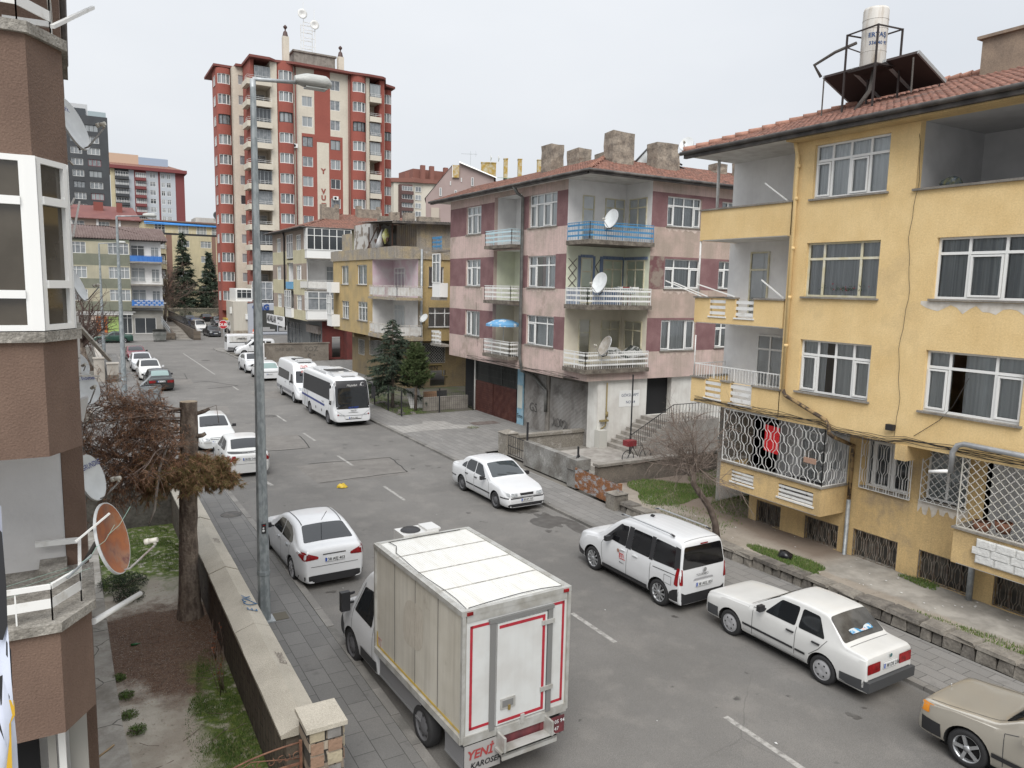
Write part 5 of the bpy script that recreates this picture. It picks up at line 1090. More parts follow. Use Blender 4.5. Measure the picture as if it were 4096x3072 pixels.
for i,h in enumerate(hs):fwin(dk,(-12,240),(1,0),*h,cols=3,trans=0,fm=mat('red_rim',(.22,.02,.03),.6)if i//3 in(3,6,7)and i%3==0 else(PVC if i%4 else CHG),d=.2,pane=1 if i%3==0 and i%2==0 else 2,fw=.09)
b=MB();b.box(-12,5,242,258,51,54.2,0);b.box(-1,4.5,241.6,242,51.2,53,1);b.box(5,9.3,240.2,240.3,51,52.3,2);b.build('penthouse',[mat('penthouse_white',(.45,.46,.47),.8),PANES[0],mat('glass_rail',(.3,.36,.38),.3)],dk)
rw=empty('red_white_tower',(22,300,0),label='grey and red balconied apartment block right of the charcoal tower',cat='building')
k=300/220.;X_=lambda x:x*k;Zz=lambda z:7.8+(z-7.8)*k
LG=mat('light_grey_cladding',(.42,.45,.48),.8);CR=mat('crimson_cladding',(.17,.045,.045),.8)
b=MB();x0,x1=X_(8.9),X_(26.2);top=Zz(35.2)
hs=[]
for i in range(9):
 z=Zz(34.8-2.17*i);hs+=[(X_(17.9)-x0,X_(19.3)-x0,z-1.7,z),(X_(20.6)-x0,X_(21.5)-x0,z-1.7,z),(X_(21.9)-x0,X_(22.9)-x0,z-1.7,z)]
def pr(s,z):
 x=(x0+s)/k
 if x>24.0 or 19.9<x<20.35:return 1
 if x<9.9:return 3
 if x<13.1:return 2
 if x<14.3:return 0
 if x<17.1:return 1
 return 0
wall(b,(x0,300),(1,0),0,x1-x0,0,top,hs,depth=.2,paint=pr,cuts=[X_(a)-x0 for a in(9.9,13.1,14.3,17.1,19.9,20.35,24.0)]);b.face([(x1,300,0),(x1,320,0),(x1,320,top),(x1,300,top)],1)
b.build('wall',[LG,CR,CHG,PY],rw)
for h in hs:fwin(rw,(x0,300),(1,0),*h,cols=2,trans=.3,d=.1,fw=.1)
for i in range(9):
 z=Zz(34.8-2.17*i)
 for a,c,m_ in((10.0,13.0,CHG),(14.6,17.0,CR)):
  q=MB();q.box(X_(a),X_(c),298.6,300,z-3.0,z-2.0);q.build('balcony',m_,rw);fwin(rw,(x0,300),(1,0),X_(a)-x0,X_(c)-x0,z-1.9,z-.2,5,0,d=-.1,pane=(2,0,1)[(i+int(a))%3],fw=.1);
  q=MB();q.bar((X_(a),298.5,z-1.7),(X_(c),298.5,z-1.7),.1);q.bar((X_(a),298.5,z-1.4),(X_(c),298.5,z-1.4),.1);q.build('railing',WHITEM,rw)
b=MB();b.box(x0-.5,x1+.8,298.5,320,top,top+1.1,1);b.face([(x0,299,top+1.1),(x1,299,top+1.1),(x1-6,306,top+3.4),(x0,306,top+3.4)],0);b.face([(x1,299,top+1.1),(x1,320,top+1.1),(x1-6,306,top+3.4)],0)
b.box(x0,X_(15.6),303,315,top+2,top+5.6,2);b.box(X_(15.6),X_(22.6),303,315,top+1.5,top+5.0,3);b.build('roof',[TILE,CR,mat('peach_render',(.48,.34,.25),.9),mat('blue_grey_render',(.30,.36,.45),.9)],rw)
for(x0,x1,y,z0,z1,c1,lab,roofc)in((34,36.5,250,0,34.0,(.45,.40,.36),'small cream chimney-topped house far away, left of the pale house',None),(35.8,46,240,0,31.5,(.52,.50,.47),'pale weathered house with a dark rooftop dish far away, left of the tower',None),(44.5,54,260,0,32.8,(.42,.34,.30),'far house with dark brown rounded roof just left of the red tower',1)):
 hb=empty('distant_house',((x0+x1)/2,y,0),label=lab,cat='house');z1={34:21.6,35.8:23.2,44.5:24.0}[x0]*1.0;s_=y/220.
 xa,xb_={34:(28.6,30.6),35.8:(31.3,37.6),44.5:(40.3,47)}[x0]
 b=MB();b.box(xa,xb_,y,y+10,0,z1+2.5);b.build('wall',mat('far_render_%d'%int(x0),c1,.9,c2=tuple(v*.75 for v in c1),scale=.3,streak=.4),hb)
 if roofc:q=MB();q.prism([(xa-.5,y-.5),(xb_+.5,y-.5),(xb_+.5,y+10),(xa-.5,y+10)],z1+.9,z1+2.8);q.lathe(((xa+xb_)/2,y+5,z1+2.8),[(3.6,0),(2.5,.5),(.1,.8)],12);q.build('roof',mat('brown_roof',(.07,.035,.03),.8),hb)
 for i in range(2):fwin(hb,(xa,y),(1,0),.8+i*2.2,1.9+i*2.2,z1-1.5,z1+.1,2,0,d=-.02)if xb_-xa>4 else None
q=MB();q.lathe((37.2,239,26.6),[(.01,.35),(.8,.15),(1.2,0),(1.2,.05),(.01,.4)],16,'y');q.bar((37.2,239.3,25.5),(37.2,239.3,26.6),.12);q.build('satellite_dish',mat('dark_dish',(.05,.055,.06),.6),None,label='dark satellite dish on the roof of the pale far house',cat='satellite dish')
pg=empty('pink_gabled_block',(46,95,0),label='mauve-pink gabled block with green sheet roof behind the pink apartments',cat='building')
MV=mat('mauve_render',(.32,.25,.235),.9,c2=(.29,.225,.21),scale=.5)
b=MB();G_=[(41.2,0),(51.3,0),(51.3,22.5),(46.1,24.3),(46.1,23.9),(45.06,23.95),(41.2,19.5)]
b.face([(x,95,z)for x,z in G_],0);b.face([(41.2,95,0),(41.2,95,19.5),(41.2,112,19.5),(41.2,112,0)],0);b.box(42.0,43.2,94.85,94.99,14,18.2,1);b.box(51.3,62,97,110,0,22.3,2)
b.build('wall',[MV,mat('pale_panel',(.42,.37,.31),.9),mat('dull_red_render',(.22,.09,.075),.9)],pg)
for x,z in((43.2,20.9),(47.9,22.4),(45.45,20.65),(44.75,21.8),(46.35,22.3)):
 w_=.16 if z in(21.8,22.3)else.34;q=fwin(pg,(x,95),(1,0),0,w_,z-(.5 if w_<.2 else 1.1),z,1,0,d=-.04)
q=MB();q.box(45.15,46.1,94.7,94.98,22.3,23.95,0);q.box(45.06,45.15,94.7,94.98,22.3,23.95,1);q.build('ochre_box',[mat('ochre_paint',(.35,.22,.04),.8,c2=(.45,.4,.3),scale=2),PVC],pg)
b=MB();b.face([(46.1,94.6,24.35),(51.6,94.6,22.45),(63,96.5,22.3),(61,108,24.4),(46.1,110,24.6)],0);b.face([(46.1,94.6,24.45),(51.7,94.6,22.5),(51.7,94.5,22.35),(46.1,94.5,24.25)],1);b.face([(41.0,94.9,19.4),(45.1,94.9,24.05),(45.1,112,24.05),(41.0,112,19.4)],2);b.build('roof',[mat('green_sheet_roof',(.085,.14,.075),.7,c2=(.11,.16,.09),scale=.8,stretch=(1,1,8)),PVC,GUT],pg)
for x,y,w_,z1 in((49.6,100,2.3,25.2),(53.0,98.5,.6,25.6),(55.2,98.5,.6,25.6),(58.2,98.5,.6,25.6)):
 q=MB();q.box(x,x+w_,y,y+.8,22.3,z1);q.box(x-.05,x+w_+.05,y-.05,y+.85,z1,z1+.12);q.build('chimney',MT['ochre_paint'],pg)
for x,z in((51,25.35),(52.2,25.3)):q=MB();q.lathe((x,99.5,z+.5),[(.01,.15),(.3,.08),(.45,0),(.45,.03),(.01,.2)],12,'x');q.bar((x,99.5,z-.2),(x,99.5,z+.5),.05);q.build('dish',WHITEM,pg)
q=MB();q.bar((47.8,97,24.3),(47.8,97,26.2),.05);q.bar((46.4,97,25.85),(48.8,97,25.85),.04);q.bar((48.6,97,25.5),(48.6,97,26.3),.03);q.build('roof_aerial',STEEL,pg);pg.rotation_euler.z=R(-25);pg.scale.x=.92
wb=empty('white_balcony_block',(75,180,0),label='distant white and brown balconied block with tiled roof right of the red tower',cat='building')
CW=mat('ivory_cladding',(.52,.49,.42),.85)
b=MB();b.prism([(70.2,182),(74.4,180),(77,180),(79.3,179),(90,179),(90,200),(70.2,200)],0,33.0,0);b.prism([(71.2,180.2),(74.2,179.4),(74.2,182),(71.2,182)],0,32.4,1);b.prism([(69.6,182),(74.4,179),(77,179.2),(79.3,178.2),(91,178.2),(91,201),(69.6,201)],33.0,34.0,2)
b.box(77,88,186,196,34,37.4,2);b.face([(76,184,34.5),(90,184,34.5),(90,190,36.3),(78,190,36.3)],2);b.box(68.3,70.2,185,200,0,30,3)
b.build('wall',[CW,mat('brown_balcony',(.10,.055,.05),.8),mat('roof_clay',(.20,.09,.07),.9),mat('muted_brown',(.2,.15,.12),.9)],wb)
for i in range(5):
 z=32.1-2.02*i*1.0*(180/180.)
 for x0,x1 in((75.1,76.7),(79.6+1.2,83.2)):fwin(wb,(0,179.95 if x0<79 else 178.95),(1,0),x0,x1,z-1.3,z,2,0,d=-.03,fw=.1)
 q=MB();q.box(71.1,74.3,178.9,179.4,z-2.2,z-1.4);q.build('balcony',MT['brown_balcony'],wb);fwin(wb,(0,179.3),(1,0),71.3,74.1,z-1.3,z-.2,4,0,d=-.04,pane=(2,0)[i%2])
for x in(78.5,81,85,74):q=MB();q.box(x,x+1.1,184,185,34,38.2 if x>75 else 36);q.build('chimney',MT['roof_clay'],wb)
# ================================================================ vehicles
def paintm(name,c,rough=.32,metal=0,coat=.6,dirt=.03):
 return mat('paint_'+name,c,rough,c2=tuple(v*(1-dirt*1.3)for v in c),scale=2.2,lo=.4,hi=.75,metal=metal,coat=coat,world=False)
WPAINT=paintm('white',(.60,.61,.62),.35);WPAINT2=paintm('off_white',(.57,.57,.555),.45,dirt=.06);WBUS=paintm('bus_white',(.61,.62,.63),.4)
RIM=mat('alloy',(.45,.46,.47),.35,metal=.7,world=False);HUBM=mat('hubcap',(.34,.34,.35),.45,metal=.2,world=False);RIMD=mat('steel_rim',(.09,.09,.095),.6,world=False)
LAMP=mat('headlight_lens',(.42,.44,.45),.12,c2=(.2,.21,.22),scale=14,world=False);RLAMP=mat('tail_lens',(.25,.008,.01),.2,c2=(.12,.005,.006),scale=9,world=False);AMB=mat('amber_lens',(.6,.22,.02),.3,world=False)
PLATE=mat('plate_white',(.62,.63,.63),.4,world=False);PBLUE=mat('plate_blue',(.02,.07,.35),.4,world=False);INK=mat('plate_ink',(.01,.01,.012),.6,world=False);SEAM=mat('panel_gap',(.06,.06,.06),.8,world=False);CHRO=mat('chrome',(.55,.56,.57),.15,metal=.9,world=False)
UNDER=mat('underbody',(.012,.012,.012),.95,world=False)
def catmull(P,n=6):
 out=[];Q=[P[0]]+list(P)+[P[-1]]
 for i in range(1,len(Q)-2):
  p0,p1,p2,p3=Q[i-1],Q[i],Q[i+1],Q[i+2];d=math.dist(p1,p2)
  if d<1e-6:continue
  m1=[(p2[k]-p0[k])/max(math.dist(p0,p1)+d,1e-6)*d for k in(0,1)];m2=[(p3[k]-p1[k])/max(d+math.dist(p2,p3),1e-6)*d for k in(0,1)]
  for j in range(n):
   t=j/n;h=(2*t**3-3*t*t+1,t**3-2*t*t+t,-2*t**3+3*t*t,t**3-t*t)
   out.append(tuple(h[0]*p1[k]+h[1]*m1[k]+h[2]*p2[k]+h[3]*m2[k]for k in(0,1)))
 out.append(P[-1]);return out
def lerp(P,x):
 if x<=P[0][0]:return P[0][1]
 for(a,b),(c,d)in zip(P,P[1:]):
  if x<=c:return b+(d-b)*(x-a)/max(c-a,1e-9)
 return P[-1][1]
def wheel_proto(r,w_,rimm,style='spokes',n=7,tag_=''):
 """tyre plus rim, axle along x, outer face towards -x"""
 q=MB();q.lathe((0,0,0),[(r*.66,-w_*.42),(r*.72,-w_*.5),(r*.93,-w_*.5),(r,-w_*.32),(r,w_*.32),(r*.93,w_*.5),(r*.6,w_*.5)],30,'x')
 ty=q.mesh('tyre',[RUB]);q=MB();d=-w_*.38
 q.lathe((0,0,0),[(r*.69,-w_*.47),(r*.66,-w_*.47),(r*.63,d+.02),(r*.6,d+.05)],30,'x',0)
 q.lathe((0,0,0),[(r*.62,d+.06),(.001,d+.06)],24,'x',1)
 if style=='spokes':
  for i in range(n):
   t=2*math.pi*i/n;a,b=Vector((d,math.cos(t)*r*.14,math.sin(t)*r*.14)),Vector((d-.01,math.cos(t)*r*.66,math.sin(t)*r*.66));q.bar(a,b,r*(.5/n+.06),.03,0,up=(1,0,0))
  q.lathe((0,0,0),[(r*.19,d+.02),(r*.17,d-.02),(.001,d-.02)],14,'x',0)
 elif style=='cap':
  q.lathe((0,0,0),[(r*.66,d-.005),(r*.5,d-.03),(r*.2,d-.035),(.001,d-.02)],26,'x',0)
  for i in range(n):
   t=2*math.pi*i/n;q.lathe((d-.031,math.cos(t)*r*.42,math.sin(t)*r*.42),[(r*.07,-.003),(.001,-.003)],8,'x',1)
 else:
  q.lathe((0,0,0),[(r*.64,d+.0),(r*.5,d+.03),(r*.42,d-.0),(r*.2,d-.02),(.001,d-.03)],26,'x',0)
  for i in range(n):
   t=2*math.pi*i/n;q.lathe((d+.0,math.cos(t)*r*.5,math.sin(t)*r*.5),[(r*.06,-.0),(.001,-.0)],8,'x',1)
 return ty,q.mesh('rim',[rimm,UNDER])
WP={}
def add_wheels(root,xw,yf,yr,r,w_,rimm,style,n,tag_='',skip=()):
 key=(round(r,3),w_,rimm.name,style,n)
 if key not in WP:WP[key]=wheel_proto(r,w_,rimm,style,n)
 ty,ri=WP[key]
 for k,(sx,y)in enumerate(((-1,yf),(1,yf),(-1,yr),(1,yr))):
  o=bpy.data.objects.new('wheel',ty);col.objects.link(o);o.parent=root;KIDS.setdefault(root.name,[]).append(o)
  o.location=(sx*xw,y,r);o.rotation_euler=(0,0,0 if sx<0 else math.pi)
  c=bpy.data.objects.new('rim',ri);col.objects.link(c);c.parent=o;KIDS.setdefault(o.name,[]).append(c)
class Body:
 def __init__(s,L,W,prof,belt,bot=.2,tumble=.28,planf=(.5,.78),planr=(.4,.84),crown=.03,rad=.09,smooth=5,hoodr=.06,flare=.0,n=None):
  s.L,s.W=L,W;P=catmull(prof,smooth)
  cl=[0]
  for a,b in zip(P,P[1:]):cl.append(cl[-1]+math.dist(a,b))
  tot=cl[-1];n=n or int(tot/.055);S_=[]
  for i in range(n+1):
   t=tot*i/n;j=max(k for k in range(len(cl))if cl[k]<=t+1e-9);j=min(j,len(P)-2);f=(t-cl[j])/max(cl[j+1]-cl[j],1e-9)
   S_.append((P[j][0]+(P[j+1][0]-P[j][0])*f,P[j][1]+(P[j+1][1]-P[j][1])*f))
  def plan(x):
   (rf,af),(rr,ar)=planf,planr;p=1
   if x<rf:u_=1-max(0,x)/rf;p=min(p,af+(1-af)*math.sqrt(max(0,1-u_*u_)))
   if x>L-rr:u_=1-max(0,L-x)/rr;p=min(p,ar+(1-ar)*math.sqrt(max(0,1-u_*u_)))
   return p
  rows=[]
  for(x,T)in S_:
   B=lerp(bot,x)if isinstance(bot,list)else bot;zb=min(lerp(belt,x),T-.015);hw=W/2*plan(x);T=max(T,B+.05);zb=max(zb,B+.03)
   h=T-zb;r=min(rad if h>.25 else hoodr,h*.95);ye=hw*.955-tumble*max(0,h-r*.5)
   y1=hw*.985;half=[(0,B),(hw*.8,B),(hw*.93,B+.01),(hw*.975,B+.06),(hw,B+(zb-B)*.4),(hw,B+(zb-B)*.68),(hw*.99,B+(zb-B)*.88),(hw*.965,zb)]
   ym=hw*.955;half+=[(ym-(ym-ye)*.33,zb+(h-r)*.33),(ym-(ym-ye)*.66,zb+(h-r)*.66),(ye,T-r)]
   for a in(30,60,90):q=R(a);half.append((ye-r*1.1*(1-math.cos(q)),T-r+r*math.sin(q)))
   yt=half[-1][0];cr=crown*min(1,h/.3+.3)
   half+=[(yt*.66,T+cr*.6),(yt*.33,T+cr*.9),(0,T+cr)]
   Y=L/2-x
   rows.append([(-a,Y,z)for a,z in half]+[(a,Y,z)for a,z in half[-2:0:-1]])
  mb=MB();mb.grid(rows,0,True,True);mb.face(rows[0][::-1],0);mb.face(rows[-1],0)
  s.mb=mb;bmv=[Vector(v)for v in mb.v];s.bvh=BVHTree.FromPolygons(bmv,mb.f)
 def finish(s,paint,root,wells,name='body'):
  me=s.mb.mesh(name,[paint,UNDER]);ob=bpy.data.objects.new(name,me);col.objects.link(ob)
  bm_=bmesh.new();bm_.from_mesh(me);bmesh.ops.recalc_face_normals(bm_,faces=bm_.faces);bm_.to_mesh(me);bm_.free()
  cut=MB()
  for(y,z,r)in wells:
   for sx in(-1,1):
    x0,x1=sorted((sx*(s.W/2+.1),sx*(s.W/2-.3)));A=[(x0,y+r*math.cos(2*math.pi*i/28),z+r*math.sin(2*math.pi*i/28))for i in range(28)];B=[(x1,a[1],a[2])for a in A]
    cut.grid([A,B],1,True,True);cut.face(A[::-1],1);cut.face(B,1)
  if wells:
   cm=cut.mesh('cut',[paint,UNDER]);bm_=bmesh.new();bm_.from_mesh(cm);bmesh.ops.recalc_face_normals(bm_,faces=bm_.faces);bm_.to_mesh(cm);bm_.free()
   co_=bpy.data.objects.new('cut',cm);col.objects.link(co_)
   md=ob.modifiers.new('b','BOOLEAN');md.operation='DIFFERENCE';md.object=co_;md.solver='EXACT'
   me2=bpy.data.meshes.new_from_object(ob.evaluated_get(bpy.context.evaluated_depsgraph_get()));ob.modifiers.clear();ob.data=me2;me2.name=name
   bpy.data.objects.remove(co_);bpy.data.meshes.remove(me)
   if len(me2.materials)<2:me2.materials.clear();me2.materials.append(paint);me2.materials.append(UNDER)
  try:ob.data.set_sharp_from_angle(angle=R(38))
  except Exception:pass
  ob.parent=root;KIDS.setdefault(root.name,[]).append(ob);return ob
 def patch(s,mb,poly,d,off=.004,m=0,grid=.09,flip=False,sm=True):
  """project a 2-D polygon onto the body: d in L,R,F,B,T; polygons are (x_from_front, z) for sides, (x, z) for front/back, (x, x_from_front) for the top"""
  bm_=bmesh.new();vs=[bm_.verts.new((p[0],p[1],0))for p in poly];bm_.faces.new(vs)
  xs=[p[0]for p in poly];ys=[p[1]for p in poly]
  for ax,lo,hi in((0,min(xs),max(xs)),(1,min(ys),max(ys))):
   k=int((hi-lo)/grid)
   for i in range(1,k+1):
    c=lo+(hi-lo)*i/(k+1);g=bm_.verts[:]+bm_.edges[:]+bm_.faces[:]
    bmesh.ops.bisect_plane(bm_,geom=g,plane_co=(c,0,0)if ax==0 else(0,c,0),plane_no=(1,0,0)if ax==0 else(0,1,0))
  base=len(mb.v);ok=[]
  for v in bm_.verts:
   a,b=v.co.x,v.co.y
   if d in 'LR':sx=-1 if d=='L' else 1;org=Vector((sx*3,s.L/2-a,b));dr=Vector((-sx,0,0))
   elif d=='F':org=Vector((a,s.L/2+3,b));dr=Vector((0,-1,0))
   elif d=='B':org=Vector((a,-s.L/2-3,b));dr=Vector((0,1,0))
   else:org=Vector((a,s.L/2-b,5));dr=Vector((0,0,-1))
   h,nr,_,_=s.bvh.ray_cast(org,dr)
   if h is None:ok.append(False);mb.v.append((0,0,0));continue
   if nr.dot(dr)>0:nr=-nr
   mb.v.append(tuple(h+(nr-dr).normalized()*off));ok.append(True)
  bm_.verts.index_update()
  for f in bm_.faces:
   ids=[v.index for v in f.verts]
   if all(ok[i]for i in ids):mb.f.append(tuple(base+i for i in ids));mb.m.append(m);mb.sm.append(sm)
  bm_.free()
 def line(s,mb,pts,d,w_=.012,off=.005,m=0):
  for(a,b),(c,e)in zip(pts,pts[1:]):
   L=math.hypot(c-a,e-b);nx,ny=-(e-b)/L*w_/2,(c-a)/L*w_/2
   s.patch(mb,[(a+nx,b+ny),(a-nx,b-ny),(c-nx,e-ny),(c+nx,e+ny)],d,off,m,.12)
def rounded(poly,r=.05,n=3):
 out=[];N_=len(poly)
 for i in range(N_):
  p0,p1,p2=Vector(poly[i-1]),Vector(poly[i]),Vector(poly[(i+1)%N_]);a,b=(p0-p1),(p2-p1);k=min(r,a.length*.45,b.length*.45);A,B=p1+a.normalized()*k,p1+b.normalized()*k
  for j in range(n+1):t=j/n;out.append(tuple((1-t)**2*A+2*t*(1-t)*p1+t*t*B))
 return out
def plate(root,B_,d,txt,z,x=0,w_=.5,h=.11,off=.02,extra=0):
 """number plate standing on the body surface"""
 sg=1 if d=='F' else-1;org=Vector((x,sg*(B_.L/2+3),z));hit=B_.bvh.ray_cast(org,Vector((0,-sg,0)))[0];y=(hit.y if hit else sg*B_.L/2)+sg*(off+extra)
 U=Vector((-sg,0,0));q=MB();q.box(x-w_/2,x+w_/2,y-.006,y+.006,z-h/2,z+h/2,0);o=Vector((x,y+sg*.008,z))
 a=o-U*w_/2;q.face([a-Vector((0,0,h/2-.006)),a+U*.045-Vector((0,0,h/2-.006)),a+U*.045+Vector((0,0,h/2-.006)),a+Vector((0,0,h/2-.006))],1)
 text_mb(q,txt,a+U*.065-Vector((0,0,h*.33)),U,(0,0,1),h*.92,m=2,depth=.003,bold=.012)
 return q.build('number_plate',[PLATE,PBLUE,INK],root,local=True)
def vehicle(name,label,cat,x,y,head,sp,paint,group=None,z=ZR):
 """sp: dictionary describing the body; head is the heading in degrees (0 = facing up the street)"""
 root=empty(name,(x,y,z),R(head),label,cat,group);L,W=sp['L'],sp['W']
 B=Body(L,W,sp['prof'],sp['belt'],sp.get('bot',.2),sp.get('tumble',.28),sp.get('planf',(.55,.76)),sp.get('planr',(.4,.84)),sp.get('crown',.03),sp.get('rad',.09),hoodr=sp.get('hoodr',.06),smooth=sp.get('smooth',5))
 xf,xr,r=sp['wheels'];ww=sp.get('ww',.2)
 body=B.finish(paint,root,[(L/2-xf,r,r+.055),(L/2-xr,r,r+.055)])
 add_wheels(root,W/2-ww/2-.015,L/2-xf,L/2-xr,r,ww,sp.get('rim',RIM),sp.get('rstyle','spokes'),sp.get('rn',7))
 q=MB();q.box(-W/2+.2,W/2-.2,-L/2+.35,L/2-.35,.12,.3);q.build('chassis',UNDER,root,local=True)
 gm=sp.get('glass',CARGLASS)
 for nm,polys,ds in(('side_window',sp.get('side',[]),'LR'),):
  for pl in polys:
   for d in ds:q=MB();B.patch(q,rounded(pl,sp.get('gr',.05)),d,.006);q.build(nm,gm,root,local=True)
 def mirr(pl):return[(-a,b)for a,b in pl][::-1]
 def sym(hp):return hp+[(-a,b)for a,b in hp[::-1]]
 for nm,key,mm in(('windscreen','wind',sp.get('wglass',gm)),('rear_window','rear',sp.get('rglass',gm)),('sunroof','sunroof',gm)):
  if key in sp:
   d,hp=sp[key];q=MB();B.patch(q,rounded(sym(hp),.06),d,.006);wo=q.build(nm,mm,root,local=True)
   if key=='wind' and sp.get('wipers',True):
    q=MB();b0=hp[0]if d=='F' else hp[0];zz=min(p[1]for p in hp)if d=='F' else min(p[1]for p in hp)
    for s0,s1 in((-.55,.05),(.1,.6)):
     w0=max(p[0]for p in hp)
     pa,pb=((w0*s0,zz+.03),(w0*s1,zz+.1))
     B.line(q,[pa,pb],d,.018,.02)
    q.build('wipers',BLKP,wo,local=True)
 for nm,key,mm in(('headlight','hl',LAMP),('tail_light','tl',RLAMP),('indicator','ind',AMB),('fog_light','fog',LAMP)):
  for d,pl in sp.get(key,[]):
   for side in(0,1):
    if d in 'LR':dd='LR'[side];q=MB();B.patch(q,rounded(pl,.03),dd,.009)
    else:q=MB();B.patch(q,rounded(pl if side else mirr(pl),.03),d,.009)
    if q.f:q.build(nm,mm,root,local=True)
 for nm,d,pl,mm in sp.get('parts',[]):
  q=MB()
  for one in(pl if isinstance(pl[0],list)else[pl]):
   if d=='S':
    for dd in 'LR':B.patch(q,one,dd,.007)
   elif d in 'FBT':B.patch(q,one,d,.008)
   else:B.patch(q,one,d,.007)
  q.build(nm,mm,root,local=True)
 if sp.get('seams'):
  q=MB()
  for d,pts in sp['seams']:
   for dd in('LR' if d=='S' else d):B.line(q,pts,dd,sp.get('seamw',.012))
  q.build('panel_gaps',SEAM,root,local=True)
 if sp.get('mould'):
  q=MB();a,b,z0,z1=sp['mould'][:4]
  for dd in 'LR':
   for k0,k1 in([(a,b)]if len(sp['mould'])<5 else sp['mould'][4]):B.patch(q,[(k0,z0),(k1,z0),(k1,z1),(k0,z1)],dd,.014)
  q.build('side_moulding',BLKP,root,local=True)
 for(a,z_)in sp.get('handles',[]):
  for dd,sx in(('L',-1),('R',1)):
   h=B.bvh.ray_cast(Vector((sx*3,L/2-a,z_)),Vector((-sx,0,0)))[0]
   if h:q=MB();q.bar((h.x+sx*.02,L/2-a-.09,z_),(h.x+sx*.02,L/2-a+.09,z_),.03,.028);q.build('door_handle',sp.get('hm',BLKP),root,local=True)
 if 'mirror' in sp:
  a,z_=sp['mirror']
  for sx in(-1,1):
   h=B.bvh.ray_cast(Vector((sx*3,L/2-a,z_)),Vector((-sx,0,0)))[0]
   if h:q=MB();q.obox((h.x+sx*.07,L/2-a-.03,z_-.02),(sx*.16,0,.0),(0,.1,.0),(0,0,.13));q.bar((h.x-sx*.02,L/2-a+.02,z_),(h.x+sx*.1,L/2-a+.02,z_+.02),.05,.04);q.build('wing_mirror',sp.get('mm',BLKP),root,local=True)
 if sp.get('plate_r'):plate(root,B,'B',sp['plate_r'][0],sp['plate_r'][1],w_=sp.get('pw',.5),x=sp['plate_r'][2]if len(sp['plate_r'])>2 else 0)
 if sp.get('plate_f'):plate(root,B,'F',sp['plate_f'][0],sp['plate_f'][1],w_=sp.get('pw',.5),extra=.01)
 return root,B
# ---- generic outline of a three-box saloon, optionally overridden
def saloon(L=4.4,W=1.7,H=1.4,wb=2.6,hood=.86,deck=.95,fo=.85,ws=(1.45,2.1),rw=(3.35,3.85),belt=.88,nose=.62,tail=.8,r=.3,**k):
 a,b=ws;c,d=rw
 sp=dict(L=L,W=W,prof=[(0,.42),(.02,.55),(.07,nose),(.2,nose+.07),(.7,hood-.04),(a-.03,hood+.03),(a+.03,hood+.06),((a+b)/2,(hood+H)/2+.045),(b,H-.02),((b+c)/2-.1,H),(c,H-.035),((c+d)/2,(H+deck)/2+.04),(d,deck+.02),(d+.06,deck),(L-.12,deck-.03),(L-.04,deck-.08),(L-.01,tail-.1),(L,.42)],belt=[(0,.5),(.5,hood-.13),(a,belt-.02),(L*.6,belt+.03),(L,deck-.1)],wheels=(fo,fo+wb,r))
 y0,y1=W/2*.80,W/2*.70
 zt=H-.075
 sp['wind']=('T',[(y0-.03,a+.07),(y1-.03,b-.05)]);sp['rear']=('T',[(y1-.06,c+.05),(y0-.09,d-.05)])
 zb=belt+.035;
 sp['side']=[[(a+.32,zb),(b+.02,zt),(L*.535,zt+.01),(L*.535,zb+.02)],[(L*.555,zb+.02),(L*.555,zt+.01),(c-.06,zt-.02),(c+.12,zb+.22),(c+.14,zb+.04)]]
 sp['seams']=[('S',[(a+.05,.3),(a+.02,belt-.05),(a+.15,belt)]),('S',[(L*.545,.27),(L*.545,belt)]),('S',[(a+.1,.24),(c-.05,.24)]),('S',[(c+.02,belt),(c-.05,.62),(c-.25,.5)])]
 sp['hl']=[('F',[(W*.22,nose-.09),(W*.40,nose-.09),(W*.41,nose+.035),(W*.22,nose+.02)])]
 sp['tl']=[('B',[(W*.24,.66),(W*.41,.66),(W*.41,.84),(W*.24,.84)])]
 sp['mirror']=(a+.42,belt+.02);sp['handles']=[(L*.5,belt-.1),(c-.12,belt-.09)]
 sp.update(k);return sp
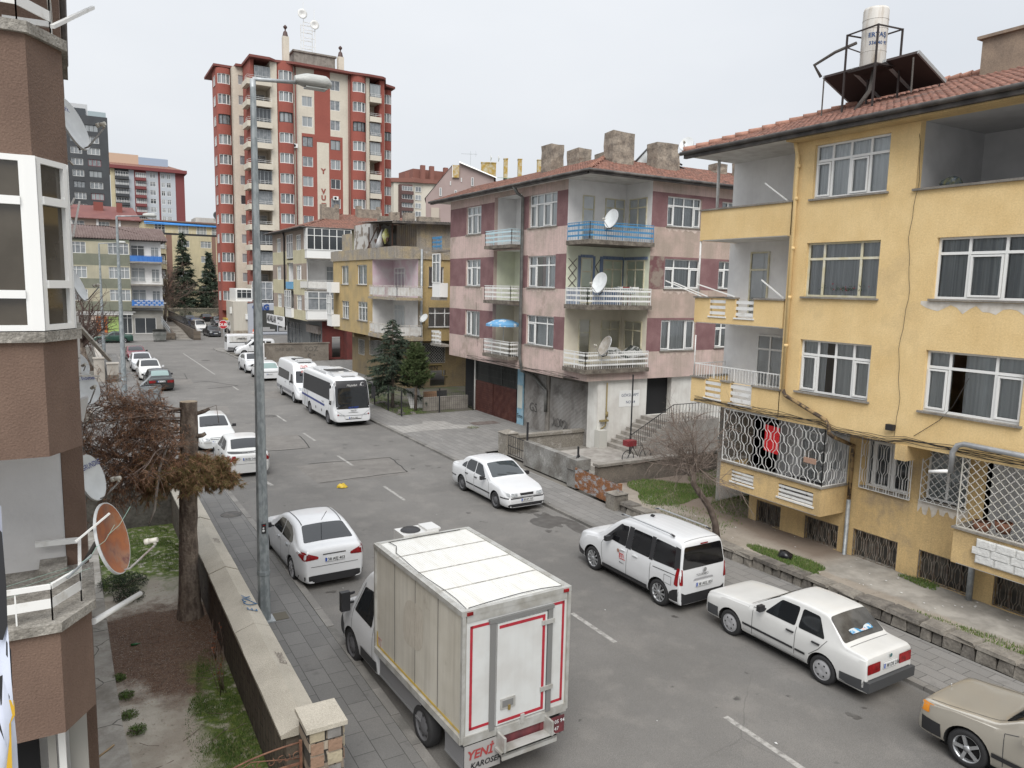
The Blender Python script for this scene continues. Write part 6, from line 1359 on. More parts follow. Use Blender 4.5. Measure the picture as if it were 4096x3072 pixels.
# ---- 1 white compact saloon with long hood line, near left (rear view)
sp=saloon(4.40,1.76,1.47,2.58,hood=.93,deck=1.06,fo=.86,ws=(1.15,2.0),rw=(3.25,3.95),belt=.92,nose=.68,r=.32,tail=.95)
sp.update(prof=[(0,.42),(.03,.6),(.12,.74),(.4,.86),(.9,.96),(1.2,1.02),(1.6,1.25),(2.05,1.44),(2.5,1.48),(3.0,1.46),(3.35,1.38),(3.7,1.22),(3.98,1.09),(4.2,1.07),(4.31,1.05),(4.36,.98),(4.39,.75),(4.40,.42)],belt=[(0,.5),(.6,.8),(1.3,.9),(2.6,.95),(3.6,.99),(4.4,.95)],planf=(.8,.62),planr=(.6,.78),tumble=.34,rad=.12,rear=('T',[(.55,3.32),(.66,3.92)]),wind=('T',[(.68,1.25),(.56,1.95)]),side=[[(1.55,.96),(2.0,1.31),(2.42,1.36),(2.42,.98)],[(2.47,.98),(2.47,1.36),(3.0,1.33),(3.3,1.2),(3.45,1.03),(3.3,1.0)]],tl=[('B',[(.42,.82),(.8,.80),(.88,.98),(.7,.99),(.42,.88)]),('L',[(4.05,.9),(4.4,.8),(4.4,1.0),(4.2,1.0)])],parts=[('rear_bumper','B',[(-.85,.2),(.85,.2),(.85,.36),(.6,.4),(-.6,.4),(-.85,.36)],BLKP),('roof_strip','T',[[(-.56,1.95),(-.54,1.95),(-.52,3.3),(-.545,3.3)],[(.54,1.95),(.56,1.95),(.545,3.3),(.52,3.3)]],BLKP),('boot_gap','B',[[(-.62,.62),(.62,.62),(.62,.632),(-.62,.632)],[(-.3,.9),(.3,.9),(.3,.93),(-.3,.93)]],SEAM)],seams=[('S',[(1.25,.3),(1.2,.8),(1.4,.95)]),('S',[(2.44,.28),(2.44,.95)]),('S',[(1.3,.26),(3.2,.26)]),('S',[(3.35,1.0),(3.25,.66),(3.05,.5)])],handles=[(2.25,.87),(3.1,.9)],hm=CHRO,rim=HUBM,rstyle='spokes',rn=12,plate_r=('38 AEJ 403',.78),hoodr=.1)
car,B_=vehicle('white_saloon_car','white modern saloon with red wraparound tail lights parked just ahead of the box truck','car',5.42,20.55,1.5,sp,WPAINT,'cars parked along the kerb')
q=MB();q.tube([(0,-1.1,1.49),(0,-1.55,1.85)],.008,5);q.build('aerial',BLKP,car,local=True)
# ---- 2 white older saloon behind the tree (rear view)
sp=saloon(4.25,1.68,1.4,2.44,hood=.88,deck=.98,fo=.82,ws=(1.2,1.95),rw=(3.05,3.6),belt=.88,nose=.62,r=.29)
sp.update(rstyle='cap',rim=HUBM,tl=[('B',[(.5,.68),(.78,.68),(.8,.9),(.52,.9)]),('L',[(4.0,.7),(4.25,.7),(4.25,.88),(4.0,.88)])],plate_r=('38 BV 341',.76,.0),planf=(.7,.7),planr=(.45,.8),tumble=.32,mm=WPAINT,parts=[('bumper_gap','B',[[(-.8,.56),(.8,.56),(.8,.57),(-.8,.57)],[(-.75,.96),(.75,.96),(.75,.985),(-.75,.985)]],SEAM)])
vehicle('white_saloon_car','white older saloon with orange-red tail lamps parked behind the lopped tree trunk','car',5.72,32.75,0,sp,WPAINT2,'cars parked along the kerb')
# ---- 3 silver-white car facing us behind the tree
sp=saloon(4.1,1.68,1.4,2.45,hood=.9,deck=1.0,fo=.8,ws=(1.1,1.9),rw=(3.4,3.9),belt=.88,nose=.62,r=.29)
sp.update(rstyle='cap',rim=HUBM,planf=(.7,.7),plate_f=('38 DL 642',.48),parts=[('grille','F',[(-.34,.58),(.34,.58),(.34,.66),(-.34,.66)],BLKP),('bumper_trim','F',[(-.8,.42),(.8,.42),(.8,.5),(-.8,.5)],mat('silver_trim',(.35,.35,.34),.4,world=False))])
vehicle('silver_white_car','pale silver-white car facing the camera, half hidden by the lopped tree','car',5.35,37.9,180,sp,paintm('silver_white',(.55,.56,.55),.35,.1),'cars parked along the kerb')
# ---- 4 black boxy saloon (rear view)
sp=saloon(4.3,1.68,1.40,2.5,hood=.88,deck=.95,fo=.82,ws=(1.3,1.95),rw=(3.15,3.6),belt=.88,nose=.64,r=.29,tail=.86)
sp.update(rstyle='steel',rim=RIMD,tl=[('B',[(.38,.62),(.78,.62),(.78,.8),(.38,.8)])],plate_r=('38 YY 567',.72),planf=(.3,.86),planr=(.25,.92),mould=(.2,4.2,.45,.5),rglass=mat('pale_rear_glass',(.22,.30,.29),.12,world=False))
vehicle('black_saloon_car','black boxy old saloon seen from behind beside the galvanised bin','car',4.85,59.2,1,sp,paintm('black',(.014,.015,.014),.3),'cars parked along the kerb')
# ---- 5,6 white cars facing us, 7 dark red coupe
for(nm,lab,x,y,extra,pm)in(('white_saloon_car','plain white saloon facing the camera directly behind the black saloon',4.75,65.6,dict(),WPAINT2),('white_saloon_car','bright white newer saloon with angled headlamps between plain white saloon and dark red coupe',4.62,71.8,dict(hl=[('F',[(.38,.6),(.76,.66),(.8,.8),(.5,.72)])],planf=(.9,.6)),WPAINT)):
 sp=saloon(4.35,1.7,1.44,2.55,hood=.92,deck=1.02,fo=.85,ws=(1.15,1.95),rw=(3.3,3.9),belt=.9,nose=.68,r=.3)
 sp.update(parts=[('grille','F',[(-.36,.55),(.36,.55),(.34,.66),(-.34,.66)],BLKP),('lower_grille','F',[(-.5,.32),(.5,.32),(.46,.42),(-.46,.42)],BLKP)],mm=WPAINT,rstyle='cap',rim=HUBM,**extra)
 vehicle(nm,lab,'car',x,y,180,sp,pm,'cars parked along the kerb')
sp=saloon(4.4,1.72,1.3,2.5,hood=.84,deck=.95,fo=.9,ws=(1.4,2.2),rw=(3.0,3.8),belt=.84,nose=.6,r=.3)
sp.update(planf=(1.0,.55),parts=[('lower_grille','F',[(-.6,.28),(.6,.28),(.5,.42),(-.5,.42)],BLKP)],hl=[('F',[(.36,.58),(.72,.6),(.7,.69),(.42,.66)])])
vehicle('dark_red_coupe','low dark red coupe, last in the left kerb row before the junction','car',4.7,80.6,182,sp,paintm('dark_red',(.13,.012,.02),.25),'cars parked along the kerb')
# ---- 8 green saloon side-on
sp=saloon(4.5,1.7,1.36,2.55,hood=.86,deck=.98,fo=.95,ws=(1.5,2.25),rw=(3.15,3.75),belt=.87,nose=.64,r=.31)
sp.update(rn=5,planf=(.6,.7),hm=paintm('dark_green',(.012,.05,.035),.28),mm=paintm('dark_green',(.012,.05,.035),.28))
vehicle('dark_green_saloon','dark green saloon parked side-on at the far kerb below the green banded block','car',3.55,102.7,90,sp,paintm('dark_green',(.012,.05,.035),.28))
# ---- 9 modern white people carrier on the right (rear three-quarter)
PRIV=mat('privacy_glass',(.006,.006,.007),.06,spec=.7,world=False)
sp=dict(L=4.25,W=1.62,prof=[(0,.45),(.02,.62),(.08,.84),(.25,.96),(.6,1.04),(.95,1.08),(1.15,1.2),(1.5,1.50),(1.85,1.72),(2.2,1.79),(3.0,1.82),(3.9,1.80),(4.12,1.76),(4.17,1.66),(4.21,1.35),(4.24,1.05),(4.25,.8),(4.25,.45)],belt=[(0,.6),(.5,.92),(1.1,1.02),(4.33,1.06)],bot=.24,tumble=.17,planf=(.6,.72),planr=(.16,.93),crown=.03,rad=.12,wheels=(.84,3.53,.335),ww=.21,rim=RIM,rn=10,glass=PRIV,wglass=CARGLASS,wind=('F',[(.60,1.14),(.5,1.66)]),rear=('B',[(.70,1.12),(.61,1.66)]),side=[[(1.45,1.12),(1.92,1.60),(2.22,1.63),(2.2,1.09)],[(2.42,1.09),(2.42,1.63),(3.12,1.63),(3.12,1.09)],[(3.26,1.09),(3.26,1.63),(4.05,1.61),(4.12,1.12)]],seams=[('S',[(1.28,.45),(1.22,.9),(1.3,1.04)]),('S',[(2.28,.34),(2.3,1.05)]),('S',[(3.2,.5),(3.2,1.0)]),('T',[(-.66,4.1),(.66,4.1)])],tl=[('L',[(4.08,.74),(4.2,.72),(4.2,1.16),(4.12,1.16)]),('B',[(.68,.74),(.78,.76),(.78,1.16),(.70,1.14)])],handles=[(2.12,.98),(2.62,.98)],hm=WPAINT,mirror=(1.62,1.12),plate_r=('38 AKL 831',.70),hoodr=.08,parts=[('rear_bumper','B',[(-.79,.25),(.79,.25),(.79,.6),(.6,.5),(-.6,.5),(-.79,.6)],BLKP),('wheel_arch_trim','S',[[(3.9,.27),(4.2,.27),(4.2,.66),(4.05,.6),(3.92,.5)],[(1.25,.25),(3.12,.25),(3.1,.38),(1.28,.38)],[(0,.3),(.42,.3),(.45,.42),(0,.55)]],BLKP),('window_surround','S',[[(2.2,1.07),(2.24,1.65),(2.42,1.65),(2.42,1.07)],[(3.12,1.07),(3.12,1.65),(3.26,1.65),(3.26,1.07)],[(4.03,1.1),(3.96,1.64),(4.13,1.62),(4.2,1.12)],[(1.25,1.06),(1.9,1.62),(1.98,1.62),(1.4,1.07)]],BLKP),('slide_rail','S',[(3.3,.94),(4.1,.97),(4.1,.985),(3.3,.955)],BLKP),('boot_handle','B',[(-.34,.80),(.34,.80),(.3,.85),(-.3,.85)],mat('grey_recess',(.3,.3,.31),.5,world=False)),('fuel_flap','L',[[(3.72,.68),(3.98,.68),(3.98,.69),(3.72,.69)],[(3.72,.88),(3.98,.88),(3.98,.89),(3.72,.89)],[(3.72,.68),(3.73,.68),(3.73,.88),(3.72,.88)],[(3.97,.68),(3.98,.68),(3.98,.88),(3.97,.88)]],SEAM)])
car,B_=vehicle('white_people_carrier','tall white people carrier with silver roof rails, black rear glass and red door logo','car',13.02,15.03,1.2,sp,WPAINT,'cars parked along the kerb')
for sx in(-1,1):
 q=MB();q.tube([(sx*.60,.35,1.83),(sx*.61,.22,1.87),(sx*.62,-1.55,1.87),(sx*.61,-1.7,1.82)],.018,6);q.bar((sx*.61,.3,1.84),(sx*.61,.2,1.86),.04,.03,1);q.bar((sx*.61,-1.55,1.86),(sx*.61,-1.7,1.84),.04,.03,1);q.build('roof_rail',[RIM,BLKP],car,local=True)
q=MB();q.obox((-.02,-.25,1.84),(.04,0,0),(0,.12,0),(0,-.05,.06));q.build('roof_aerial',BLKP,car,local=True)
q=MB();q.box(-.12,.12,-2.10,-2.085,1.69,1.72);q.build('brake_light',RLAMP,car,local=True)
q=MB()
for i in range(6):B_.line(q,[(-.45+i*.18,2.3),(-.45+i*.18,3.95)],'T',.014,.004)
q.build('roof_ribs',mat('rib_shade',(.62,.63,.64),.5,world=False),car,local=True)
q=MB();text_mb(q,'ETi',(-.82,.12,.78),(0,-1,0),(0,0,1),.15,m=0,depth=.01,bold=.03);text_mb(q,'Makarna',(-.82,.1,.62),(0,-1,0),(0,0,1),.055,m=1,depth=.01,bold=.01)
q.lathe((-.825,.16,.93),[(.05,-.004),(.001,-.004)],10,'x',2);q.box(-.826,-.821,.11,-.12,.73,.745,0);q.build('door_logo',[mat('logo_red',(.5,.02,.02),.5,world=False),INK,mat('logo_tan',(.3,.15,.1),.6,world=False)],car,local=True)
q=MB();text_mb(q,'TOURNEO',(-.30,-2.165,.93),(1,0,0),(0,0,1),.085,m=0,depth=.02,bold=.01);q.lathe((0,-2.16,1.06),[(.055,-.012),(.001,-.012)],14,'y',1);q.build('badge',[INK,CHRO],car,local=True)
# ---- 10 white 1990s boxy saloon (rear three-quarter)
sp=dict(L=4.2,W=1.50,prof=[(0,.42),(.02,.58),(.05,.76),(.14,.82),(.6,.88),(1.25,.93),(1.38,.96),(1.75,1.22),(2.02,1.38),(2.12,1.40),(2.6,1.42),(3.1,1.40),(3.2,1.37),(3.45,1.15),(3.62,1.0),(3.68,.97),(4.1,.94),(4.15,.9),(4.17,.75),(4.18,.42)],belt=[(0,.7),(.6,.83),(1.4,.88),(4.2,.88)],bot=.24,tumble=.30,planf=(.2,.9),planr=(.2,.92),crown=.02,rad=.06,wheels=(.78,3.22,.295),ww=.18,rim=HUBM,rstyle='cap',rn=6,smooth=4,wind=('T',[(.66,1.45),(.56,2.02)]),rear=('T',[(.56,3.2),(.64,3.62)]),rglass=None,side=[[(1.72,.93),(2.06,1.31),(2.52,1.32),(2.5,.93)],[(2.58,.93),(2.6,1.32),(3.0,1.31),(3.22,.93)]],seams=[('S',[(1.42,.3),(1.42,.92),(1.6,.92)]),('S',[(2.54,.28),(2.55,.93)]),('S',[(3.28,.93),(3.12,.7),(2.9,.5)]),('S',[(1.45,.28),(2.8,.28)]),('T',[(-.72,1.3),(.72,1.3)]),('T',[(-.7,3.72),(.7,3.72)])],tl=[('B',[(.30,.62),(.70,.62),(.70,.82),(.30,.82)])],handles=[(2.42,.8),(3.05,.8)],mirror=(1.72,.98),mould=(.0,4.1,.44,.49,[(1.16,2.52),(2.57,2.82)]),hm=BLKP,parts=[('rear_bumper','B',[(-.82,.26),(.82,.26),(.82,.52),(-.82,.52)],mat('grey_bumper',(.05,.052,.055),.65,world=False)),('rear_bumper_side','S',[(3.62,.28),(4.18,.3),(4.18,.52),(3.62,.48)],mat('grey_bumper',(.05,.052,.055))),('front_bumper','S',[(0,.3),(.42,.3),(.42,.54),(0,.54)],mat('grey_bumper',(.05,.052,.055))),('sill','S',[(1.15,.24),(2.85,.24),(2.85,.32),(1.15,.32)],BLKP)],plate_r=('38 DS 238',.70,.0),pw=.42,hoodr=.04)
sp['rglass']=mat('rear_glass_grey',(.09,.09,.088),.1,c2=(.045,.045,.045),scale=3,world=False)
car,B_=vehicle('white_boxy_saloon','white 1990s boxy saloon with black bumpers and a patterned cushion in its rear window','car',13.40,10.28,.8,sp,WPAINT2,'cars parked along the kerb')
q=MB();rr=random.Random(2);rows=[]
for i in range(9):rows.append([(-.33+.66*j/8,-1.47+.02+.26*i/8-.02,1.115-.0+.1*(i/8)+.02*math.sin(j*1.1)*math.sin(i*.8))for j in range(9)])
q.grid(rows);q.build('cushion',mat('patterned_cushion',(.45,.5,.52),.8,c2=(.05,.22,.4),scale=7,lo=.48,hi=.52,c3=(.6,.35,.3),s3=6,lo3=.55,hi3=.6,world=False),car,local=True)
q=MB();q.box(-.74,.74,-2.16,-2.04,.3,.5);q.build('bumper_bar',mat('grey_bumper',(.05,.052,.055)),car,local=True)
q=MB();q.lathe((0,-2.085,.88),[(.04,-.01),(.001,-.01)],12,'y',0);text_mb(q,'DOĞAN',(.5,-2.1,.84),(1,0,0),(0,0,1),.045,m=1);q.build('badge',[mat('badge_teal',(.05,.14,.15),.4,world=False),INK],car,local=True)
# ---- 11 champagne 1980s saloon, bottom right (front)
CHAMP=mat('paint_champagne',(.46,.43,.37),.3,metal=.5,coat=.7,world=False)
sp=dict(L=4.7,W=1.64,prof=[(0,.5),(.03,.62),(.06,.80),(.12,.84),(.5,.88),(.9,.94),(1.2,.98),(1.3,1.01),(1.75,1.27),(2.1,1.40),(2.5,1.43),(3.3,1.42),(3.5,1.37),(4.0,1.05),(4.1,1.0),(4.6,.96),(4.68,.9),(4.7,.5)],belt=[(0,.74),(.6,.86),(1.6,.93),(4.7,.92)],bot=.24,tumble=.28,planf=(.35,.86),planr=(.4,.84),crown=.03,rad=.09,wheels=(.86,3.6,.325),ww=.21,rim=RIM,rn=5,wind=('T',[(.66,1.34),(.56,2.0)]),rear=('T',[(.56,3.5),(.64,3.98)]),side=[[(1.7,.97),(2.12,1.33),(2.9,1.35),(2.9,.97)],[(2.96,.97),(2.96,1.35),(3.4,1.32),(3.7,1.0)]],seams=[('S',[(1.42,.34),(1.40,.9),(1.6,.95)]),('S',[(2.93,.3),(2.93,.95)]),('T',[(-.7,.18),(-.66,1.0),(-.6,1.55)]),('T',[(.7,.18),(.66,1.0),(.6,1.55)])],hl=[('F',[(.40,.64),(.66,.64),(.66,.80),(.40,.80)])],ind=[('F',[(.71,.64),(.84,.64),(.84,.8),(.71,.8)]),('L',[(.02,.64),(.22,.65),(.2,.8),(.03,.8)])],handles=[(2.75,.85),(3.6,.85)],mirror=(1.8,.98),mm=CHAMP,hm=BLKP,mould=(0,4.7,.42,.5,[(1.25,2.9),(2.95,3.2)]),parts=[('front_bumper','F',[(-.87,.28),(.87,.28),(.87,.56),(-.87,.56)],BLKP),('bumper_side','S',[(0,.3),(.44,.3),(.42,.54),(0,.56)],BLKP),('grille','F',[(-.3,.6),(.3,.6),(.28,.82),(-.28,.82)],BLKP)],hoodr=.06)
car,B_=vehicle('champagne_saloon','champagne metallic 1980s saloon with amber indicator cut off at the lower right corner','car',13.40,4.75,2.0,sp,CHAMP,'cars parked along the kerb')
q=MB();q.tube([(0,2.2,.86),(0,2.21,.93)],.006,5);q.lathe((0,2.2,.95),[(.035,0),(.03,0)],12,'y');q.build('bonnet_ornament',CHRO,car,local=True)
# ---- 12 white 1990s saloon facing us (right kerb)
sp=saloon(4.4,1.69,1.40,2.6,hood=.90,deck=1.0,fo=.83,ws=(1.18,1.98),rw=(3.25,3.8),belt=.88,nose=.66,r=.3)
sp.update(prof=[(0,.42),(.02,.56),(.06,.68),(.2,.75),(.7,.86),(1.2,.94),(1.28,.97),(1.65,1.19),(2.0,1.36),(2.3,1.41),(2.9,1.42),(3.3,1.36),(3.65,1.12),(3.85,1.02),(4.25,.98),(4.34,.93),(4.39,.75),(4.4,.42)],planf=(.5,.78),planr=(.4,.84),rim=RIMD,rstyle='steel',rn=8,wind=('T',[(.68,1.3),(.56,1.98)]),side=[[(1.62,.93),(2.02,1.3),(2.38,1.34),(2.38,.94)],[(2.43,.94),(2.43,1.34),(2.95,1.33),(3.12,1.2),(3.12,.96)],[(3.16,.97),(3.16,1.22),(3.42,1.08),(3.5,.98)]],seams=[('S',[(1.3,.3),(1.28,.8),(1.45,.9)]),('S',[(2.41,.28),(2.41,.92)]),('S',[(3.14,.93),(3.1,.7),(2.95,.5)]),('F',[(-.8,.56),(.8,.56)])],hl=[('F',[(.38,.58),(.74,.58),(.76,.70),(.38,.68)])],ind=[],plate_f=('38 EP 707',.46,),mould=(0,4.4,.44,.49,[(1.2,2.4),(2.43,3.0)]),wglass=CARGLASS_L,parts=[('grille','F',[(-.26,.60),(.26,.60),(.28,.68),(-.28,.68)],BLKP),('bumper_strip','F',[(-.82,.50),(.82,.50),(.82,.54),(-.82,.54)],BLKP),('lower_grille','F',[(-.78,.22),(.78,.22),(.7,.33),(-.7,.33)],BLKP),('bumper_strip_side','S',[[(0,.5),(.46,.5),(.46,.54),(0,.54)],[(3.86,.5),(4.4,.5),(4.4,.54),(3.86,.54)]],BLKP)],handles=[(2.28,.8),(3.0,.8)])
vehicle('white_saloon_car','white 1990s saloon with dark side strip facing the camera beside the concrete garden wall','car',13.35,24.0,180.8,sp,WPAINT,'cars parked along the kerb')
# ---- 13 small hatchback (rear) and 14 crossover (front) beyond the minibus
sp=dict(L=3.85,W=1.62,prof=[(0,.42),(.05,.62),(.3,.78),(.8,.92),(1.0,.98),(1.4,1.25),(1.8,1.44),(2.3,1.48),(3.1,1.44),(3.4,1.38),(3.6,1.15),(3.74,.95),(3.82,.8),(3.85,.42)],belt=[(0,.5),(.6,.8),(3.85,.92)],bot=.22,tumble=.3,planf=(.6,.7),planr=(.4,.82),wheels=(.75,3.2,.29),rstyle='cap',rim=HUBM,wind=('T',[(.64,1.05),(.52,1.75)]),rear=('T',[(.52,3.42),(.64,3.72)]),side=[[(1.35,.92),(1.8,1.33),(2.4,1.36),(2.4,.95)],[(2.46,.95),(2.46,1.36),(3.0,1.33),(3.1,.98)]],tl=[('L',[(3.45,.95),(3.6,.95),(3.55,1.25),(3.4,1.3)])],plate_r=('38 LZ 45',.55),rglass=mat('pale_rear_glass',(.22,.30,.29)),parts=[('rear_trim','B',[(-.8,.68),(.8,.68),(.8,.72),(-.8,.72)],BLKP)],seams=[('S',[(2.43,.3),(2.43,.95)])],handles=[(2.2,.82)],mirror=(1.35,.95))
vehicle('white_hatchback','small white hatchback seen from behind just ahead of the white minibus','car',12.95,62.2,0,sp,WPAINT,'cars parked along the kerb')
sp=dict(L=4.1,W=1.75,prof=[(0,.5),(.04,.75),(.15,.92),(.5,1.04),(.95,1.10),(1.35,1.35),(1.75,1.55),(2.3,1.58),(3.2,1.5),(3.6,1.36),(3.85,1.1),(4.0,1.0),(4.08,.8),(4.1,.45)],belt=[(0,.7),(.6,.95),(4.1,1.08)],bot=.27,tumble=.3,planf=(.6,.72),planr=(.4,.82),wheels=(.8,3.33,.36),ww=.22,rn=5,wind=('T',[(.66,1.02),(.54,1.72)]),rear=('T',[(.48,3.5),(.6,3.82)]),side=[[(1.4,1.1),(1.8,1.42),(2.3,1.46),(2.3,1.12)],[(2.36,1.12),(2.36,1.46),(3.0,1.42),(3.15,1.18)]],hl=[('F',[(.5,.62),(.62,.60),(.72,.62),(.72,.76),(.62,.78),(.5,.76)]),('T',[(.5,.45),(.72,.62),(.74,.9),(.62,.72)])],parts=[('grille','F',[(-.5,.82),(.5,.82),(.34,.66),(-.34,.66)],BLKP),('lower_grille','F',[(-.5,.42),(.5,.42),(.4,.56),(-.4,.56)],BLKP),('arch_trim','S',[[(1.3,.3),(2.9,.3),(2.9,.38),(1.3,.38)]],BLKP)],seams=[('S',[(2.33,.4),(2.33,1.1)]),('S',[(1.32,.4),(1.28,.95)])],mirror=(1.35,1.12),mm=WPAINT,handles=[(2.15,.98)])
vehicle('white_crossover','white bulbous crossover with round headlamps facing the camera beyond the lamp post','car',13.05,67.6,180,sp,WPAINT,'cars parked along the kerb')
# ---- 15 white leisure van side-on, 16 white panel van
sp=dict(L=3.96,W=1.72,prof=[(0,.45),(.04,.62),(.2,.82),(.6,1.0),(.95,1.1),(1.35,1.42),(1.7,1.66),(2.1,1.72),(3.6,1.72),(3.82,1.66),(3.92,1.2),(3.96,.45)],belt=[(0,.6),(.6,.95),(3.96,1.12)],bot=.24,tumble=.16,planf=(.7,.68),planr=(.25,.9),wheels=(.8,3.31,.30),rn=7,wind=('T',[(.66,1.0),(.56,1.62)]),rear=('B',[(.66,1.12),(.6,1.58)]),side=[[(1.35,1.12),(1.75,1.5),(2.05,1.54),(2.05,1.1)],[(2.3,1.14),(2.3,1.54),(2.9,1.54),(2.9,1.18)],[(3.02,1.22),(3.02,1.52),(3.55,1.5),(3.5,1.3)]],hl=[('F',[(.4,.72),(.75,.8),(.75,.9),(.5,.85)])],tl=[('L',[(3.84,.85),(3.96,.85),(3.94,1.25),(3.86,1.25)])],mould=(0,4,.42,.5,[(1.15,2.95)]),parts=[('grille','F',[(-.55,.52),(.55,.52),(.6,.68),(-.6,.68)],BLKP),('rail','S',[(3.0,1.02),(3.8,1.04),(3.8,1.07),(3.0,1.05)],BLKP)],seams=[('S',[(2.18,.4),(2.18,1.1)]),('S',[(1.2,.4),(1.15,.95)])],mirror=(1.35,1.1),handles=[(2.0,.95),(2.35,.95)])
vehicle('white_leisure_van','white leisure van with black side windows parked side-on on the corner forecourt','van',16.1,82.0,88,sp,WPAINT)
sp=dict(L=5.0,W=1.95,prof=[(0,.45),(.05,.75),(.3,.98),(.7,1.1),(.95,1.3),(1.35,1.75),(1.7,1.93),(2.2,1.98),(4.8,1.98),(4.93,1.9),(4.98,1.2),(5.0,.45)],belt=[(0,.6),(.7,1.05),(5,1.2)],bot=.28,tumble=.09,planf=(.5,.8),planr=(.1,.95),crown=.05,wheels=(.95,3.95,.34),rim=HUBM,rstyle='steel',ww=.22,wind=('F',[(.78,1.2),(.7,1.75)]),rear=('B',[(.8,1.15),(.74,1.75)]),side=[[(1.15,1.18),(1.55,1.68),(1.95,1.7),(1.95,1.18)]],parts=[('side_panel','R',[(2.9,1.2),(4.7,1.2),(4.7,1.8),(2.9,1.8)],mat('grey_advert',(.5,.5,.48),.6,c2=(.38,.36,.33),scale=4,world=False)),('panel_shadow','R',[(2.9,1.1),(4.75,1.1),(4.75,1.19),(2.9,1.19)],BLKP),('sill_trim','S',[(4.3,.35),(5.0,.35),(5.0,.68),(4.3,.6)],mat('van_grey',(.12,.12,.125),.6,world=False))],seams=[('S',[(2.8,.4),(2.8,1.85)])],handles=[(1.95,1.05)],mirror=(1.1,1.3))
car,B_=vehicle('white_panel_van','white panel van with printed side advert parked side-on by the stop sign','van',16.35,86.0,269,sp,WPAINT)
q=MB();rr=random.Random(5)
for z_,a,b in((1.66,-.05,1.1),(1.5,-.05,.6),(1.58,-1.3,-.7),(1.5,-1.5,-.5)):
 x_=a
 while x_<b:w_=rr.uniform(.03,.07);q.box(.982,.99,x_,x_+w_,z_,z_+rr.uniform(.05,.08));x_+=w_+.02
q.build('lettering',[INK],car,local=True)
# ---- 17 white and blue midibus (front three-quarter)
sp=dict(L=6.9,W=2.12,prof=[(0,.4),(.02,.8),(.05,1.0),(.14,1.3),(.28,1.9),(.42,2.35),(.6,2.55),(1.0,2.62),(3,2.66),(6.5,2.64),(6.75,2.5),(6.85,1.8),(6.9,.4)],belt=[(0,.8),(.4,1.2),(6.9,1.3)],bot=.3,tumble=.05,planf=(.35,.84),planr=(.2,.9),crown=.06,rad=.18,wheels=(1.35,5.05,.37),ww=.24,rim=RIMD,rstyle='steel',rn=8,wind=('F',[(.93,1.0),(.95,1.2),(.9,2.46)]),side=[[(1.15,1.42),(1.15,2.3),(2.0,2.3),(2.0,1.42)],[(2.04,1.42),(2.04,2.3),(3.1,2.3),(3.1,1.42)],[(3.14,1.42),(3.14,2.3),(4.2,2.3),(4.2,1.42)],[(4.24,1.42),(4.24,2.3),(5.3,2.3),(5.3,1.42)],[(5.34,1.42),(5.34,2.3),(6.5,2.3),(6.5,1.42)],[(.72,1.15),(.76,2.2),(1.1,2.2),(1.08,1.15)]],gr=.03,parts=[('window_band','S',[(1.1,1.38),(1.1,2.34),(6.6,2.34),(6.6,1.38)],BLKP),('livery_stripe','L',[(1.9,.92),(6.8,1.0),(6.8,1.12),(1.9,1.04)],mat('livery_blue',(.03,.045,.16),.5,world=False)),('livery_stripe','R',[(1.9,.92),(6.8,1.0),(6.8,1.12),(1.9,1.04)],mat('livery_blue',(.03,.045,.16))),('rear_door','R',[[(5.5,.42),(5.55,.42),(5.55,2.3),(5.5,2.3)],[(6.2,.42),(6.25,.42),(6.25,2.3),(6.2,2.3)],[(5.85,.42),(5.9,.42),(5.9,2.3),(5.85,2.3)]],BLKP),('service_flaps','R',[[(2.4,.55),(2.55,.55),(2.55,.7),(2.4,.7)],[(3.6,.55),(3.75,.55),(3.75,.7),(3.6,.7)]],SEAM),('grille','F',[[(-.3,.78),(.3,.78),(.24,.80),(-.24,.80)],[(-.45,.42),(.45,.42),(.4,.46),(-.4,.46)],[(-.5,.62),(.5,.62),(.48,.64),(-.48,.64)]],BLKP),('destination_panel','F',[(-.86,2.12),(.86,2.12),(.84,2.5),(-.84,2.5)],BLKP)],seams=[('S',[(.68,.42),(.7,2.3)]),('S',[(1.12,.42),(1.12,1.4)]),('F',[(-.98,.95),(-.5,.62),(-.45,.42)]),('F',[(.98,.95),(.5,.62),(.45,.42)])],plate_f=('38 R 1583',.52),wipers=True)
bus,B_=vehicle('white_midibus','white midibus with dark blue side stripe and black windscreen surround facing the camera','bus',12.86,42.8,180.0,sp,WBUS,'buses parked along the kerb')
for sx in(-1,1):
 for i in range(4):
  q=MB();h=B_.bvh.ray_cast(Vector((sx*(.55+i*.1),8,.66+i*.01)),Vector((0,-1,0)))[0];q.lathe(h+Vector((0,.01,0)),[(.045,0),(.03,.012),(.001,.012)],12,'y');q.build('headlight',LAMP if i<3 else RLAMP,bus,local=True)
 q=MB();q.tube([(sx*.95,3.05,2.4),(sx*1.12,3.3,2.35),(sx*1.18,3.35,2.1)],.04,6);q.box(sx*1.18-.1,sx*1.18+.1,3.28,3.4,1.5,2.15);q.build('wing_mirror',WBUS if sx>0 else BLKP,bus,local=True)
q=MB();q.box(-.7,.7,.9,2.1,2.66,2.8);q.obox((-.8,-1.6,2.66),(1.6,0,0),(0,2.6,0),(0,0,.12));q.build('roof_air_conditioner',WBUS,bus,local=True)
q=MB();q.obox((-.6,-.2,2.785),(1.2,0,0),(0,1.0,0),(0,0,.03));q.obox((-.65,1.2,2.8),(.5,0,0),(0,.6,-.06),(0,0,.02));q.obox((.15,1.2,2.8),(.5,0,0),(0,.6,-.06),(0,0,.02));q.build('roof_vents',BLKP,bus,local=True)
q=MB();q.box(-.35,.35,2.3,2.7,2.68,2.72);q.build('roof_hatch',mat('hatch_grey',(.35,.35,.35),.6,world=False),bus,local=True)
yF=3.45
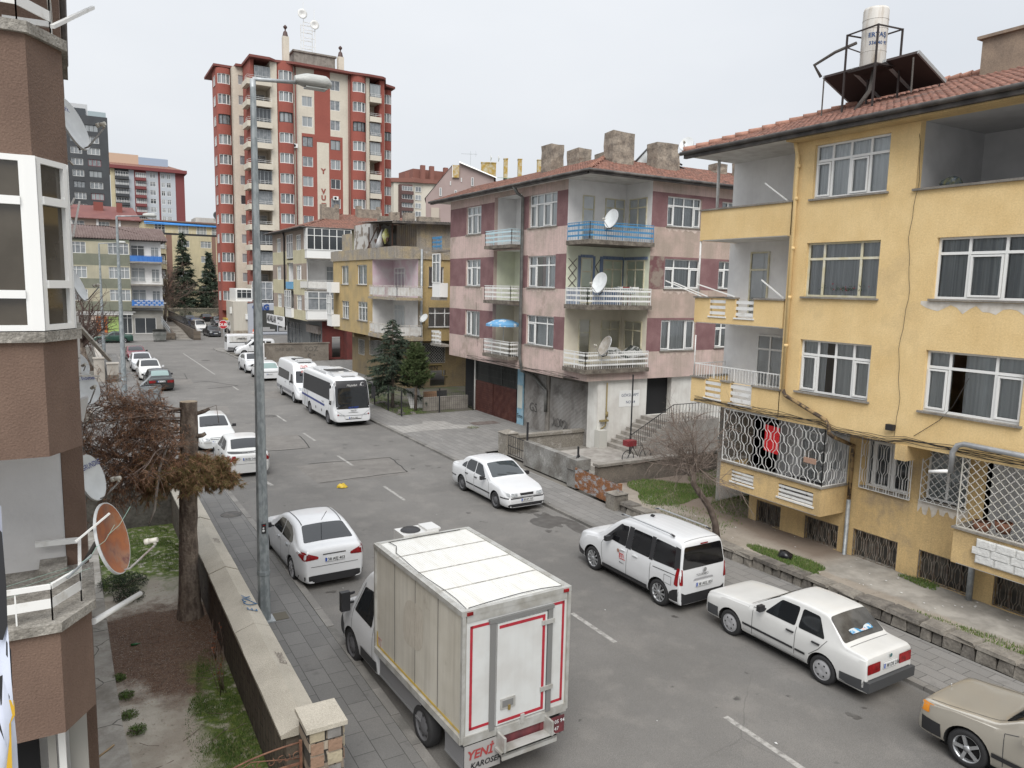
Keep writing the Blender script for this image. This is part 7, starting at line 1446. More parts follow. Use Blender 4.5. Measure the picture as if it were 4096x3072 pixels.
def bfront(txt,x,z,size,m,bold=.01,shear=0,dp=.0,mt=INK,nm='lettering'):
 h=B_.bvh.ray_cast(Vector((0,8,z+size*.35)),Vector((0,-1,0)))[0];q=MB();text_mb(q,txt,(x,h.y+.035+dp,z),(-1,0,0),(0,0,1),size,bold=bold,shear=shear,align='CENTER');q.build(nm,mt,bus,local=True)
bfront('Maşallah',0.0,2.2,.17,0,.005,.4,.03,mat('pale_lettering',(.6,.6,.58),.6,world=False));bfront('ALP-MET',0,1.02,.15,0,.012,0,.03,mat('blue_letters',(.02,.06,.3),.5,world=False));bfront('IVECO',0,.86,.11,0,.02,0,.01)
q=MB();h=B_.bvh.ray_cast(Vector((-.65,8,2.3)),Vector((0,-1,0)))[0];crescent(q,(-.62,h.y+.03,2.3),.11,(-1,0,0),(0,0,1),a0=.7);star(q,(-.5,h.y+.03,2.24),.04,(-1,0,0),(0,0,1));q.build('crescent_emblem',PLATE,bus,local=True)
q=MB();text_mb(q,'ALP-MET',(1.075,1.0,1.12),(0,-1,0)if False else(0,1,0),(0,0,1),.12,bold=.01);q.build('lettering',INK,bus,local=True)
# ---- 18 white minibus behind it
sp=dict(L=6.1,W=1.95,prof=[(0,.5),(.03,.8),(.2,1.0),(.6,1.16),(.95,1.26),(1.2,1.6),(1.5,2.15),(1.75,2.4),(2.1,2.5),(5.6,2.52),(5.95,2.45),(6.05,1.8),(6.1,.5)],belt=[(0,.6),(.8,1.08),(6.1,1.2)],bot=.3,tumble=.1,planf=(.5,.8),planr=(.15,.93),crown=.05,rad=.16,wheels=(1.0,4.6,.34),ww=.22,rn=8,wind=('F',[(.78,1.28),(.7,2.0)]),side=[[(1.3,1.2),(1.6,1.75),(2.05,1.8),(2.05,1.2)],[(2.5,1.28),(2.5,1.85),(5.7,1.88),(5.7,1.28)]],gr=.08,parts=[('grey_band','S',[(1.4,.5),(4.2,.5),(4.2,.72),(1.4,.72)],mat('band_grey',(.2,.2,.21),.5,world=False)),('grey_band','S',[(5.0,.5),(6.1,.5),(6.1,.72),(5.0,.72)],mat('band_grey',(.2,.2,.21)))],seams=[('S',[(2.15,.4),(2.18,2.0)]),('S',[(1.15,.45),(1.15,1.1)]),('S',[(3.4,.4),(3.4,1.25)])],hl=[('F',[(.45,.85),(.8,.9),(.82,1.08),(.55,1.05)])],plate_f=('38 S 77',.5),mirror=(1.35,1.3),handles=[(2.05,1.1),(3.3,1.1)])
mb_,B_=vehicle('white_minibus','high-roofed white minibus with grey lower band parked nose-out behind the midibus','bus',12.95,50.9,179,sp,WBUS,'buses parked along the kerb')
q=MB();q.box(-.45,.45,.5,1.3,2.56,2.7);q.build('roof_air_conditioner',WBUS,mb_,local=True);q=MB();q.box(-.4,.4,-.9,-.2,2.57,2.62);q.build('roof_hatch',BLKP,mb_,local=True)
q=MB();q.lathe((.35,2.0,2.0),[(.09,0),(.001,.01)],12,'y');q.obox((-.1,1.6,2.2),(.5,0,0),(0,-.15,.18),(0,.02,.01));q.build('windscreen_sticker',mat('sticker_red',(.4,.08,.07),.6,c2=(.6,.6,.6),scale=9,world=False),mb_,local=True)
# ---- 19 box truck in the foreground
TX,TY=5.70,11.58
tr=empty('box_truck',(TX,TY,ZR),R(2.4),'white refrigerated box truck with red-edged rear door in the foreground','truck')
def tb_(name,fn,m):q=MB();fn(q);return q.build(name,m,tr,local=True)
x0,x1,y0,y1,z0,z1=-.97,.97,-1.98,1.44,.93,2.98
SIDEW=mat('grimy_white_panel',(.50,.48,.425),.6,c2=(.40,.375,.32),scale=1.1,lo=.35,hi=.7,streak=.3,world=False,c3=(.2,.17,.13),s3=1.4,lo3=.62,hi3=.8)
ROOFW=mat('box_roof_white',(.62,.62,.595),.5,c2=(.56,.55,.51),scale=1.5,lo=.45,hi=.7,stretch=(6,1,1),world=False);REARW=mat('box_rear_white',(.52,.53,.52),.45,c2=(.47,.47,.455),scale=2,streak=.08,world=False)
ALU=mat('aluminium_trim',(.44,.44,.42),.45,metal=.3,c2=(.32,.31,.28),scale=4,world=False);ALUD=mat('dull_aluminium',(.22,.22,.215),.5,metal=.4,world=False);REDT=mat('red_reflective_tape',(.36,.02,.035),.45,c2=(.28,.02,.03),scale=8,world=False);YELT=mat('yellow_reflective_tape',(.5,.34,.04),.5,c2=(.35,.25,.08),scale=5,world=False)
tb_('cargo_box',lambda q:(q.box(x0,x1,y0,y1,z0,z1)),SIDEW)
def roof_(q):
 n=40
 for i in range(n):
  a=x0+.05+(x1-x0-.1)*i/n;b=a+(x1-x0-.1)/n*.55;q.box(a,b,y0+.05,y1-.05,z1+.004,z1+.0065,0)
 q.box(x0+.02,x1-.02,y0+.02,y1-.02,z1-.01,z1+.004,0)
 for i in range(1,4):yy=y0+(y1-y0)*i/4+.02;q.box(x0+.03,x1-.03,yy-.012,yy+.012,z1+.010,z1+.014,1)
tb_('box_roof',roof_,[ROOFW,mat('sealant',(.22,.21,.19),.8,c2=(.5,.48,.44),scale=12,world=False)])
def trim_(q):
 w=.055;e=.012
 for x in(x0,x1):
  s=-1 if x<0 else 1
  for yy in(y0,y1):q.box(x-w/2+s*e,x+w/2+s*e,yy-w/2,yy+w/2,z0-.06,z1+.02)
  q.box(x-.05,x+.05,y0-.02,y1+.02,z1-.06,z1+.022);q.box(x-.04+s*e,x+.02+s*e,y0,y1,z0-.08,z0+.04)
 q.box(x0-.02,x1+.02,y0-.03,y0+.05,z1-.06,z1+.024);q.box(x0,x1,y1-.05,y1+.03,z1-.06,z1+.024);q.box(x0,x1,y0-.035,y0,z0-.09,z0+.05);q.box(x0+.04,x1-.04,y0-.025,y0-.001,z1-.17,z1-.06)
 for i in range(24):
  yy=y0+.1+i*.14;q.box(x0-.004,x0+.018,yy,yy+.02,z1+.022,z1+.027);q.box(x1-.018,x1+.004,yy,yy+.02,z1+.022,z1+.027)
tb_('box_frame',trim_,ALU)
def sidel(q):
 for i in range(1,4):yy=y1-(y1-y0)*i/4;q.box(x0-.004,x0,yy-.006,yy+.006,z0+.05,z1-.06,0)
 q.box(x0-.0045,x0,y0+.03,y1-.03,z0+.05,z0+.095,1);q.box(x0-.004,x0,y0+.03,y0+.08,z1-.32,z1-.06,1);q.box(x0-.004,x0,y0+.03,y0+.14,z1-.11,z1-.06,1);q.box(x0-.004,x0,y1-.07,y1-.03,z0+.1,z0+.35,1)
 q.box(x0-.0035,x0,y1-.26,y1-.08,z0+.1,z0+.26,3)
 n=26;pts=[]
 for i in range(n):t=2*math.pi*i/n;c_,s_=math.cos(t),math.sin(t);pts.append((x0-.004,-.20-.40*math.copysign(abs(c_)**.6,c_),2.05+.42*math.copysign(abs(s_)**.6,s_)+.1*c_))
 q.face(pts,2)
tb_('side_markings',sidel,[SEAM,YELT,mat('removed_decal_ghost',(.36,.33,.28),.7,c2=(.46,.43,.375),scale=5,stretch=(1,9,1),world=False),mat('faded_red_label',(.35,.2,.18),.7,c2=(.45,.42,.38),scale=9,world=False)])
yb0=y0-.003
def rear_(q):
 q.box(x0+.04,x1-.04,y0-.012,y0-.001,z0+.02,z1-.06,0);q.box(-.42,.60,y0-.03,y0-.012,z0-.02,z1-.2,0)
rb_=tb_('rear_wall',lambda q:q.box(x0+.04,x1-.04,y0-.012,y0-.001,z0+.02,z1-.06,0),REARW)
def tape(q,a,b,c,d,w=.045,y=0):
 yy=y0-.016-y
 q.box(a,b,yy-.002,yy,d-w,d);q.box(a,b,yy-.002,yy,c,c+w);q.box(a,a+w,yy-.002,yy,c+w,d-w);q.box(b-w,b,yy-.002,yy,c+w,d-w)
def tp2(q):
 yy=y0-.014
 q.box(x0+.1,x0+.145,yy-.002,yy,z0+.12,z1-.24);q.box(x0+.1,-.52,yy-.002,yy,z1-.285,z1-.24);q.box(x0+.1,-.52,yy-.002,yy,z0+.12,z0+.165)
 q.box(x1-.125,x1-.08,yy-.002,yy,z0+.12,z1-.2);q.box(.66,x1-.08,yy-.002,yy,z1-.245,z1-.2);q.box(.66,x1-.08,yy-.002,yy,z0+.12,z0+.165)
tb_('red_tape',tp2,REDT)
def frame_(q):
 for a,b in((-.52,-.43),(.55,.64)):q.box(a,b,y0-.05,y0-.012,z0+.02,z1-.24)
 q.box(-.55,.66,y0-.06,y0-.012,z1-.26,z1-.2);q.box(-.43,.55,y0-.03,y0-.012,z0+.0,z0+.07)
tb_('door_frame',frame_,ALUD)
dr=tb_('rear_door',lambda q:q.box(-.40,.53,y0-.045,y0-.014,z0+.07,z1-.3),REARW)
q=MB();yy=y0-.046;a,b,c,d=-.37,.49,z0+.1,z1-.33;w_=.05
q.box(a,b,yy-.003,yy,d-w_,d);q.box(a,b,yy-.003,yy,c,c+w_);q.box(b-w_,b,yy-.003,yy,c+w_,d-w_);q.build('red_tape',REDT,dr,local=True)
q=MB();q.box(-.33,-.06,y0-.065,y0-.046,z0+.33,z0+.50,0);q.box(-.30,-.10,y0-.07,y0-.065,z0+.36,z0+.47,1);q.box(-.2,-.16,y0-.085,y0-.07,z0+.3,z0+.38,2);q.build('door_latch',[ALU,ALUD,mat('brass',(.35,.25,.08),.4,metal=.6,world=False)],dr,local=True)
q=MB()
for z in(z0+.42,z1-.5):q.box(.42,.66,y0-.075,y0-.046,z,z+.07)
q.box(.05,.12,y0-.07,y0-.046,z0-.02,z0+.14);q.build('hinge',ALU,dr,local=True)
q=MB()
for x in(x0+.03,x1-.12):q.box(x,x+.1,y0-.05,y0-.03,z1-.05,z1+.0)
q.build('marker_lamp',RLAMP,tr,local=True)
q=MB();q.tube([(x0+.1,y0+.05,z1+.03),(-.5,y0+.1,z1+.025),(.1,y0+.13,z1+.03),(.5,y0+.12,z1+.03),(x1-.1,y0+.05,z1+.03)],.007,4);q.tube([(x0+.06,y0+.05,z1+.03)]+[(x0+.08+.02*math.sin(i),y0+.1+i*.33,z1+.03)for i in range(1,9)]+[(x0+.25,y1-.35,z1+.03),(x0+.22,y1-.1,z1+.03)],.007,4);q.tube([(x0+.2,y1-.1,z1+.03),(0,y1-.06,z1+.03),(x1-.2,y1-.08,z1+.03)],.007,4);q.build('roof_cable',BLKP,tr,local=True)
q=MB();q.box(-.4,.35,y1+.03,y1+.5,z1-.35,z1+.06,0);q.lathe((-.15,y1+.27,z1+.06),[(.2,.01),(.16,.04),(.001,.04)],16,'z',1);q.box(.1,.4,y1+.05,y1+.45,z1+.06,z1+.1,0);q.build('refrigeration_unit',[WPAINT2,BLKP],tr,local=True)
q=MB();q.box(-.4,.4,y0+.1,y1+.9,.45,.82);q.box(x0+.15,x1-.15,y0+.05,y1,.78,.9);q.build('chassis',UNDER,tr,local=True)
for(ya,yb2_)in((-.45,1.35),(-1.95,-1.35)):
 q=MB();q.box(x0+.03,x0+.06,ya,yb2_,.42,.74,0);q.box(x0+.02,x0+.07,ya,yb2_,.40,.44,0);q.box(x0+.02,x0+.07,ya,yb2_,.72,.76,0);q.box(x1-.06,x1-.03,ya,yb2_,.42,.74,0);q.build('side_guard',mat('guard_grey',(.17,.17,.175),.6,world=False),tr,local=True)
for ya in(-1.0,.9,1.3):
 q=MB();q.box(x0-.02,x0+.01,ya,ya+.09,z0-.1,z0-.04);q.build('side_marker',AMB,tr,local=True)
q=MB();q.box(-.42,.62,y0-.28,y0-.05,.62,.66,0);q.box(-.42,.62,y0-.28,y0-.25,.55,.66,0);q.box(-.38,-.34,y0-.27,y0,.62,.9,0);q.box(.52,.56,y0-.27,y0,.62,.9,0);q.box(-.38,.52,y0-.06,y0-.03,z0-.12,z0+.03,0);q.build('step_bumper',ALU,tr,local=True)
q=MB();q.face([(x0+.02,y0-.03,.33),(-.3,y0-.03,.33),(-.3,y0-.03,.82),(x0+.02,y0-.03,.82)],0);q.face([(.45,y0-.04,.50),(x1-.03,y0-.04,.50),(x1-.03,y0-.04,.8),(.45,y0-.04,.8)],1);q.face([(-.35,y0-.02,.6),(.5,y0-.02,.6),(.5,y0-.02,.8),(-.35,y0-.02,.8)],1)
text_mb(q,'YENİ',(x0+.06,y0-.035,.58),(1,0,0),(0,0,1),.2,m=2,bold=.03,depth=.004,shear=.2);text_mb(q,'KAROSER SAN',(x0+.12,y0-.035,.42),(1,0,0),(0,0,1),.13,m=3,bold=.02,depth=.004,shear=.2)
text_mb(q,'10 05 94',(.62,y0-.045,.68),(1,0,0),(0,0,1),.09,m=4,bold=.01);text_mb(q,'72 47',(.62,y0-.045,.56),(1,0,0),(0,0,1),.09,m=4,bold=.01)
q.build('mud_flap',[mat('grey_flap',(.3,.29,.28),.7,world=False),mat('maroon_flap',(.14,.03,.035),.6,c2=(.08,.02,.025),scale=5,world=False),mat('flap_red',(.3,.04,.04),.6,world=False),INK,PLATE],tr,local=True)
sp=dict(L=2.3,W=1.92,prof=[(0,.45),(.03,.8),(.12,1.02),(.35,1.15),(.7,1.27),(.95,1.45),(1.3,1.95),(1.55,2.16),(1.8,2.22),(2.3,2.24)],belt=[(0,.6),(.7,1.1),(2.3,1.18)],bot=.32,tumble=.15,planf=(.6,.74),planr=(.01,.99),crown=.04,rad=.14)
B_=Body(2.3,1.92,sp['prof'],sp['belt'],.32,.15,(.6,.74),(.02,.98),.04,.14)
cabr=empty('cab',(0,0,0));cabr.parent=tr;cabr.location=(-.02,2.6,0);KIDS.setdefault(tr.name,[]).append(cabr)
bo=B_.finish(WPAINT,cabr,[(.2,.36,.42)],'cab_body');KIDS[cabr.name].clear();KIDS[tr.name].remove(cabr)
bo.parent=tr;bo.location=cabr.location;KIDS[tr.name].append(bo);off=Vector(cabr.location);bpy.data.objects.remove(cabr)
def cabp(name,m,fn):
 q=MB();fn(q);q.v=[tuple(Vector(v)+off)for v in q.v];o_=q.build(name,m,tr,local=True);return o_
cabp('side_window',CARGLASS,lambda q:[B_.patch(q,rounded([(1.05,1.2),(1.42,1.8),(2.0,1.86),(2.0,1.18)],.05),d,.006)for d in 'LR'])
cabp('windscreen',CARGLASS,lambda q:B_.patch(q,rounded([(-.8,1.3),(.8,1.3),(.7,2.05),(-.7,2.05)],.08),'F',.006))
cabp('door_gap',SEAM,lambda q:[B_.line(q,p,d,.014)for d in 'LR' for p in([(.98,.5),(1.0,1.2),(1.42,1.88)],[(2.1,.5),(2.1,1.9)],[(1.42,1.2),(1.42,1.85)])])
cabp('wheel_arch_trim',BLKP,lambda q:[B_.patch(q,p,d,.01)for d in 'LR' for p in([(0,.45),(.55,.45),(.55,.72),(.4,.85),(0,.75)],[(1.45,.34),(2.28,.34),(2.28,.62),(1.5,.62)])])
for sx in(-1,1):
 q=MB();q.bar((sx*.88,2.85,1.5),(sx*1.12,2.75,1.52),.03,.05);q.bar((sx*.88,2.85,1.3),(sx*1.12,2.75,1.34),.03,.04);q.obox((sx*1.03,2.68,1.2),(sx*.19,0,0),(0,.12,0),(0,0,.4));q.build('wing_mirror',BLKP,tr,local=True)
add_wheels(tr,.84,3.18-.3,-.5,.36,.22,RIMD,'steel',8)
# ---- car park beyond the junction, one of each kind
def simple(name,label,x,y,head,paint,L=4.2,W=1.7,H=1.45,kind='saloon',front=True,**k):
 if kind=='saloon':sp=saloon(L,W,H,L*.59,**{**dict(hood=.9,deck=1.0,ws=(L*.28,L*.46),rw=(L*.76,L*.88),belt=.9),**{a:b for a,b in k.items()if a in('hood','deck','ws','rw','belt','r')}})
 sp.update({a:b for a,b in k.items()if a not in('hood','deck','ws','rw','belt','r')})
 sp['parts']=sp.get('parts',[])+[('grille','F',[(-.4,.52),(.4,.52),(.38,.64),(-.38,.64)],BLKP)];sp.setdefault('plate_f',('38 TK 12',.46));sp['rstyle']='steel';sp['rim']=HUBM
 return vehicle(name,label,'car',x,y,head,sp,paint,'cars in the far car park')
simple('blue_hatchback','bright blue hatchback in the far car park behind the iron railing',16.9,133.5,184,paintm('blue',(.03,.08,.26),.3),L=3.8,deck=1.15,rw=(3.2,3.6),W=1.68,H=1.45)
simple('dark_green_hatchback','very dark green car at the far left of the far car park',17.3,144.5,184,paintm('black_green',(.015,.022,.02),.3),deck=1.1)
simple('grey_patrol_car','dark grey car with a red and white striped front in the far car park',21.1,138.5,184,paintm('slate',(.05,.055,.06),.3),parts=[('striped_barrier','F',[[(-.8+.2*i,.62),(-.7+.2*i,.62),(-.7+.2*i,.74),(-.8+.2*i,.74)]for i in range(8)],RLAMP)])
simple('black_saloon_car','glossy black car at the very back of the far car park, left of the suv',20.9,151.5,2,paintm('gloss_black',(.008,.008,.009),.2),tl=[('B',[(.45,.8),(.8,.82),(.8,.9),(.45,.88)])])
simple('black_suv','black suv at the back right of the far car park by the red tower',23.6,148.5,2,paintm('violet_black',(.014,.012,.02),.2),H=1.62,L=4.5,W=1.85,hood=1.05,deck=1.15,belt=1.05)
simple('white_van','white car-derived van standing behind the charcoal pickup',15.9,121.5,184,paintm('van_white',(.58,.58,.57),.4),H=1.75,L=4.1,hood=.98,deck=1.6,rw=(3.8,4.0),belt=.98)
sp=saloon(4.6,1.66,1.5,2.8,hood=1.0,deck=.95,ws=(1.35,1.9),rw=(2.7,2.95),belt=.95,nose=.72,r=.33,fo=.85)
sp.update(prof=[(0,.5),(.03,.68),(.1,.84),(.5,.93),(1.3,1.02),(1.6,1.28),(1.9,1.48),(2.3,1.52),(2.6,1.48),(2.85,1.15),(2.9,1.0),(4.5,.98),(4.58,.9),(4.6,.5)],wind=('T',[(.66,1.4),(.58,1.85)]),rear=('B',[(.5,1.1),(.5,1.38)]),side=[[(1.7,1.02),(1.95,1.38),(2.5,1.4),(2.6,1.02)]],seams=[('S',[(1.5,.3),(1.5,.95)]),('S',[(2.7,.3),(2.7,.95)])],rstyle='steel',rim=RIMD,plate_f=('38 PU 30',.5),parts=[('load_bed','T',[(-.7,3.0),(.7,3.0),(.7,4.45),(-.7,4.45)],UNDER),('grille','F',[(-.4,.62),(.4,.62),(.4,.76),(-.4,.76)],BLKP),('bumper','F',[(-.8,.42),(.8,.42),(.8,.54),(-.8,.54)],BLKP)],hl=[('F',[(.45,.62),(.72,.62),(.72,.76),(.45,.76)])])
vehicle('charcoal_pickup','charcoal open-bed pickup facing the camera at the car park mouth','pickup',16.2,111.7,184,sp,paintm('charcoal',(.035,.037,.04),.35))
lt=empty('small_lorry',(20.1,118.4,ZR),R(180),'small white cab-over lorry with yellow-edged load bed beside the showroom','truck')
B_=Body(1.8,1.7,[(0,.5),(.02,.9),(.06,1.15),(.2,1.7),(.35,1.95),(.6,2.02),(1.8,2.02)],[(0,.7),(1.8,1.1)],.4,.1,(.3,.86),(.02,.98),.03,.12)
bo=B_.finish(WPAINT2,lt,[],'cab_body');bo.location=(0,1.55,0);o3=Vector((0,1.55,0))
def ltp(n,m,fn):q=MB();fn(q);q.v=[tuple(Vector(v)+o3)for v in q.v];q.build(n,m,lt,local=True)
ltp('windscreen',CARGLASS_L,lambda q:B_.patch(q,rounded([(-.74,1.2),(.74,1.2),(.68,1.82),(-.68,1.82)],.06),'F',.01));ltp('bumper',BLKP,lambda q:B_.patch(q,[(-.82,.5),(.82,.5),(.82,.82),(-.82,.82)],'F',.02));ltp('headlight',LAMP,lambda q:[B_.patch(q,p,'F',.03)for p in([(.45,.62),(.75,.62),(.75,.78),(.45,.78)],[(-.75,.62),(-.45,.62),(-.45,.78),(-.75,.78)])]);ltp('side_window',CARGLASS,lambda q:[B_.patch(q,[(.3,1.2),(.5,1.75),(1.2,1.75),(1.2,1.2)],d,.01)for d in 'LR'])
q=MB();q.box(-.95,.95,-2.4,.6,.75,1.9,0);q.box(-.97,.97,-2.42,.62,1.9,2.15,1);q.build('load_bed',[mat('bed_white',(.45,.44,.4),.7,world=False),YELT],lt,local=True);q=MB();q.box(-.4,.4,-2.2,1.8,.45,.75);q.build('chassis',UNDER,lt,local=True)
for sx in(-1,1):q=MB();q.bar((sx*.85,2.3,1.5),(sx*1.08,2.35,1.5),.03);q.box(sx*1.08-.07,sx*1.08+.07,2.3,2.36,1.3,1.7);q.build('wing_mirror',BLKP,lt,local=True)
q=MB();q.box(-.25,.25,2.46,2.48,.52,.63);q.build('number_plate',PLATE,lt,local=True)
add_wheels(lt,.8,1.6,-1.4,.36,.22,RIMD,'steel',8)
sp=saloon(4.2,1.7,1.4,2.5);sp['plate_f']=None
vehicle('white_blue_car','white car with a blue stripe behind the low wall at the far left','car',-2.6,84.5,250,dict(sp,parts=[('blue_stripe','S',[(.2,.6),(4.0,.6),(4.0,.75),(.2,.75)],mat('stripe_blue',(.02,.05,.3),.5,world=False))]),WPAINT)
# ================================================================ brown building on the left
bb=empty('brown_apartment_block',(-1.5,12,-.6),label='brown textured apartment block with stacked angular bays filling the left edge',cat='building')
PA,PB=(-.30,8.60),(-.015,9.06)
def baypoly(dx=0,back=10.3):return[(-4,PA[1]-dx),(PA[0]+dx*.4,PA[1]-dx),(PB[0]+dx,PB[1]-dx*.5),(PB[0]+dx,back),(-4,back)]
b=MB()
for z0,z1 in((8.92,10.02),(6.02,7.16),(3.08,4.2),(11.9,12.8)):b.prism(baypoly(),z0,z1)
b.build('bay_parapet',BRN,bb)
for z in(10.02,7.16,4.2):
 b=MB();b.prism(baypoly(.05),z,z+.1);b.build('concrete_ledge',mat('pitted_concrete',(.33,.31,.275),.95,c2=(.20,.185,.16),scale=5,bump=1.2,bscale=30,fine=.4),bb)
b=MB();b.box(-6,-.25,10.3,10.5,-.6,12.9,1);b.box(-.25,-.02,10.31,22.3,-.6,12.9,0);b.box(-6,-.25,10.5,22.3,8,12.9,0)
b.face([(-.245,10.29,3),(-.02,10.29,3),(-.02,10.29,12.9),(-.245,10.29,12.9)],0);b.face([(-6,10.28,7.3),(-.22,10.28,7.3),(-.22,10.28,12.9),(-6,10.28,12.9)],0)
b.build('main_wall',[BRN,mat('white_stucco',(.62,.61,.6),.9,c2=(.55,.54,.53),scale=1.2,bump=.35,bscale=16)],bb)
b=MB();b.box(-1.4,-.02,8,22.6,12.9,13.0,0);b.tube([(.0,8,13.02),(.0,22.6,13.02)],.1,8,1);b.build('eaves',[mat('eave_boards',(.22,.19,.15),.9),GUT],bb)
zb_,zt_=7.27,8.92;fr=MB();pn=MB();dch=Vector((PB[0]-PA[0],PB[1]-PA[1],0));Lc=dch.length;dch.normalize()
def glz(o,u,s0,s1,t1,t2,top):
 fw=.055;P_=lambda s,z,d:W3(o,u,s,z,d)
 def B(a,c,e,h,d0=-.05,th=.07):fr.obox(P_(a,e,d0),W3((0,0),u,c-a,0),W3((0,0),u,0,0,th),(0,0,h-e))
 B(s0,s1,zb_,zb_+fw);B(s0,s1,top-fw,top);B(s0,s0+fw,zb_+fw,top-fw);B(s1-fw,s1,zb_+fw,top-fw)
 for t in(t1,t2):B(s0+fw,s1-fw,t-fw*.7,t+fw*.7,-.045,.085)
 pn.face([P_(s0,zb_,-.02),P_(s1,zb_,-.02),P_(s1,top,-.02),P_(s0,top,-.02)])
glz((-1.62,PA[1]),(1,0),0,.63,7.62,8.5,zt_);glz((-.98,PA[1]),(1,0),0,.62,7.62,8.5,zt_);glz(PA,(dch.x,dch.y),.03,Lc-.05,7.72,8.52,zt_)
fr.bar((-.325,PA[1]+.02,zb_),(-.325,PA[1]+.02,zt_),.10);fr.bar((PB[0]-.03,PB[1]+.02,zb_),(PB[0]-.03,PB[1]+.02,zt_),.07);fr.box(PB[0]-.06,PB[0]-.005,PB[1]+.04,10.3,zb_,zt_)
fo=fr.build('bay_window',PVC,bb);pn.build('pane',mat('bronze_glass',(.045,.036,.024),.06,c2=(.07,.058,.042),scale=1.3,spec=.8),fo)
b=MB();b.box(-4,-.1,9.3,9.4,7.2,8.95);b.build('room_wall',mat('warm_room',(.12,.095,.06),.9),bb)
def ledge_rail(z,h):
 q=MB();a1,a2,a3,a4=(-1.9,8.66),(-.36,8.66),(-.10,9.05),(-.10,10.1)
 for p,r_ in((a1,a2),(a2,a3),(a3,a4)):
  q.bar((*p,z+h),(*r_,z+h),.035,.05);q.bar((*p,z+h*.5),(*r_,z+h*.5),.012,.1);L=math.dist(p,r_);n=max(1,round(L/.32))
  for i in range(n+1):t=i/n;x,y=p[0]+(r_[0]-p[0])*t,p[1]+(r_[1]-p[1])*t;q.bar((x,y,z),(x,y,z+h),.014)
 q.bar((a4[0],a4[1],z+h),(-.55,10.15,z+h),.05,.06)
 q.build('railing',WHITEM,bb)
ledge_rail(4.3,.36);ledge_rail(10.12,.42)
b=MB();b.box(-.52,-.24,9.85,10.29,4.3,4.42);b.build('stone_shelf',MT['pitted_concrete'],bb)
b=MB();b.box(-3.2,-.1,8.1,8.9,.95,1.25,0);b.box(-.3,-.12,9.4,9.7,-.6,3.08,1);b.box(-.5,-.42,9.2,9.3,.9,3.08,1);b.box(-4,-.6,9.5,9.6,-.6,3.08,2);b.box(-.4,-.33,9.2,9.3,1.2,3.0,3)
b.build('ground_porch',[mat('granular_concrete',(.22,.22,.23),.95,c2=(.13,.13,.14),scale=22,bump=1.2,bscale=40),mat('porch_column',(.30,.29,.265),.9),DARK,PVC],bb)
for(p,q_,r_,m_,lab,cat_)in(((-.08,8.9,10.2),(.33,10.6,10.95),.035,WHITEM,'pale clothes-line arm reaching from the topmost balcony at upper left','clothes-line arm'),(aty(302,2167,9.0),aty(439,2053,9.15),.018,WHITEM,'white clothes-line arm crossing in front of the rusty dish','clothes-line arm'),(aty(268,2313,8.8),aty(367,2220,9.0),.02,STEEL,'grey clothes-line arm below the white one on the lower balcony','clothes-line arm')):
 b=MB();b.bar(p,q_,r_);b.build('clothes_line_arm',m_,label=lab,cat=cat_)
b=MB()
for k in(0,.33,.66):a=Vector((-.14,9.0,4.68)).lerp(Vector((.42,9.2,5.25)),1-k*.9);c_=Vector((-.25,8.75,4.66)).lerp(Vector((.18,9.05,5.0)),1-k*.9);b.tube([a,(a+c_)/2-Vector((0,0,.05)),c_],.003,4)
for k in(0,.1,.2):b.tube([(-.2+k,8.9,4.75-k*.2),(-1.9,8.8,4.45-k)],.002,4)
b.build('washing_line',mat('washing_line',(.25,.38,.32),.8),label='thin green washing lines strung over the lower left balcony',cat='washing line')
b=MB();b.tube([(0.0,9.15,4.0),atz(560,2375,3.62)],.035,12);b.build('drain_spout',PVC,label='white plastic spout sticking out over the garden from the brown bay',cat='pipe')
for k,(a,c_,w_,lab)in enumerate((((-.0,14.5,7.0),aty(440,1442,17.0),.07,'long flaking white board slanting down from the brown wall towards the pavement'),((0,14,9.6),aty(292,660,15),.03,'short pale rod by the charcoal tower, upper left'),((0,15,9.0),aty(297,793,17.5),.03,'pale rod above the sheet-roofed block at left'),((0,18,8.6),aty(318,806,22),.04,'pale rod with an end cap just below the upper rod at left'),((0,14,6.2),aty(395,1505,17.5),.045,'pale pole crossing the round printed dish'),((0,12.2,6.4),aty(310,1265,14),.03,'short white rod under the bay window ledge'))):
 b=MB();b.bar(a,c_,w_,w_*.6);b.build('wall_bracket',mat('flaking_paint',(.48,.46,.42),.8,c2=(.12,.10,.09),scale=14,lo=.6,hi=.64),label=lab,cat='bracket')
b=MB();P_=[aty(304,1290,16.5),aty(355,1330,16.5),aty(352,1600,16.5)]
b.face([aty(306,1605,16),aty(355,1590,16),aty(333,1690,16),aty(308,1662,16)]);b.obox(aty(306,1605,16.05),aty(355,1590,16.05)-aty(306,1605,16.05),(0,.3,0),(0,0,-.02));b.build('tilted_board',PVC,label='tilted cream board fixed to the wall below the printed dish',cat='board')
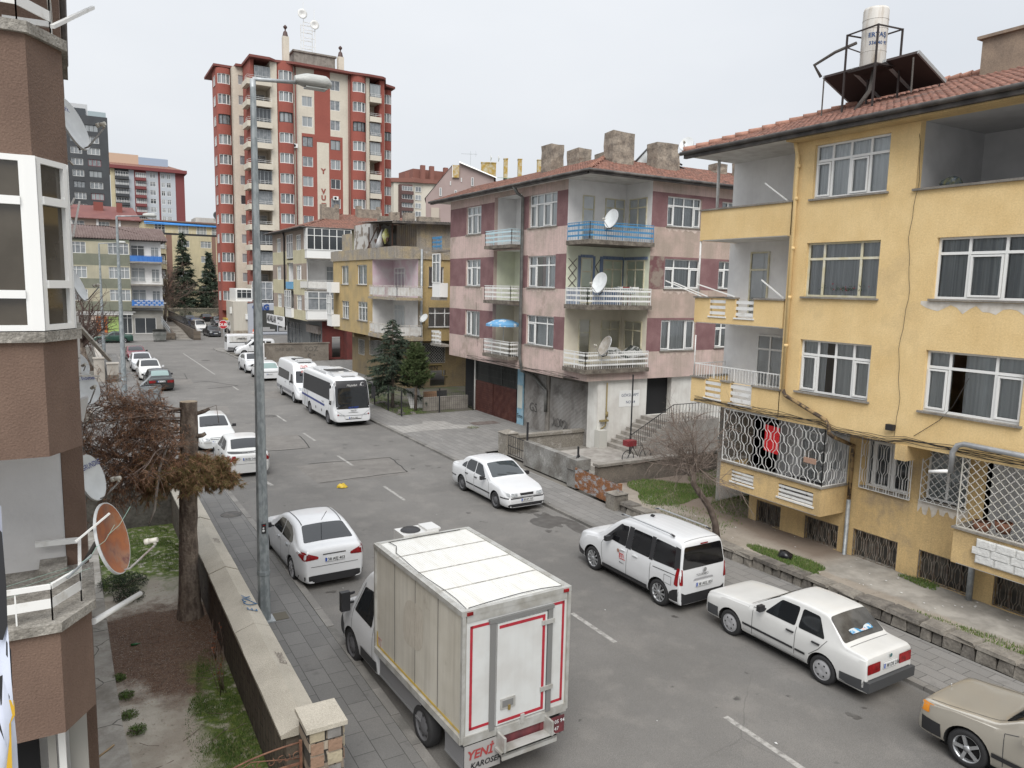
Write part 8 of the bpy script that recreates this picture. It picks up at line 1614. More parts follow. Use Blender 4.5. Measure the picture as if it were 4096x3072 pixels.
# ---------------------------------------------------------------- satellite dishes
def dish(c,d,r,label,mats,arm=None,rim=.012,wall_pt=None,txt=None,squash=1.1,name='satellite_dish',tcol=None,up=(0,0,1),group=None):
 """c centre, d facing direction, r radius"""
 c,d=Vector(c),Vector(d).normalized();root=empty(name,c,0,label,'satellite dish',group);U=Vector(up).cross(d).normalized();V=d.cross(U)
 q=MB();rows=[]
 for i in range(9):
  t=i/8;rr=r*t;dep=.22*r*(1-t*t);rows.append([c-d*dep+U*(rr*math.cos(2*math.pi*j/36))+V*(rr*squash*math.sin(2*math.pi*j/36))for j in range(36)])
 q.grid(rows,0,True,True);e=rows[-1];q.grid([e,[p+(p-c).normalized()*.012-d*.0 for p in e],[p+(p-c).normalized()*.014-d*.03 for p in e]],1,False,True)
 back=[[p-d*.012 for p in rw_]for rw_ in rows];q.grid(back,1,True,True);q.build('reflector',mats,root)
 a0=c-V*r*squash*.97-d*.02;f=c+d*r*1.1-V*r*.55
 q=MB();q.tube([c-d*.25*r-V*r*.3,a0-d*.06,a0+d*.08,f],.014,6);q.build('feed_arm',mat('arm_grey',(.3,.3,.29),.6,c2=(.12,.08,.06),scale=8),root)
 q=MB();q.tube([f,f+V*.05],.02,6);q.tube([f+V*.05+d*.04,f+V*.06-d*.06],.03,8);q.tube([f+V*.06-d*.05,f+V*.06-d*.1],.036,8);q.build('receiver',mat('receiver_cream',(.5,.48,.42),.6),root)
 if wall_pt:q=MB();w_=Vector(wall_pt);q.tube([c-d*.22*r,c-d*(.22*r+.12),(c-d*.4+w_)/2+Vector((0,0,-.12)),w_],.025,6);q.build('bracket',mat('bracket_dark',(.05,.045,.04),.7),root)
 if txt:
  q=MB();text_mb(q,txt,c-U*r*.62*1+V*r*squash*.42+d*.006,U,V,r*.36,bold=.015,depth=.0);q.build('printed_lettering',tcol or mat('dish_ink',(.03,.04,.16),.5),root)
 return root
WD=mat('white_dish',(.60,.62,.62),.5,c2=(.52,.54,.54),scale=4);GD=mat('dish_rim',(.45,.46,.46),.5)
RUST=mat('rusty_dish',(.30,.105,.04),.6,c2=(.55,.36,.2),scale=3.2,lo=.5,hi=.66,c3=(.14,.055,.045),s3=1.6,lo3=.46,hi3=.62)
dish(aty(455,2152,9.4),(.90,-.36,.26),.37,'badly rusted orange satellite dish hanging beside the lower left balcony',[RUST,GD],wall_pt=(.0,9.6,4.6))
dish(aty(371,1910,12.4),(.84,-.43,.30),.31,'white dish with dark blue lettering beside the white stucco wall',[WD,GD],wall_pt=(-.02,12.6,5.3),txt='GRUNDIG')
dish(aty(296,494,13.6),(.84,-.40,.36),.36,'white dish high up by the bay window, in front of the charcoal tower',[WD,GD],wall_pt=(-.02,13.8,10.2),txt='türk')
dish(aty(315,1141,19.5),(.88,-.26,.36),.33,'white dish in front of the bare street tree at left',[WD,GD],wall_pt=(-.02,19.7,7.2))
dish(aty(331,1550,17.6),(.45,-.75,.45),.34,'round white dish with cursive print below the slanting board',[WD,GD],wall_pt=(-.02,17.8,5.2),txt='best home')
dish(aty(300,1462,21),(.45,-.75,.45),.34,'dish mostly hidden by the brown wall, above the printed dish',[WD,GD],wall_pt=(-.02,21.2,5.6))
dish((21.25,27.95,10.95),(-.92,-.12,.28),.40,'grey-white dish on the blue top corner balcony of the pink block',[WD,GD],wall_pt=(21.3,28.3,10.5))
dish((20.75,28.0,8.05),(-.92,-.1,.3),.44,'white dish seen edge-on at the middle corner balcony of the pink block',[WD,GD],wall_pt=(21.0,28.3,7.5))
dish((21.2,28.0,5.15),(-.88,.12,.42),.44,'dull brownish dish at the lowest corner balcony of the pink block',[mat('brown_dish',(.25,.22,.18),.6,c2=(.35,.33,.3),scale=5),GD],wall_pt=(21.3,28.3,4.6))
dish((17.75,19.4,12.6),(-.75,-.4,.4),.23,'small white dish on the far eave corner of the yellow block',[WD,GD],wall_pt=(17.9,19.1,12.2))
dish((21.55,49.95,5.4),(-.5,-.2,.4),.32,'small white dish on the lower balcony of the ochre block',[WD,GD],wall_pt=(21.5,50.2,5.0))
# ---------------------------------------------------------------- near banner at the very left
b=MB();rows=[]
edge=[(2,2030),(10,2200),(22,2400),(38,2560),(48,2700),(58,2850),(66,2980),(72,3120)]
for i,(ex,ey)in enumerate(edge):
 r0=aty(-160,ey+10,2.6);r1=aty(ex,ey,2.6);rows.append([Vector(r0).lerp(r1,j/6)+Vector((0,.03*math.sin(j*1.2+i),0))for j in range(7)])
BAN=mat('banner_print',(.58,.62,.72),.6,c2=(.5,.53,.62),scale=3);b.grid(rows,0,True);bn=b.build('hanging_banner',BAN,label='printed hanging banner with black letters and yellow edging at the extreme lower left',cat='banner')
q=MB();
def bpx(pts,m,k=2.585):q.face([aty(x,y,k)for x,y in pts],m)
bpx([(-30,2090),(8,2130),(26,2350),(30,2500),(12,2560),(-30,2560)],0)
bpx([(24,2560),(44,2600),(50,2740),(36,2800),(30,2740),(42,2720),(38,2640),(24,2620)],0);bpx([(-30,2720),(10,2700),(16,2830),(2,2820),(-4,2760),(-30,2790)],0);bpx([(-30,2860),(30,2830),(32,2930),(4,2990),(-30,2960)],0)
bpx([(34,2800),(56,2800),(60,2860),(44,2890),(50,3120),(20,3120),(38,2960)],1)
q.build('print',[BLKP,mat('banner_yellow',(.55,.33,.02),.5)],bn)
# ---------------------------------------------------------------- lamp posts, stop sign, bins, cone
GALV=mat('weathered_zinc',(.20,.225,.235),.6,c2=(.30,.33,.34),scale=9,lo=.42,hi=.58,metal=.25,stretch=(1,1,.5))
def lamp_post(x,y,H,arm,label,rb=.14,z=ZP,tilt=0):
 root=empty('street_lamp',(x,y,z),0,label,'street lamp','street lamps along the left pavement')
 q=MB();q.tube([(x,y,z),(x,y,z+1.15),(x+tilt,y,z+H)],[rb,rb*.98,rb*.42],8,sm=False);q.lathe((x,y,z+1.1),[(rb*1.0,0),(rb*1.06,.02),(rb*1.06,.1),(rb,.12)],8,sm=False);q.build('post',GALV,root)
 q=MB();q.box(x-rb*1.5,x+rb*1.5,y-rb*1.5,y+rb*1.5,z,z+.03);q.build('base_plate',STEEL,root)
 q=MB();q.tube([(x+tilt,y,z+H-.05),(x+tilt,y,z+H),(x+tilt+arm,y,z+H+.07*arm)],.04,8);q.tube([(x+tilt,y,z+H-.5),(x+tilt,y,z+H)],.06,8);q.build('arm',STEEL,root)
 hx,hz=x+tilt+arm-.05,z+H+.07*arm;q=MB();rows=[]
 for i in range(13):
  t=i/12;wv=.2*min(1,.45+t*1.8)if t<.8 else.2*max(.3,math.cos((t-.8)/.2*1.25));xx=hx+t*.80
  rows.append([(xx,y+wv*math.cos(a),hz+.05+(.17*math.sin(a)if math.sin(a)>0 else.12*math.sin(a))*(wv/.2)**.8)for a in[2*math.pi*j/16 for j in range(16)]])
 q.grid(rows,0,True,True);q.face(rows[0][::-1]);q.face(rows[-1]);q.build('lamp_head',mat('lamp_shell',(.33,.34,.32),.45,c2=(.42,.42,.4),scale=6,stretch=(1,8,8)),root)
 q=MB();q.box(hx+.22,hx+.68,y-.12,y+.12,hz-.085,hz-.06);q.build('lens',mat('lamp_lens',(.35,.36,.34),.2),root)
 return root
l1=lamp_post(3.42,17.0,11.95,.92,'galvanised street lamp standing nearest, rising over the box truck and tower')
q=MB();q.box(3.42-.05,3.42+.05,16.86,16.868,2.15,2.38,0);q.lathe((3.42-.01,16.858,2.22),[(.03,-.002),(.001,-.002)],8,'y',1);q.lathe((3.42-.01,16.858,2.28),[(.02,-.002),(.001,-.002)],8,'y',1);q.box(3.4,3.45,16.857,16.86,2.33,2.35,2);q.build('sticker',[BLKP,PLATE,RLAMP],l1)
lamp_post(2.45,54.5,11.6,1.55,'street lamp in the middle of the left row, in front of the sage block',rb=.16)
lamp_post(2.15,84.3,11.0,1.6,'farthest street lamp of the left row, thinner behind the bare tree',rb=.16)
b=MB();b.box(3.5,3.95,16.85,17.25,ZP+.003,ZP+.012);b.build('tree_pit_frame',mat('pit_soil',(.10,.09,.07),.95),kind='structure')
sg=empty('stop_sign',(14.55,91,ZP),0,'red octagonal stop sign reading DUR on a tilted pole at the junction corner','road sign')
q=MB();q.tube([(14.65,91,ZP),(14.42,91,2.9)],.045,8);q.build('pole',STEEL,sg)
q=MB();oc=[(14.42+.52*math.cos(R(22.5+45*i)),2.72+.52*math.sin(R(22.5+45*i)))for i in range(8)];
q.face([(x,90.93,z)for x,z in oc],1);q.face([(x,90.95,z)for x,z in oc][::-1],1);q.face([(14.42+(x-14.42)*.92,90.92,2.72+(z-2.72)*.92)for x,z in oc],0);text_mb(q,'DUR',(14.42,90.915,2.55),(1,0,0),(0,0,1),.45,m=1,align='CENTER',bold=.03,depth=0);q.build('plate',[mat('sign_red',(.42,.015,.025),.5),PVC],sg)
def bin_(x,y,label,w_=1.2,h=1.15,lid=True,z=ZR,dark=False,L_=.85):
 m=mat('bin_zinc',(.28,.30,.31),.5,c2=(.18,.19,.19),scale=2.5,metal=.3)if not dark else mat('bin_dull',(.12,.125,.115),.6,c2=(.2,.2,.19),scale=2)
 root=empty('rubbish_container',(x,y,z),0,label,'rubbish container');q=MB();a,c_=w_/2*.88,L_/2*.85
 lo=[(x-a,y-c_),(x+a,y-c_),(x+a,y+c_),(x-a,y+c_)];hi=[(x-w_/2,y-L_/2),(x+w_/2,y-L_/2),(x+w_/2,y+L_/2),(x-w_/2,y+L_/2)]
 q.grid([[(*p,z+.15)for p in lo],[(*p,z+h)for p in hi]],0,False,True);q.face([(*p,z+.15)for p in lo][::-1]);q.face([(p[0],p[1],z+h*.75)for p in hi],1)
 q.tube([(*p,z+h)for p in hi+[hi[0]]],.03,6)
 for k in(-.3,0,.3):q.box(x+k*w_-.02,x+k*w_+.02,y-L_/2-.0,y-L_/2+.05,z+.25,z+h-.05)
 q.bar((x-w_*.3,y-L_/2-.05,z+h*.8),(x+w_*.3,y-L_/2-.05,z+h*.8),.03);q.build('tub',[m,DARK],root)
 q=MB();
 for p in lo:q.lathe((p[0]-.02,p[1],z+.09),[(.001,0),(.085,0),(.085,.04),(.001,.04)],12,'x')
 q.build('castors',RUB,root)
 q=MB();n=8
 if lid:rows=[[(x-w_/2+.02+.30*math.sin(i/n*1.3)+.35*i/n,y-L_/2+.1+(L_-.2)*j,z+h+.05+.62*i/n+.05*math.sin(j*3))for j in(0,.5,1)]for i in range(n+1)]
 else:rows=[[(x-w_/2+w_*j,y+L_*.35-.0*i+.18*math.cos(i/n*3.1),z+h+.02+.4*i/n)for j in(0,.5,1)]for i in range(n+1)]
 q.grid(rows,0,True);q.build('lid',m,root);return root
bin_(3.72,50.9,'galvanised rubbish container with raised lid on the left pavement behind the black saloon',z=ZP)
bin_(8.85,103.3,'dull grey rubbish container at the far kerb by the steps',w_=1.5,lid=False,dark=True)
cn=empty('traffic_cone',(21.9,113.0,ZP),0,'orange traffic cone at the showroom corner','traffic cone');q=MB();q.box(21.65,22.15,112.0,112.5,-.04,.02,0);q.lathe((21.9,112.25,.0),[(.2,0),(.04,.85),(.001,.86)],14,'z',0);q.build('cone',mat('cone_orange',(.6,.10,.03),.5),cn);q=MB();q.lathe((21.9,112.25,.3),[(.150,0),(.115,.18)],14,'z');q.build('white_band',PVC,cn)
# ---------------------------------------------------------------- left garden walls and gate
COP=mat('terrazzo_coping',(.50,.46,.385),.85,c2=(.42,.385,.32),scale=1.5,bump=.5,bscale=70,fine=.45,c3=(.2,.18,.15),s3=2.2,lo3=.66,hi3=.74)
STW=stonework('rubble_stone',(.085,.065,.05),(.13,.105,.08),.42,.2,(0,R(90),0));STW2=stonework('pillar_stone',(.22,.17,.13),(.34,.29,.23),.22,.16)
gw=empty('left_garden_wall',(2.8,19,-.6),0,'long stone garden wall with pale peaked coping running beside the left pavement','wall')
q=MB();q.box(2.52,3.03,11.1,27.9,-.62,.80);q.build('stone_face',STW,gw)
q=MB();rr=random.Random(4);seg=[11.0,14.9,18.3,19.4,22.6,25.2,27.6]
for a,c_ in zip(seg,seg[1:]):
 dz=rr.uniform(-.012,.012)
 ys_=[a+.01+(c_-a-.02)*i/8 for i in range(9)];q.grid([[(2.42,y,.80+dz),(2.42+rr.uniform(-.008,.008),y,.86+dz),(2.80,y,.99+dz+rr.uniform(-.006,.006)),(3.09,y,.87+dz),(3.09,y,.80+dz)]for y in ys_],0,False)
 for y in(ys_[0],ys_[-1]):q.face([(2.42,y,.80+dz),(2.42,y,.86+dz),(2.80,y,.99+dz),(3.09,y,.87+dz),(3.09,y,.80+dz)][::(1 if y==ys_[0]else-1)])
q.build('coping',COP,gw)
q=MB();nrm=Vector((.38,0,1)).normalized()
def slope_text(t,y,x,size,m):
 text_mb(q,t,(x,y,.995-(x-2.80)*.40),(0,1,0),(-1,0,.40),size,m=m,depth=.006,bold=.0)
slope_text('E',15.55,3.0,.32,0);slope_text('K',16.25,3.0,.3,0)
hp=[(.16*math.sin(t)**3,.13*math.cos(t)-.05*math.cos(2*t)-.02*math.cos(3*t)-.01*math.cos(4*t))for t in[2*math.pi*i/24 for i in range(25)]]
q.tube([(2.90-v,16.02+u_,.962+v*.4+.004)for u_,v in hp],.010,4,0)
slope_text('O.B',20.3,3.0,.22,1);slope_text('EMRE',13.1,3.02,.2,1)
q.build('graffiti',[mat('faded_blue_spray',(.06,.14,.26),.8),mat('grey_scrawl',(.2,.17,.15),.8)],gw)
pl=empty('stone_gate_pillar',(2.93,10.65,-.6),0,'stone gate pillar with pale speckled cap at the bottom of the frame','pillar')
q=MB();q.box(2.68,3.2,10.36,10.94,-.62,1.2);q.build('shaft',STW2,pl)
q=MB();rr=random.Random(9)
for(x,y,w_,h,z,dx)in[(2.69+.26*i+.0*k,10.345,.23,.17,-.02+k*.21,0)for k in range(6)for i in range(2)]:q.box(x+rr.uniform(0,.02),x+w_-rr.uniform(0,.03),y-rr.uniform(0,.015),y+.02,z,z+h,rr.choice((0,1,2)))
for k in range(6):
 for i in range(2):q.box(3.195,3.215+rr.uniform(0,.015),10.38+i*.28,10.62+i*.28,-.02+k*.21,.15+k*.21,rr.choice((0,1,2)))
q.build('stone_blocks',[mat('tuff_cream',(.36,.31,.22),.95,bump=1,bscale=14,c2=(.28,.24,.18),scale=3),mat('tuff_red',(.25,.16,.11),.95,bump=1,bscale=14),mat('tuff_grey',(.22,.21,.2),.95,bump=1,bscale=14,c2=(.16,.15,.14),scale=3)],pl)
q=MB();q.prism([(2.63,10.3),(3.25,10.3),(3.25,10.99),(2.63,10.99)],1.2,1.27);q.build('cap',COP,pl)
gt=empty('garden_gate',(2.3,10.6,-.6),0,'rusty arched wrought-iron garden gate with scrolls below the stone pillar','gate')
q=MB();A_=[(2.62-1.25*math.sin(t),10.62,.60+.32*math.cos(t)-.0)for t in[math.pi/2*i/14*1.0 for i in range(15)]];q.tube(A_,.014,6)
q.bar((2.62,10.62,-.5),(2.62,10.62,.95),.04);q.bar((1.3,10.62,.58),(2.62,10.62,.58),.03);q.bar((1.3,10.62,-.4),(2.62,10.62,-.4),.03)
for cx in(1.65,1.95,2.25,2.48):
 for sg_ in(1,-1):q.tube([(cx+sg_*.075+(.07-t*.012)*math.cos(t*sg_+1),10.62,.72+(.07-t*.012)*math.sin(t*sg_+1))for t in[i*.4 for i in range(13)]],.007,4)
for i in range(12):x=1.35+i*.11;q.bar((x,10.62,-.4),(x,10.62,.58),.014)
q.tube([(1.2,10.62,.5),(1.9,10.62,.82),(2.6,10.62,.66)],.010,4);q.build('ironwork',mat('rusted_iron',(.12,.055,.035),.8,c2=(.20,.10,.06),scale=12),gt)
cw=empty('cross_garden_wall',(1.3,27.8,-.6),0,'low rendered cross wall closing the far end of the left garden','wall')
q=MB();q.box(-.1,2.52,27.55,27.85,-.65,.78,0);q.build('render',mat('dark_render',(.13,.12,.105),.95,c2=(.09,.08,.07),scale=2,bump=1,bscale=9,fine=.4),cw);q=MB();q.box(-.12,2.5,27.48,27.92,.78,.85);q.build('coping',CONC,cw)
q=MB();q.box(.9,1.6,63.4,64.0,-.1,1.75,0);q.box(.85,1.65,63.35,64.05,1.75,1.85,0);q.box(1.75,2.5,62.8,63.5,-.1,.6,1);q.box(1.75,2.5,62.8,63.5,.6,1.4,0);q.box(1.7,2.55,62.75,63.55,1.4,1.48,0);q.box(1.25,1.5,64,87,.0,1.2,2);q.box(1.2,1.62,64,87,1.2,1.32,0);q.box(-8,.95,63.9,64.1,-.1,.8,2)
q.build('pavement_edge_wall',[mat('pale_wall_cap',(.38,.35,.31),.9,c2=(.28,.26,.23),scale=1.5),mat('rough_base_stone',(.13,.11,.09),.95,bump=1,bscale=5),mat('grimy_wall',(.14,.135,.125),.95,c2=(.22,.21,.19),scale=.9)],None,label='pale capped wall and twin pillars beside the far left pavement',cat='wall')
q=MB();q.box(-8,1.2,80,80.25,-.1,1.35);q.build('yard_wall',MT['grimy_wall'],None,label='grey yard wall at the far left behind the bare tree',cat='wall')
q=MB();q.box(-1.2,.5,45.6,46.2,.0,.6);q.build('planter_wall',CONC,None,label='low concrete planter wall behind the brown branches on the left plaza',cat='wall')
st_=empty('hillside_steps',(12,115,0),0,'concrete steps and stone wall with black iron railing climbing beside the sage block','steps')
q=MB();
for i in range(12):q.box(10.9,12.6,105+i*1.4,106.4+i*1.4,0,.12*(i+1))
q.box(9.6,10.8,104.5,108,0,.9,1);q.obox((13.0,105.2,0),(.4,0,0),(-1.0,22,.6),(0,0,1.3),1);q.obox((10.6,106,0),(.2,0,0),(0,20,1.5),(0,0,.9),1);q.box(12.95,13.8,104.6,105.4,0,1.1,1)
q.build('steps',[CONC,MT['rubble_stone']],st_)
q=MB()
for i in range(56):t=i/55;q.bar((13.2-1.0*t,105.2+22*t,1.3+.6*t),(13.2-1.0*t,105.2+22*t,2.35+.6*t),.04)
q.bar((13.2,105.2,2.3),(12.2,127.2,2.95),.06)
q.bar((13.2,105.2,1.45),(12.2,127.2,2.05),.05);q.build('railing',BLKP,st_)
q=MB()
for i in range(10):q.bar((10.2,105+i*1.2,.6+i*.1),(10.2,105+i*1.2,1.5+i*.1),.05)
q.bar((10.2,105,1.5),(10.2,116,2.5),.05);q.bar((10.2,105,1.1),(10.2,116,2.1),.04);q.build('handrail',STEEL,st_)
q=MB()
for i in range(100):x=12.8+i*.15;q.bar((x,157,.6),(x,157,2.3),.035)
q.bar((12.8,157,2.2),(27.8,157,2.2),.05);q.bar((12.8,157,.8),(27.8,157,.8),.05);q.box(12.6,28,157.1,157.5,-.1,.7,1);q.build('car_park_fence',[mat('fence_cream',(.4,.37,.3),.7),CONC],None,label='pale vertical-bar fence on a low wall behind the far car park',cat='fence')
q=MB()
for i,(x,y)in enumerate(((19.4,82.0),(17.3,79.0),(20.8,86.0))):q.bar((x,y,0),(x,y,1.2),.06)
for a,c_ in(((19.4,82.0),(17.3,79.0)),((19.4,82.0),(20.8,86.0))):q.tube([(a[0]+(c_[0]-a[0])*t,a[1]+(c_[1]-a[1])*t,1.1-.5*math.sin(math.pi*t))for t in[k/8 for k in range(9)]],.02,4)
q.build('chain_bollards',BLKP,None,label='thin black posts with hanging chain on the corner forecourt',cat='chain barrier')
# ---------------------------------------------------------------- right-hand walls, rusty sheet gate, rough stone edging
RW=mat('patched_grey_wall',(.26,.255,.24),.95,c2=(.15,.14,.125),scale=1.3,lo=.42,hi=.62,bump=.7,bscale=12,fine=.3,c3=(.36,.35,.33),s3=1.7,lo3=.58,hi3=.68)
q=MB();q.box(16.75,17.05,24.0,27.7,0,1.08,0);q.box(16.55,17.15,23.35,24.0,0,.72,0);q.box(16.5,17.18,23.3,24.02,.72,1.15,0);q.bar((16.85,23.7,1.15),(16.85,23.7,1.6),.06,m=1);q.bar((16.7,23.6,1.15),(16.85,23.7,1.35),.03,m=1);q.bar((17.0,23.8,1.15),(16.85,23.7,1.35),.03,m=1);q.bar((16.9,27.65,0),(16.9,27.65,1.9),.07,m=1)
q.build('patched_garden_wall',[RW,BLKP],None,label='patched grey concrete wall with a block pillar opposite the white saloon',cat='wall')
q=MB();q.box(16.95,17.6,29.6,30.35,0,1.0,0);q.face([(16.9,29.55,1.0),(17.65,29.55,1.0),(17.27,29.97,1.16)]);q.face([(17.65,29.55,1.0),(17.65,30.4,1.0),(17.27,29.97,1.16)]);q.face([(17.65,30.4,1.0),(16.9,30.4,1.0),(17.27,29.97,1.16)]);q.face([(16.9,30.4,1.0),(16.9,29.55,1.0),(17.27,29.97,1.16)])
q.box(17.6,21.9,29.85,30.1,0,.72,0);q.box(17.6,21.9,29.78,30.15,.72,.85,0);q.build('yard_wall',[mat('coarse_render',(.22,.20,.17),.95,c2=(.32,.30,.27),scale=2.2,lo=.55,hi=.65,bump=1,bscale=14,fine=.4)],None,label='coarse rendered yard wall and capped pillar beside the grey roller shutters',cat='wall')
q=MB()
for i in range(9):q.bar((17.0,27.85+i*.2,.1),(17.0,27.85+i*.2,1.0),.018)
for z in(.12,.5,.98):q.bar((17.0,27.8,z),(17.0,29.5,z),.025)
q.bar((17.0,27.8,0),(17.0,27.8,1.1),.05);q.build('yard_gate',BLKP,None,label='small black iron gate between the capped pillar and patched wall',cat='gate')
q=MB();q.box(17.15,27.5,22.75,22.98,0,.95,0);q.box(17.1,27.5,22.68,23.05,.95,1.05,1);q.build('long_garden_wall',[mat('brown_grey_wall',(.17,.145,.12),.95,c2=(.11,.095,.08),scale=1.6,bump=.8,bscale=12,fine=.3),CONC],None,label='long low garden wall with pale coping behind the bare tree on the right',cat='wall')
q=MB();rows=[[(16.45-.12*t+.01*math.sin(t*40),23.3-2.9*t,z)for t in[i/24 for i in range(25)]]for z in(.1,.9)];q.grid(rows,0,False);q.grid([[(p[0]+.02,p[1],p[2])for p in r]for r in rows],0,False);q.box(16.3,16.42,20.35,20.45,0,.95,0)
def rustm():
 b=NB('rusty_sheet',.75);n1=b.noise(2.6,8,.7,b.mapv((1,1.2,2.6)));n2=b.noise(14,6,.7)
 c=b.mix((.13,.05,.022),(.30,.13,.05),b.ramp(n2,.35,.65));c=b.mix(c,(.30,.31,.32),b.ramp(n1,.50,.60));b.color(c);b.bump(n2,.4,.01);return b.m
q.build('rusty_sheet_gate',rustm(),None,label='rusty sheet-metal gate panel beside the right pavement',cat='gate')
def stones(mb,pts,w_,h,seed,step=.42,z=0,m=2):
 rr=random.Random(seed);y=pts[0][1]
 while y>pts[-1][1]:
  x=polyx(pts[::-1],y);s_=step*rr.uniform(.7,1.3);hh=h*rr.uniform(.85,1.08);j=lambda k=.03:rr.uniform(-k,k);mi=rr.randrange(m)
  A=[(x+j(),y+j(.01),z),(x+w_+j(),y+j(.01),z),(x+w_+j(),y-s_+.02,z),(x+j(),y-s_+.02,z)];B=[(x+.03+j(),y-.02+j(),z+hh),(x+w_+j(),y-.02,z+hh+j()),(x+w_+j(),y-s_+.05,z+hh+j()),(x+.03+j(),y-s_+.05+j(),z+hh+j())]
  mb.grid([A,B],mi,False,True);mb.face(B,mi);y-=s_
ST=[(16.22,20.2),(16.12,18.5),(16.15,15),(16.35,12.8),(16.45,10.7),(16.4,7),(16.4,2)]
q=MB();stones(q,ST,.30,.30,5,.34);stones(q,[(x-.02,y)for x,y in ST],.46,.09,8,.8,.28,2);q.m=[m_+(2 if False else 0)for m_ in q.m]
q.box(16.02,16.62,20.25,20.75,0,.6,1);q.face([(16.0,20.2,.6),(16.64,20.2,.6),(16.3,20.5,.72)],1);q.face([(16.64,20.2,.6),(16.64,20.8,.6),(16.3,20.5,.72)],1);q.face([(16.64,20.8,.6),(16.0,20.8,.6),(16.3,20.5,.72)],1);q.face([(16.0,20.8,.6),(16.0,20.2,.6),(16.3,20.5,.72)],1)
q.build('stone_edging_wall',[mat('edging_stone',(.17,.155,.135),.95,c2=(.10,.09,.08),scale=4,bump=1,bscale=12,fine=.3),mat('edging_cap',(.24,.22,.19),.95,c2=(.16,.145,.125),scale=2.5,bump=1,bscale=14,fine=.3)],None,label='crumbling low stone edging wall along the right pavement',cat='wall')
fn=empty('wire_fence',(16.3,46,0),0,'black post and wire mesh fence around the spruce garden','fence')
q=MB();FP=[(16.3,40.95),(16.32,43.2),(16.34,45.7),(16.36,48.5),(16.4,52),(16.4,55.5)];FQ=[(16.3,40.95),(18.9,41.3),(21.3,41.5)]
for x,y in FP+FQ[1:]:q.bar((x,y,0),(x,y,1.55),.07)
q.build('posts',BLKP,fn);q=MB()
for L_ in(FP,FQ):
 for(x0,y0),(x1,y1)in zip(L_,L_[1:]):
  n=int(math.hypot(x1-x0,y1-y0)/.14)
  for i in range(n):t=i/n;x,y=x0+(x1-x0)*t,y0+(y1-y0)*t;q.bar((x,y,.15),(x,y,1.25),.008)
  for z in(.2,.45,.7,.95,1.22):q.bar((x0,y0,z),(x1,y1,z),.008)
q.build('mesh',BLKP,fn)
q=MB();q.box(18.3,21.35,42.3,42.5,0,.85);q.build('scrawled_low_wall',CONC,None,label='low grey wall with faint scrawl behind the mesh fence',cat='wall')
q=MB();q.obox((17.9,43.4,0),(.9,0,0),(0,.04,0),(-.3,.2,1.3),0);q.obox((18.9,43.6,0),(.9,0,0),(0,.04,0),(0,.15,1.0),1);q.obox((19.9,43.8,0),(.7,0,0),(0,.04,0),(0,.1,1.0),2);q.build('discarded_boards',[PVC,mat('tan_board',(.25,.15,.09),.8),mat('black_board',(.03,.03,.03),.8)],None,label='discarded white, tan and black boards leaning behind the fence',cat='boards')
rr=random.Random(12)
for i in range(16):
 q=MB();x,y=16.5+rr.uniform(0,.9),41.6+rr.uniform(0,7);q.lathe((x,y,0),[(.001,.16),(.12,.13),(.2,.05),(.22,0)],7);q.v=[(a+rr.uniform(-.05,.05),b_2+rr.uniform(-.05,.05),c_)for a,b_2,c_ in q.v];q.build('rubble_stone_lump',MT['edging_stone'],None,label='loose rubble stone on the ground along the spruce garden fence',cat='stone',group='rubble stones along the fence')
# ---------------------------------------------------------------- small things
sh_=empty('solar_water_heater',(19.8,14.2,13),0,'solar water heater with upright white tank and tilted panels on the yellow block roof','water heater')
q=MB();TX_,TY_=19.72,14.15
q.lathe((TX_,TY_,14.12),[(.001,0),(.33,0),(.335,.02),(.335,1.5),(.32,1.56),(.001,1.6)],28);
for z in(14.5,15.1,15.35):q.lathe((TX_,TY_,z),[(.337,0),(.345,.01),(.337,.02)],28)
q.build('tank',mat('tank_white',(.55,.53,.49),.5,c2=(.36,.31,.25),scale=3,lo=.5,hi=.7,stretch=(3,3,.4)),sh_)
q=MB()
def curved(txt,z,size,a0,m=0):
 k=len(q.v);text_mb(q,txt,(0,0,0),(1,0,0),(0,1,0),size,m=m,bold=.02,depth=0)
 for i in range(k,len(q.v)):x,y,_=q.v[i];a=a0+x/.34;q.v[i]=(TX_+.341*math.cos(a),TY_+.341*math.sin(a),z+y)
curved('ERTAŞ',14.86,.17,R(188));curved('336 40 97',14.66,.13,R(193));q.build('lettering',mat('tank_blue',(.02,.07,.2),.6),sh_)
q=MB();C4=[(19.35,14.75),(19.25,13.72),(20.15,13.6),(20.2,14.6)]
for x,y in C4:q.bar((x,y,12.85+(x-19.2)*.35),(x,y,15.1),.045)
for z in(14.08,15.08):
 for a,c_ in zip(C4,C4[1:]+C4[:1]):q.bar((*a,z),(*c_,z),.035)
q.bar((19.35,14.75,14.08),(20.15,13.6,14.08),.04);q.bar((19.35,14.75,14.75),(19.6,14.3,14.5),.03);q.box(19.4,20.1,13.7,14.65,14.04,14.1);q.build('stand',mat('rack_iron',(.03,.022,.02),.7),sh_)
for i in range(3):
 y_=15.72-i*1.0;q=MB();q.obox((19.68,y_-.92,14.18),(1.32,0,-.56),(0,.92,0),(.03,0,.07),0);q.obox((19.67,y_-.02,14.17),(1.34,0,-.56),(0,.05,0),(.035,0,.085),1);q.obox((19.67,y_-.96,14.17),(1.34,0,-.56),(0,.05,0),(.035,0,.085),1);q.build('panel',[mat('panel_underside',(.035,.022,.02),.7),mat('panel_edge',(.3,.31,.31),.5)],sh_)
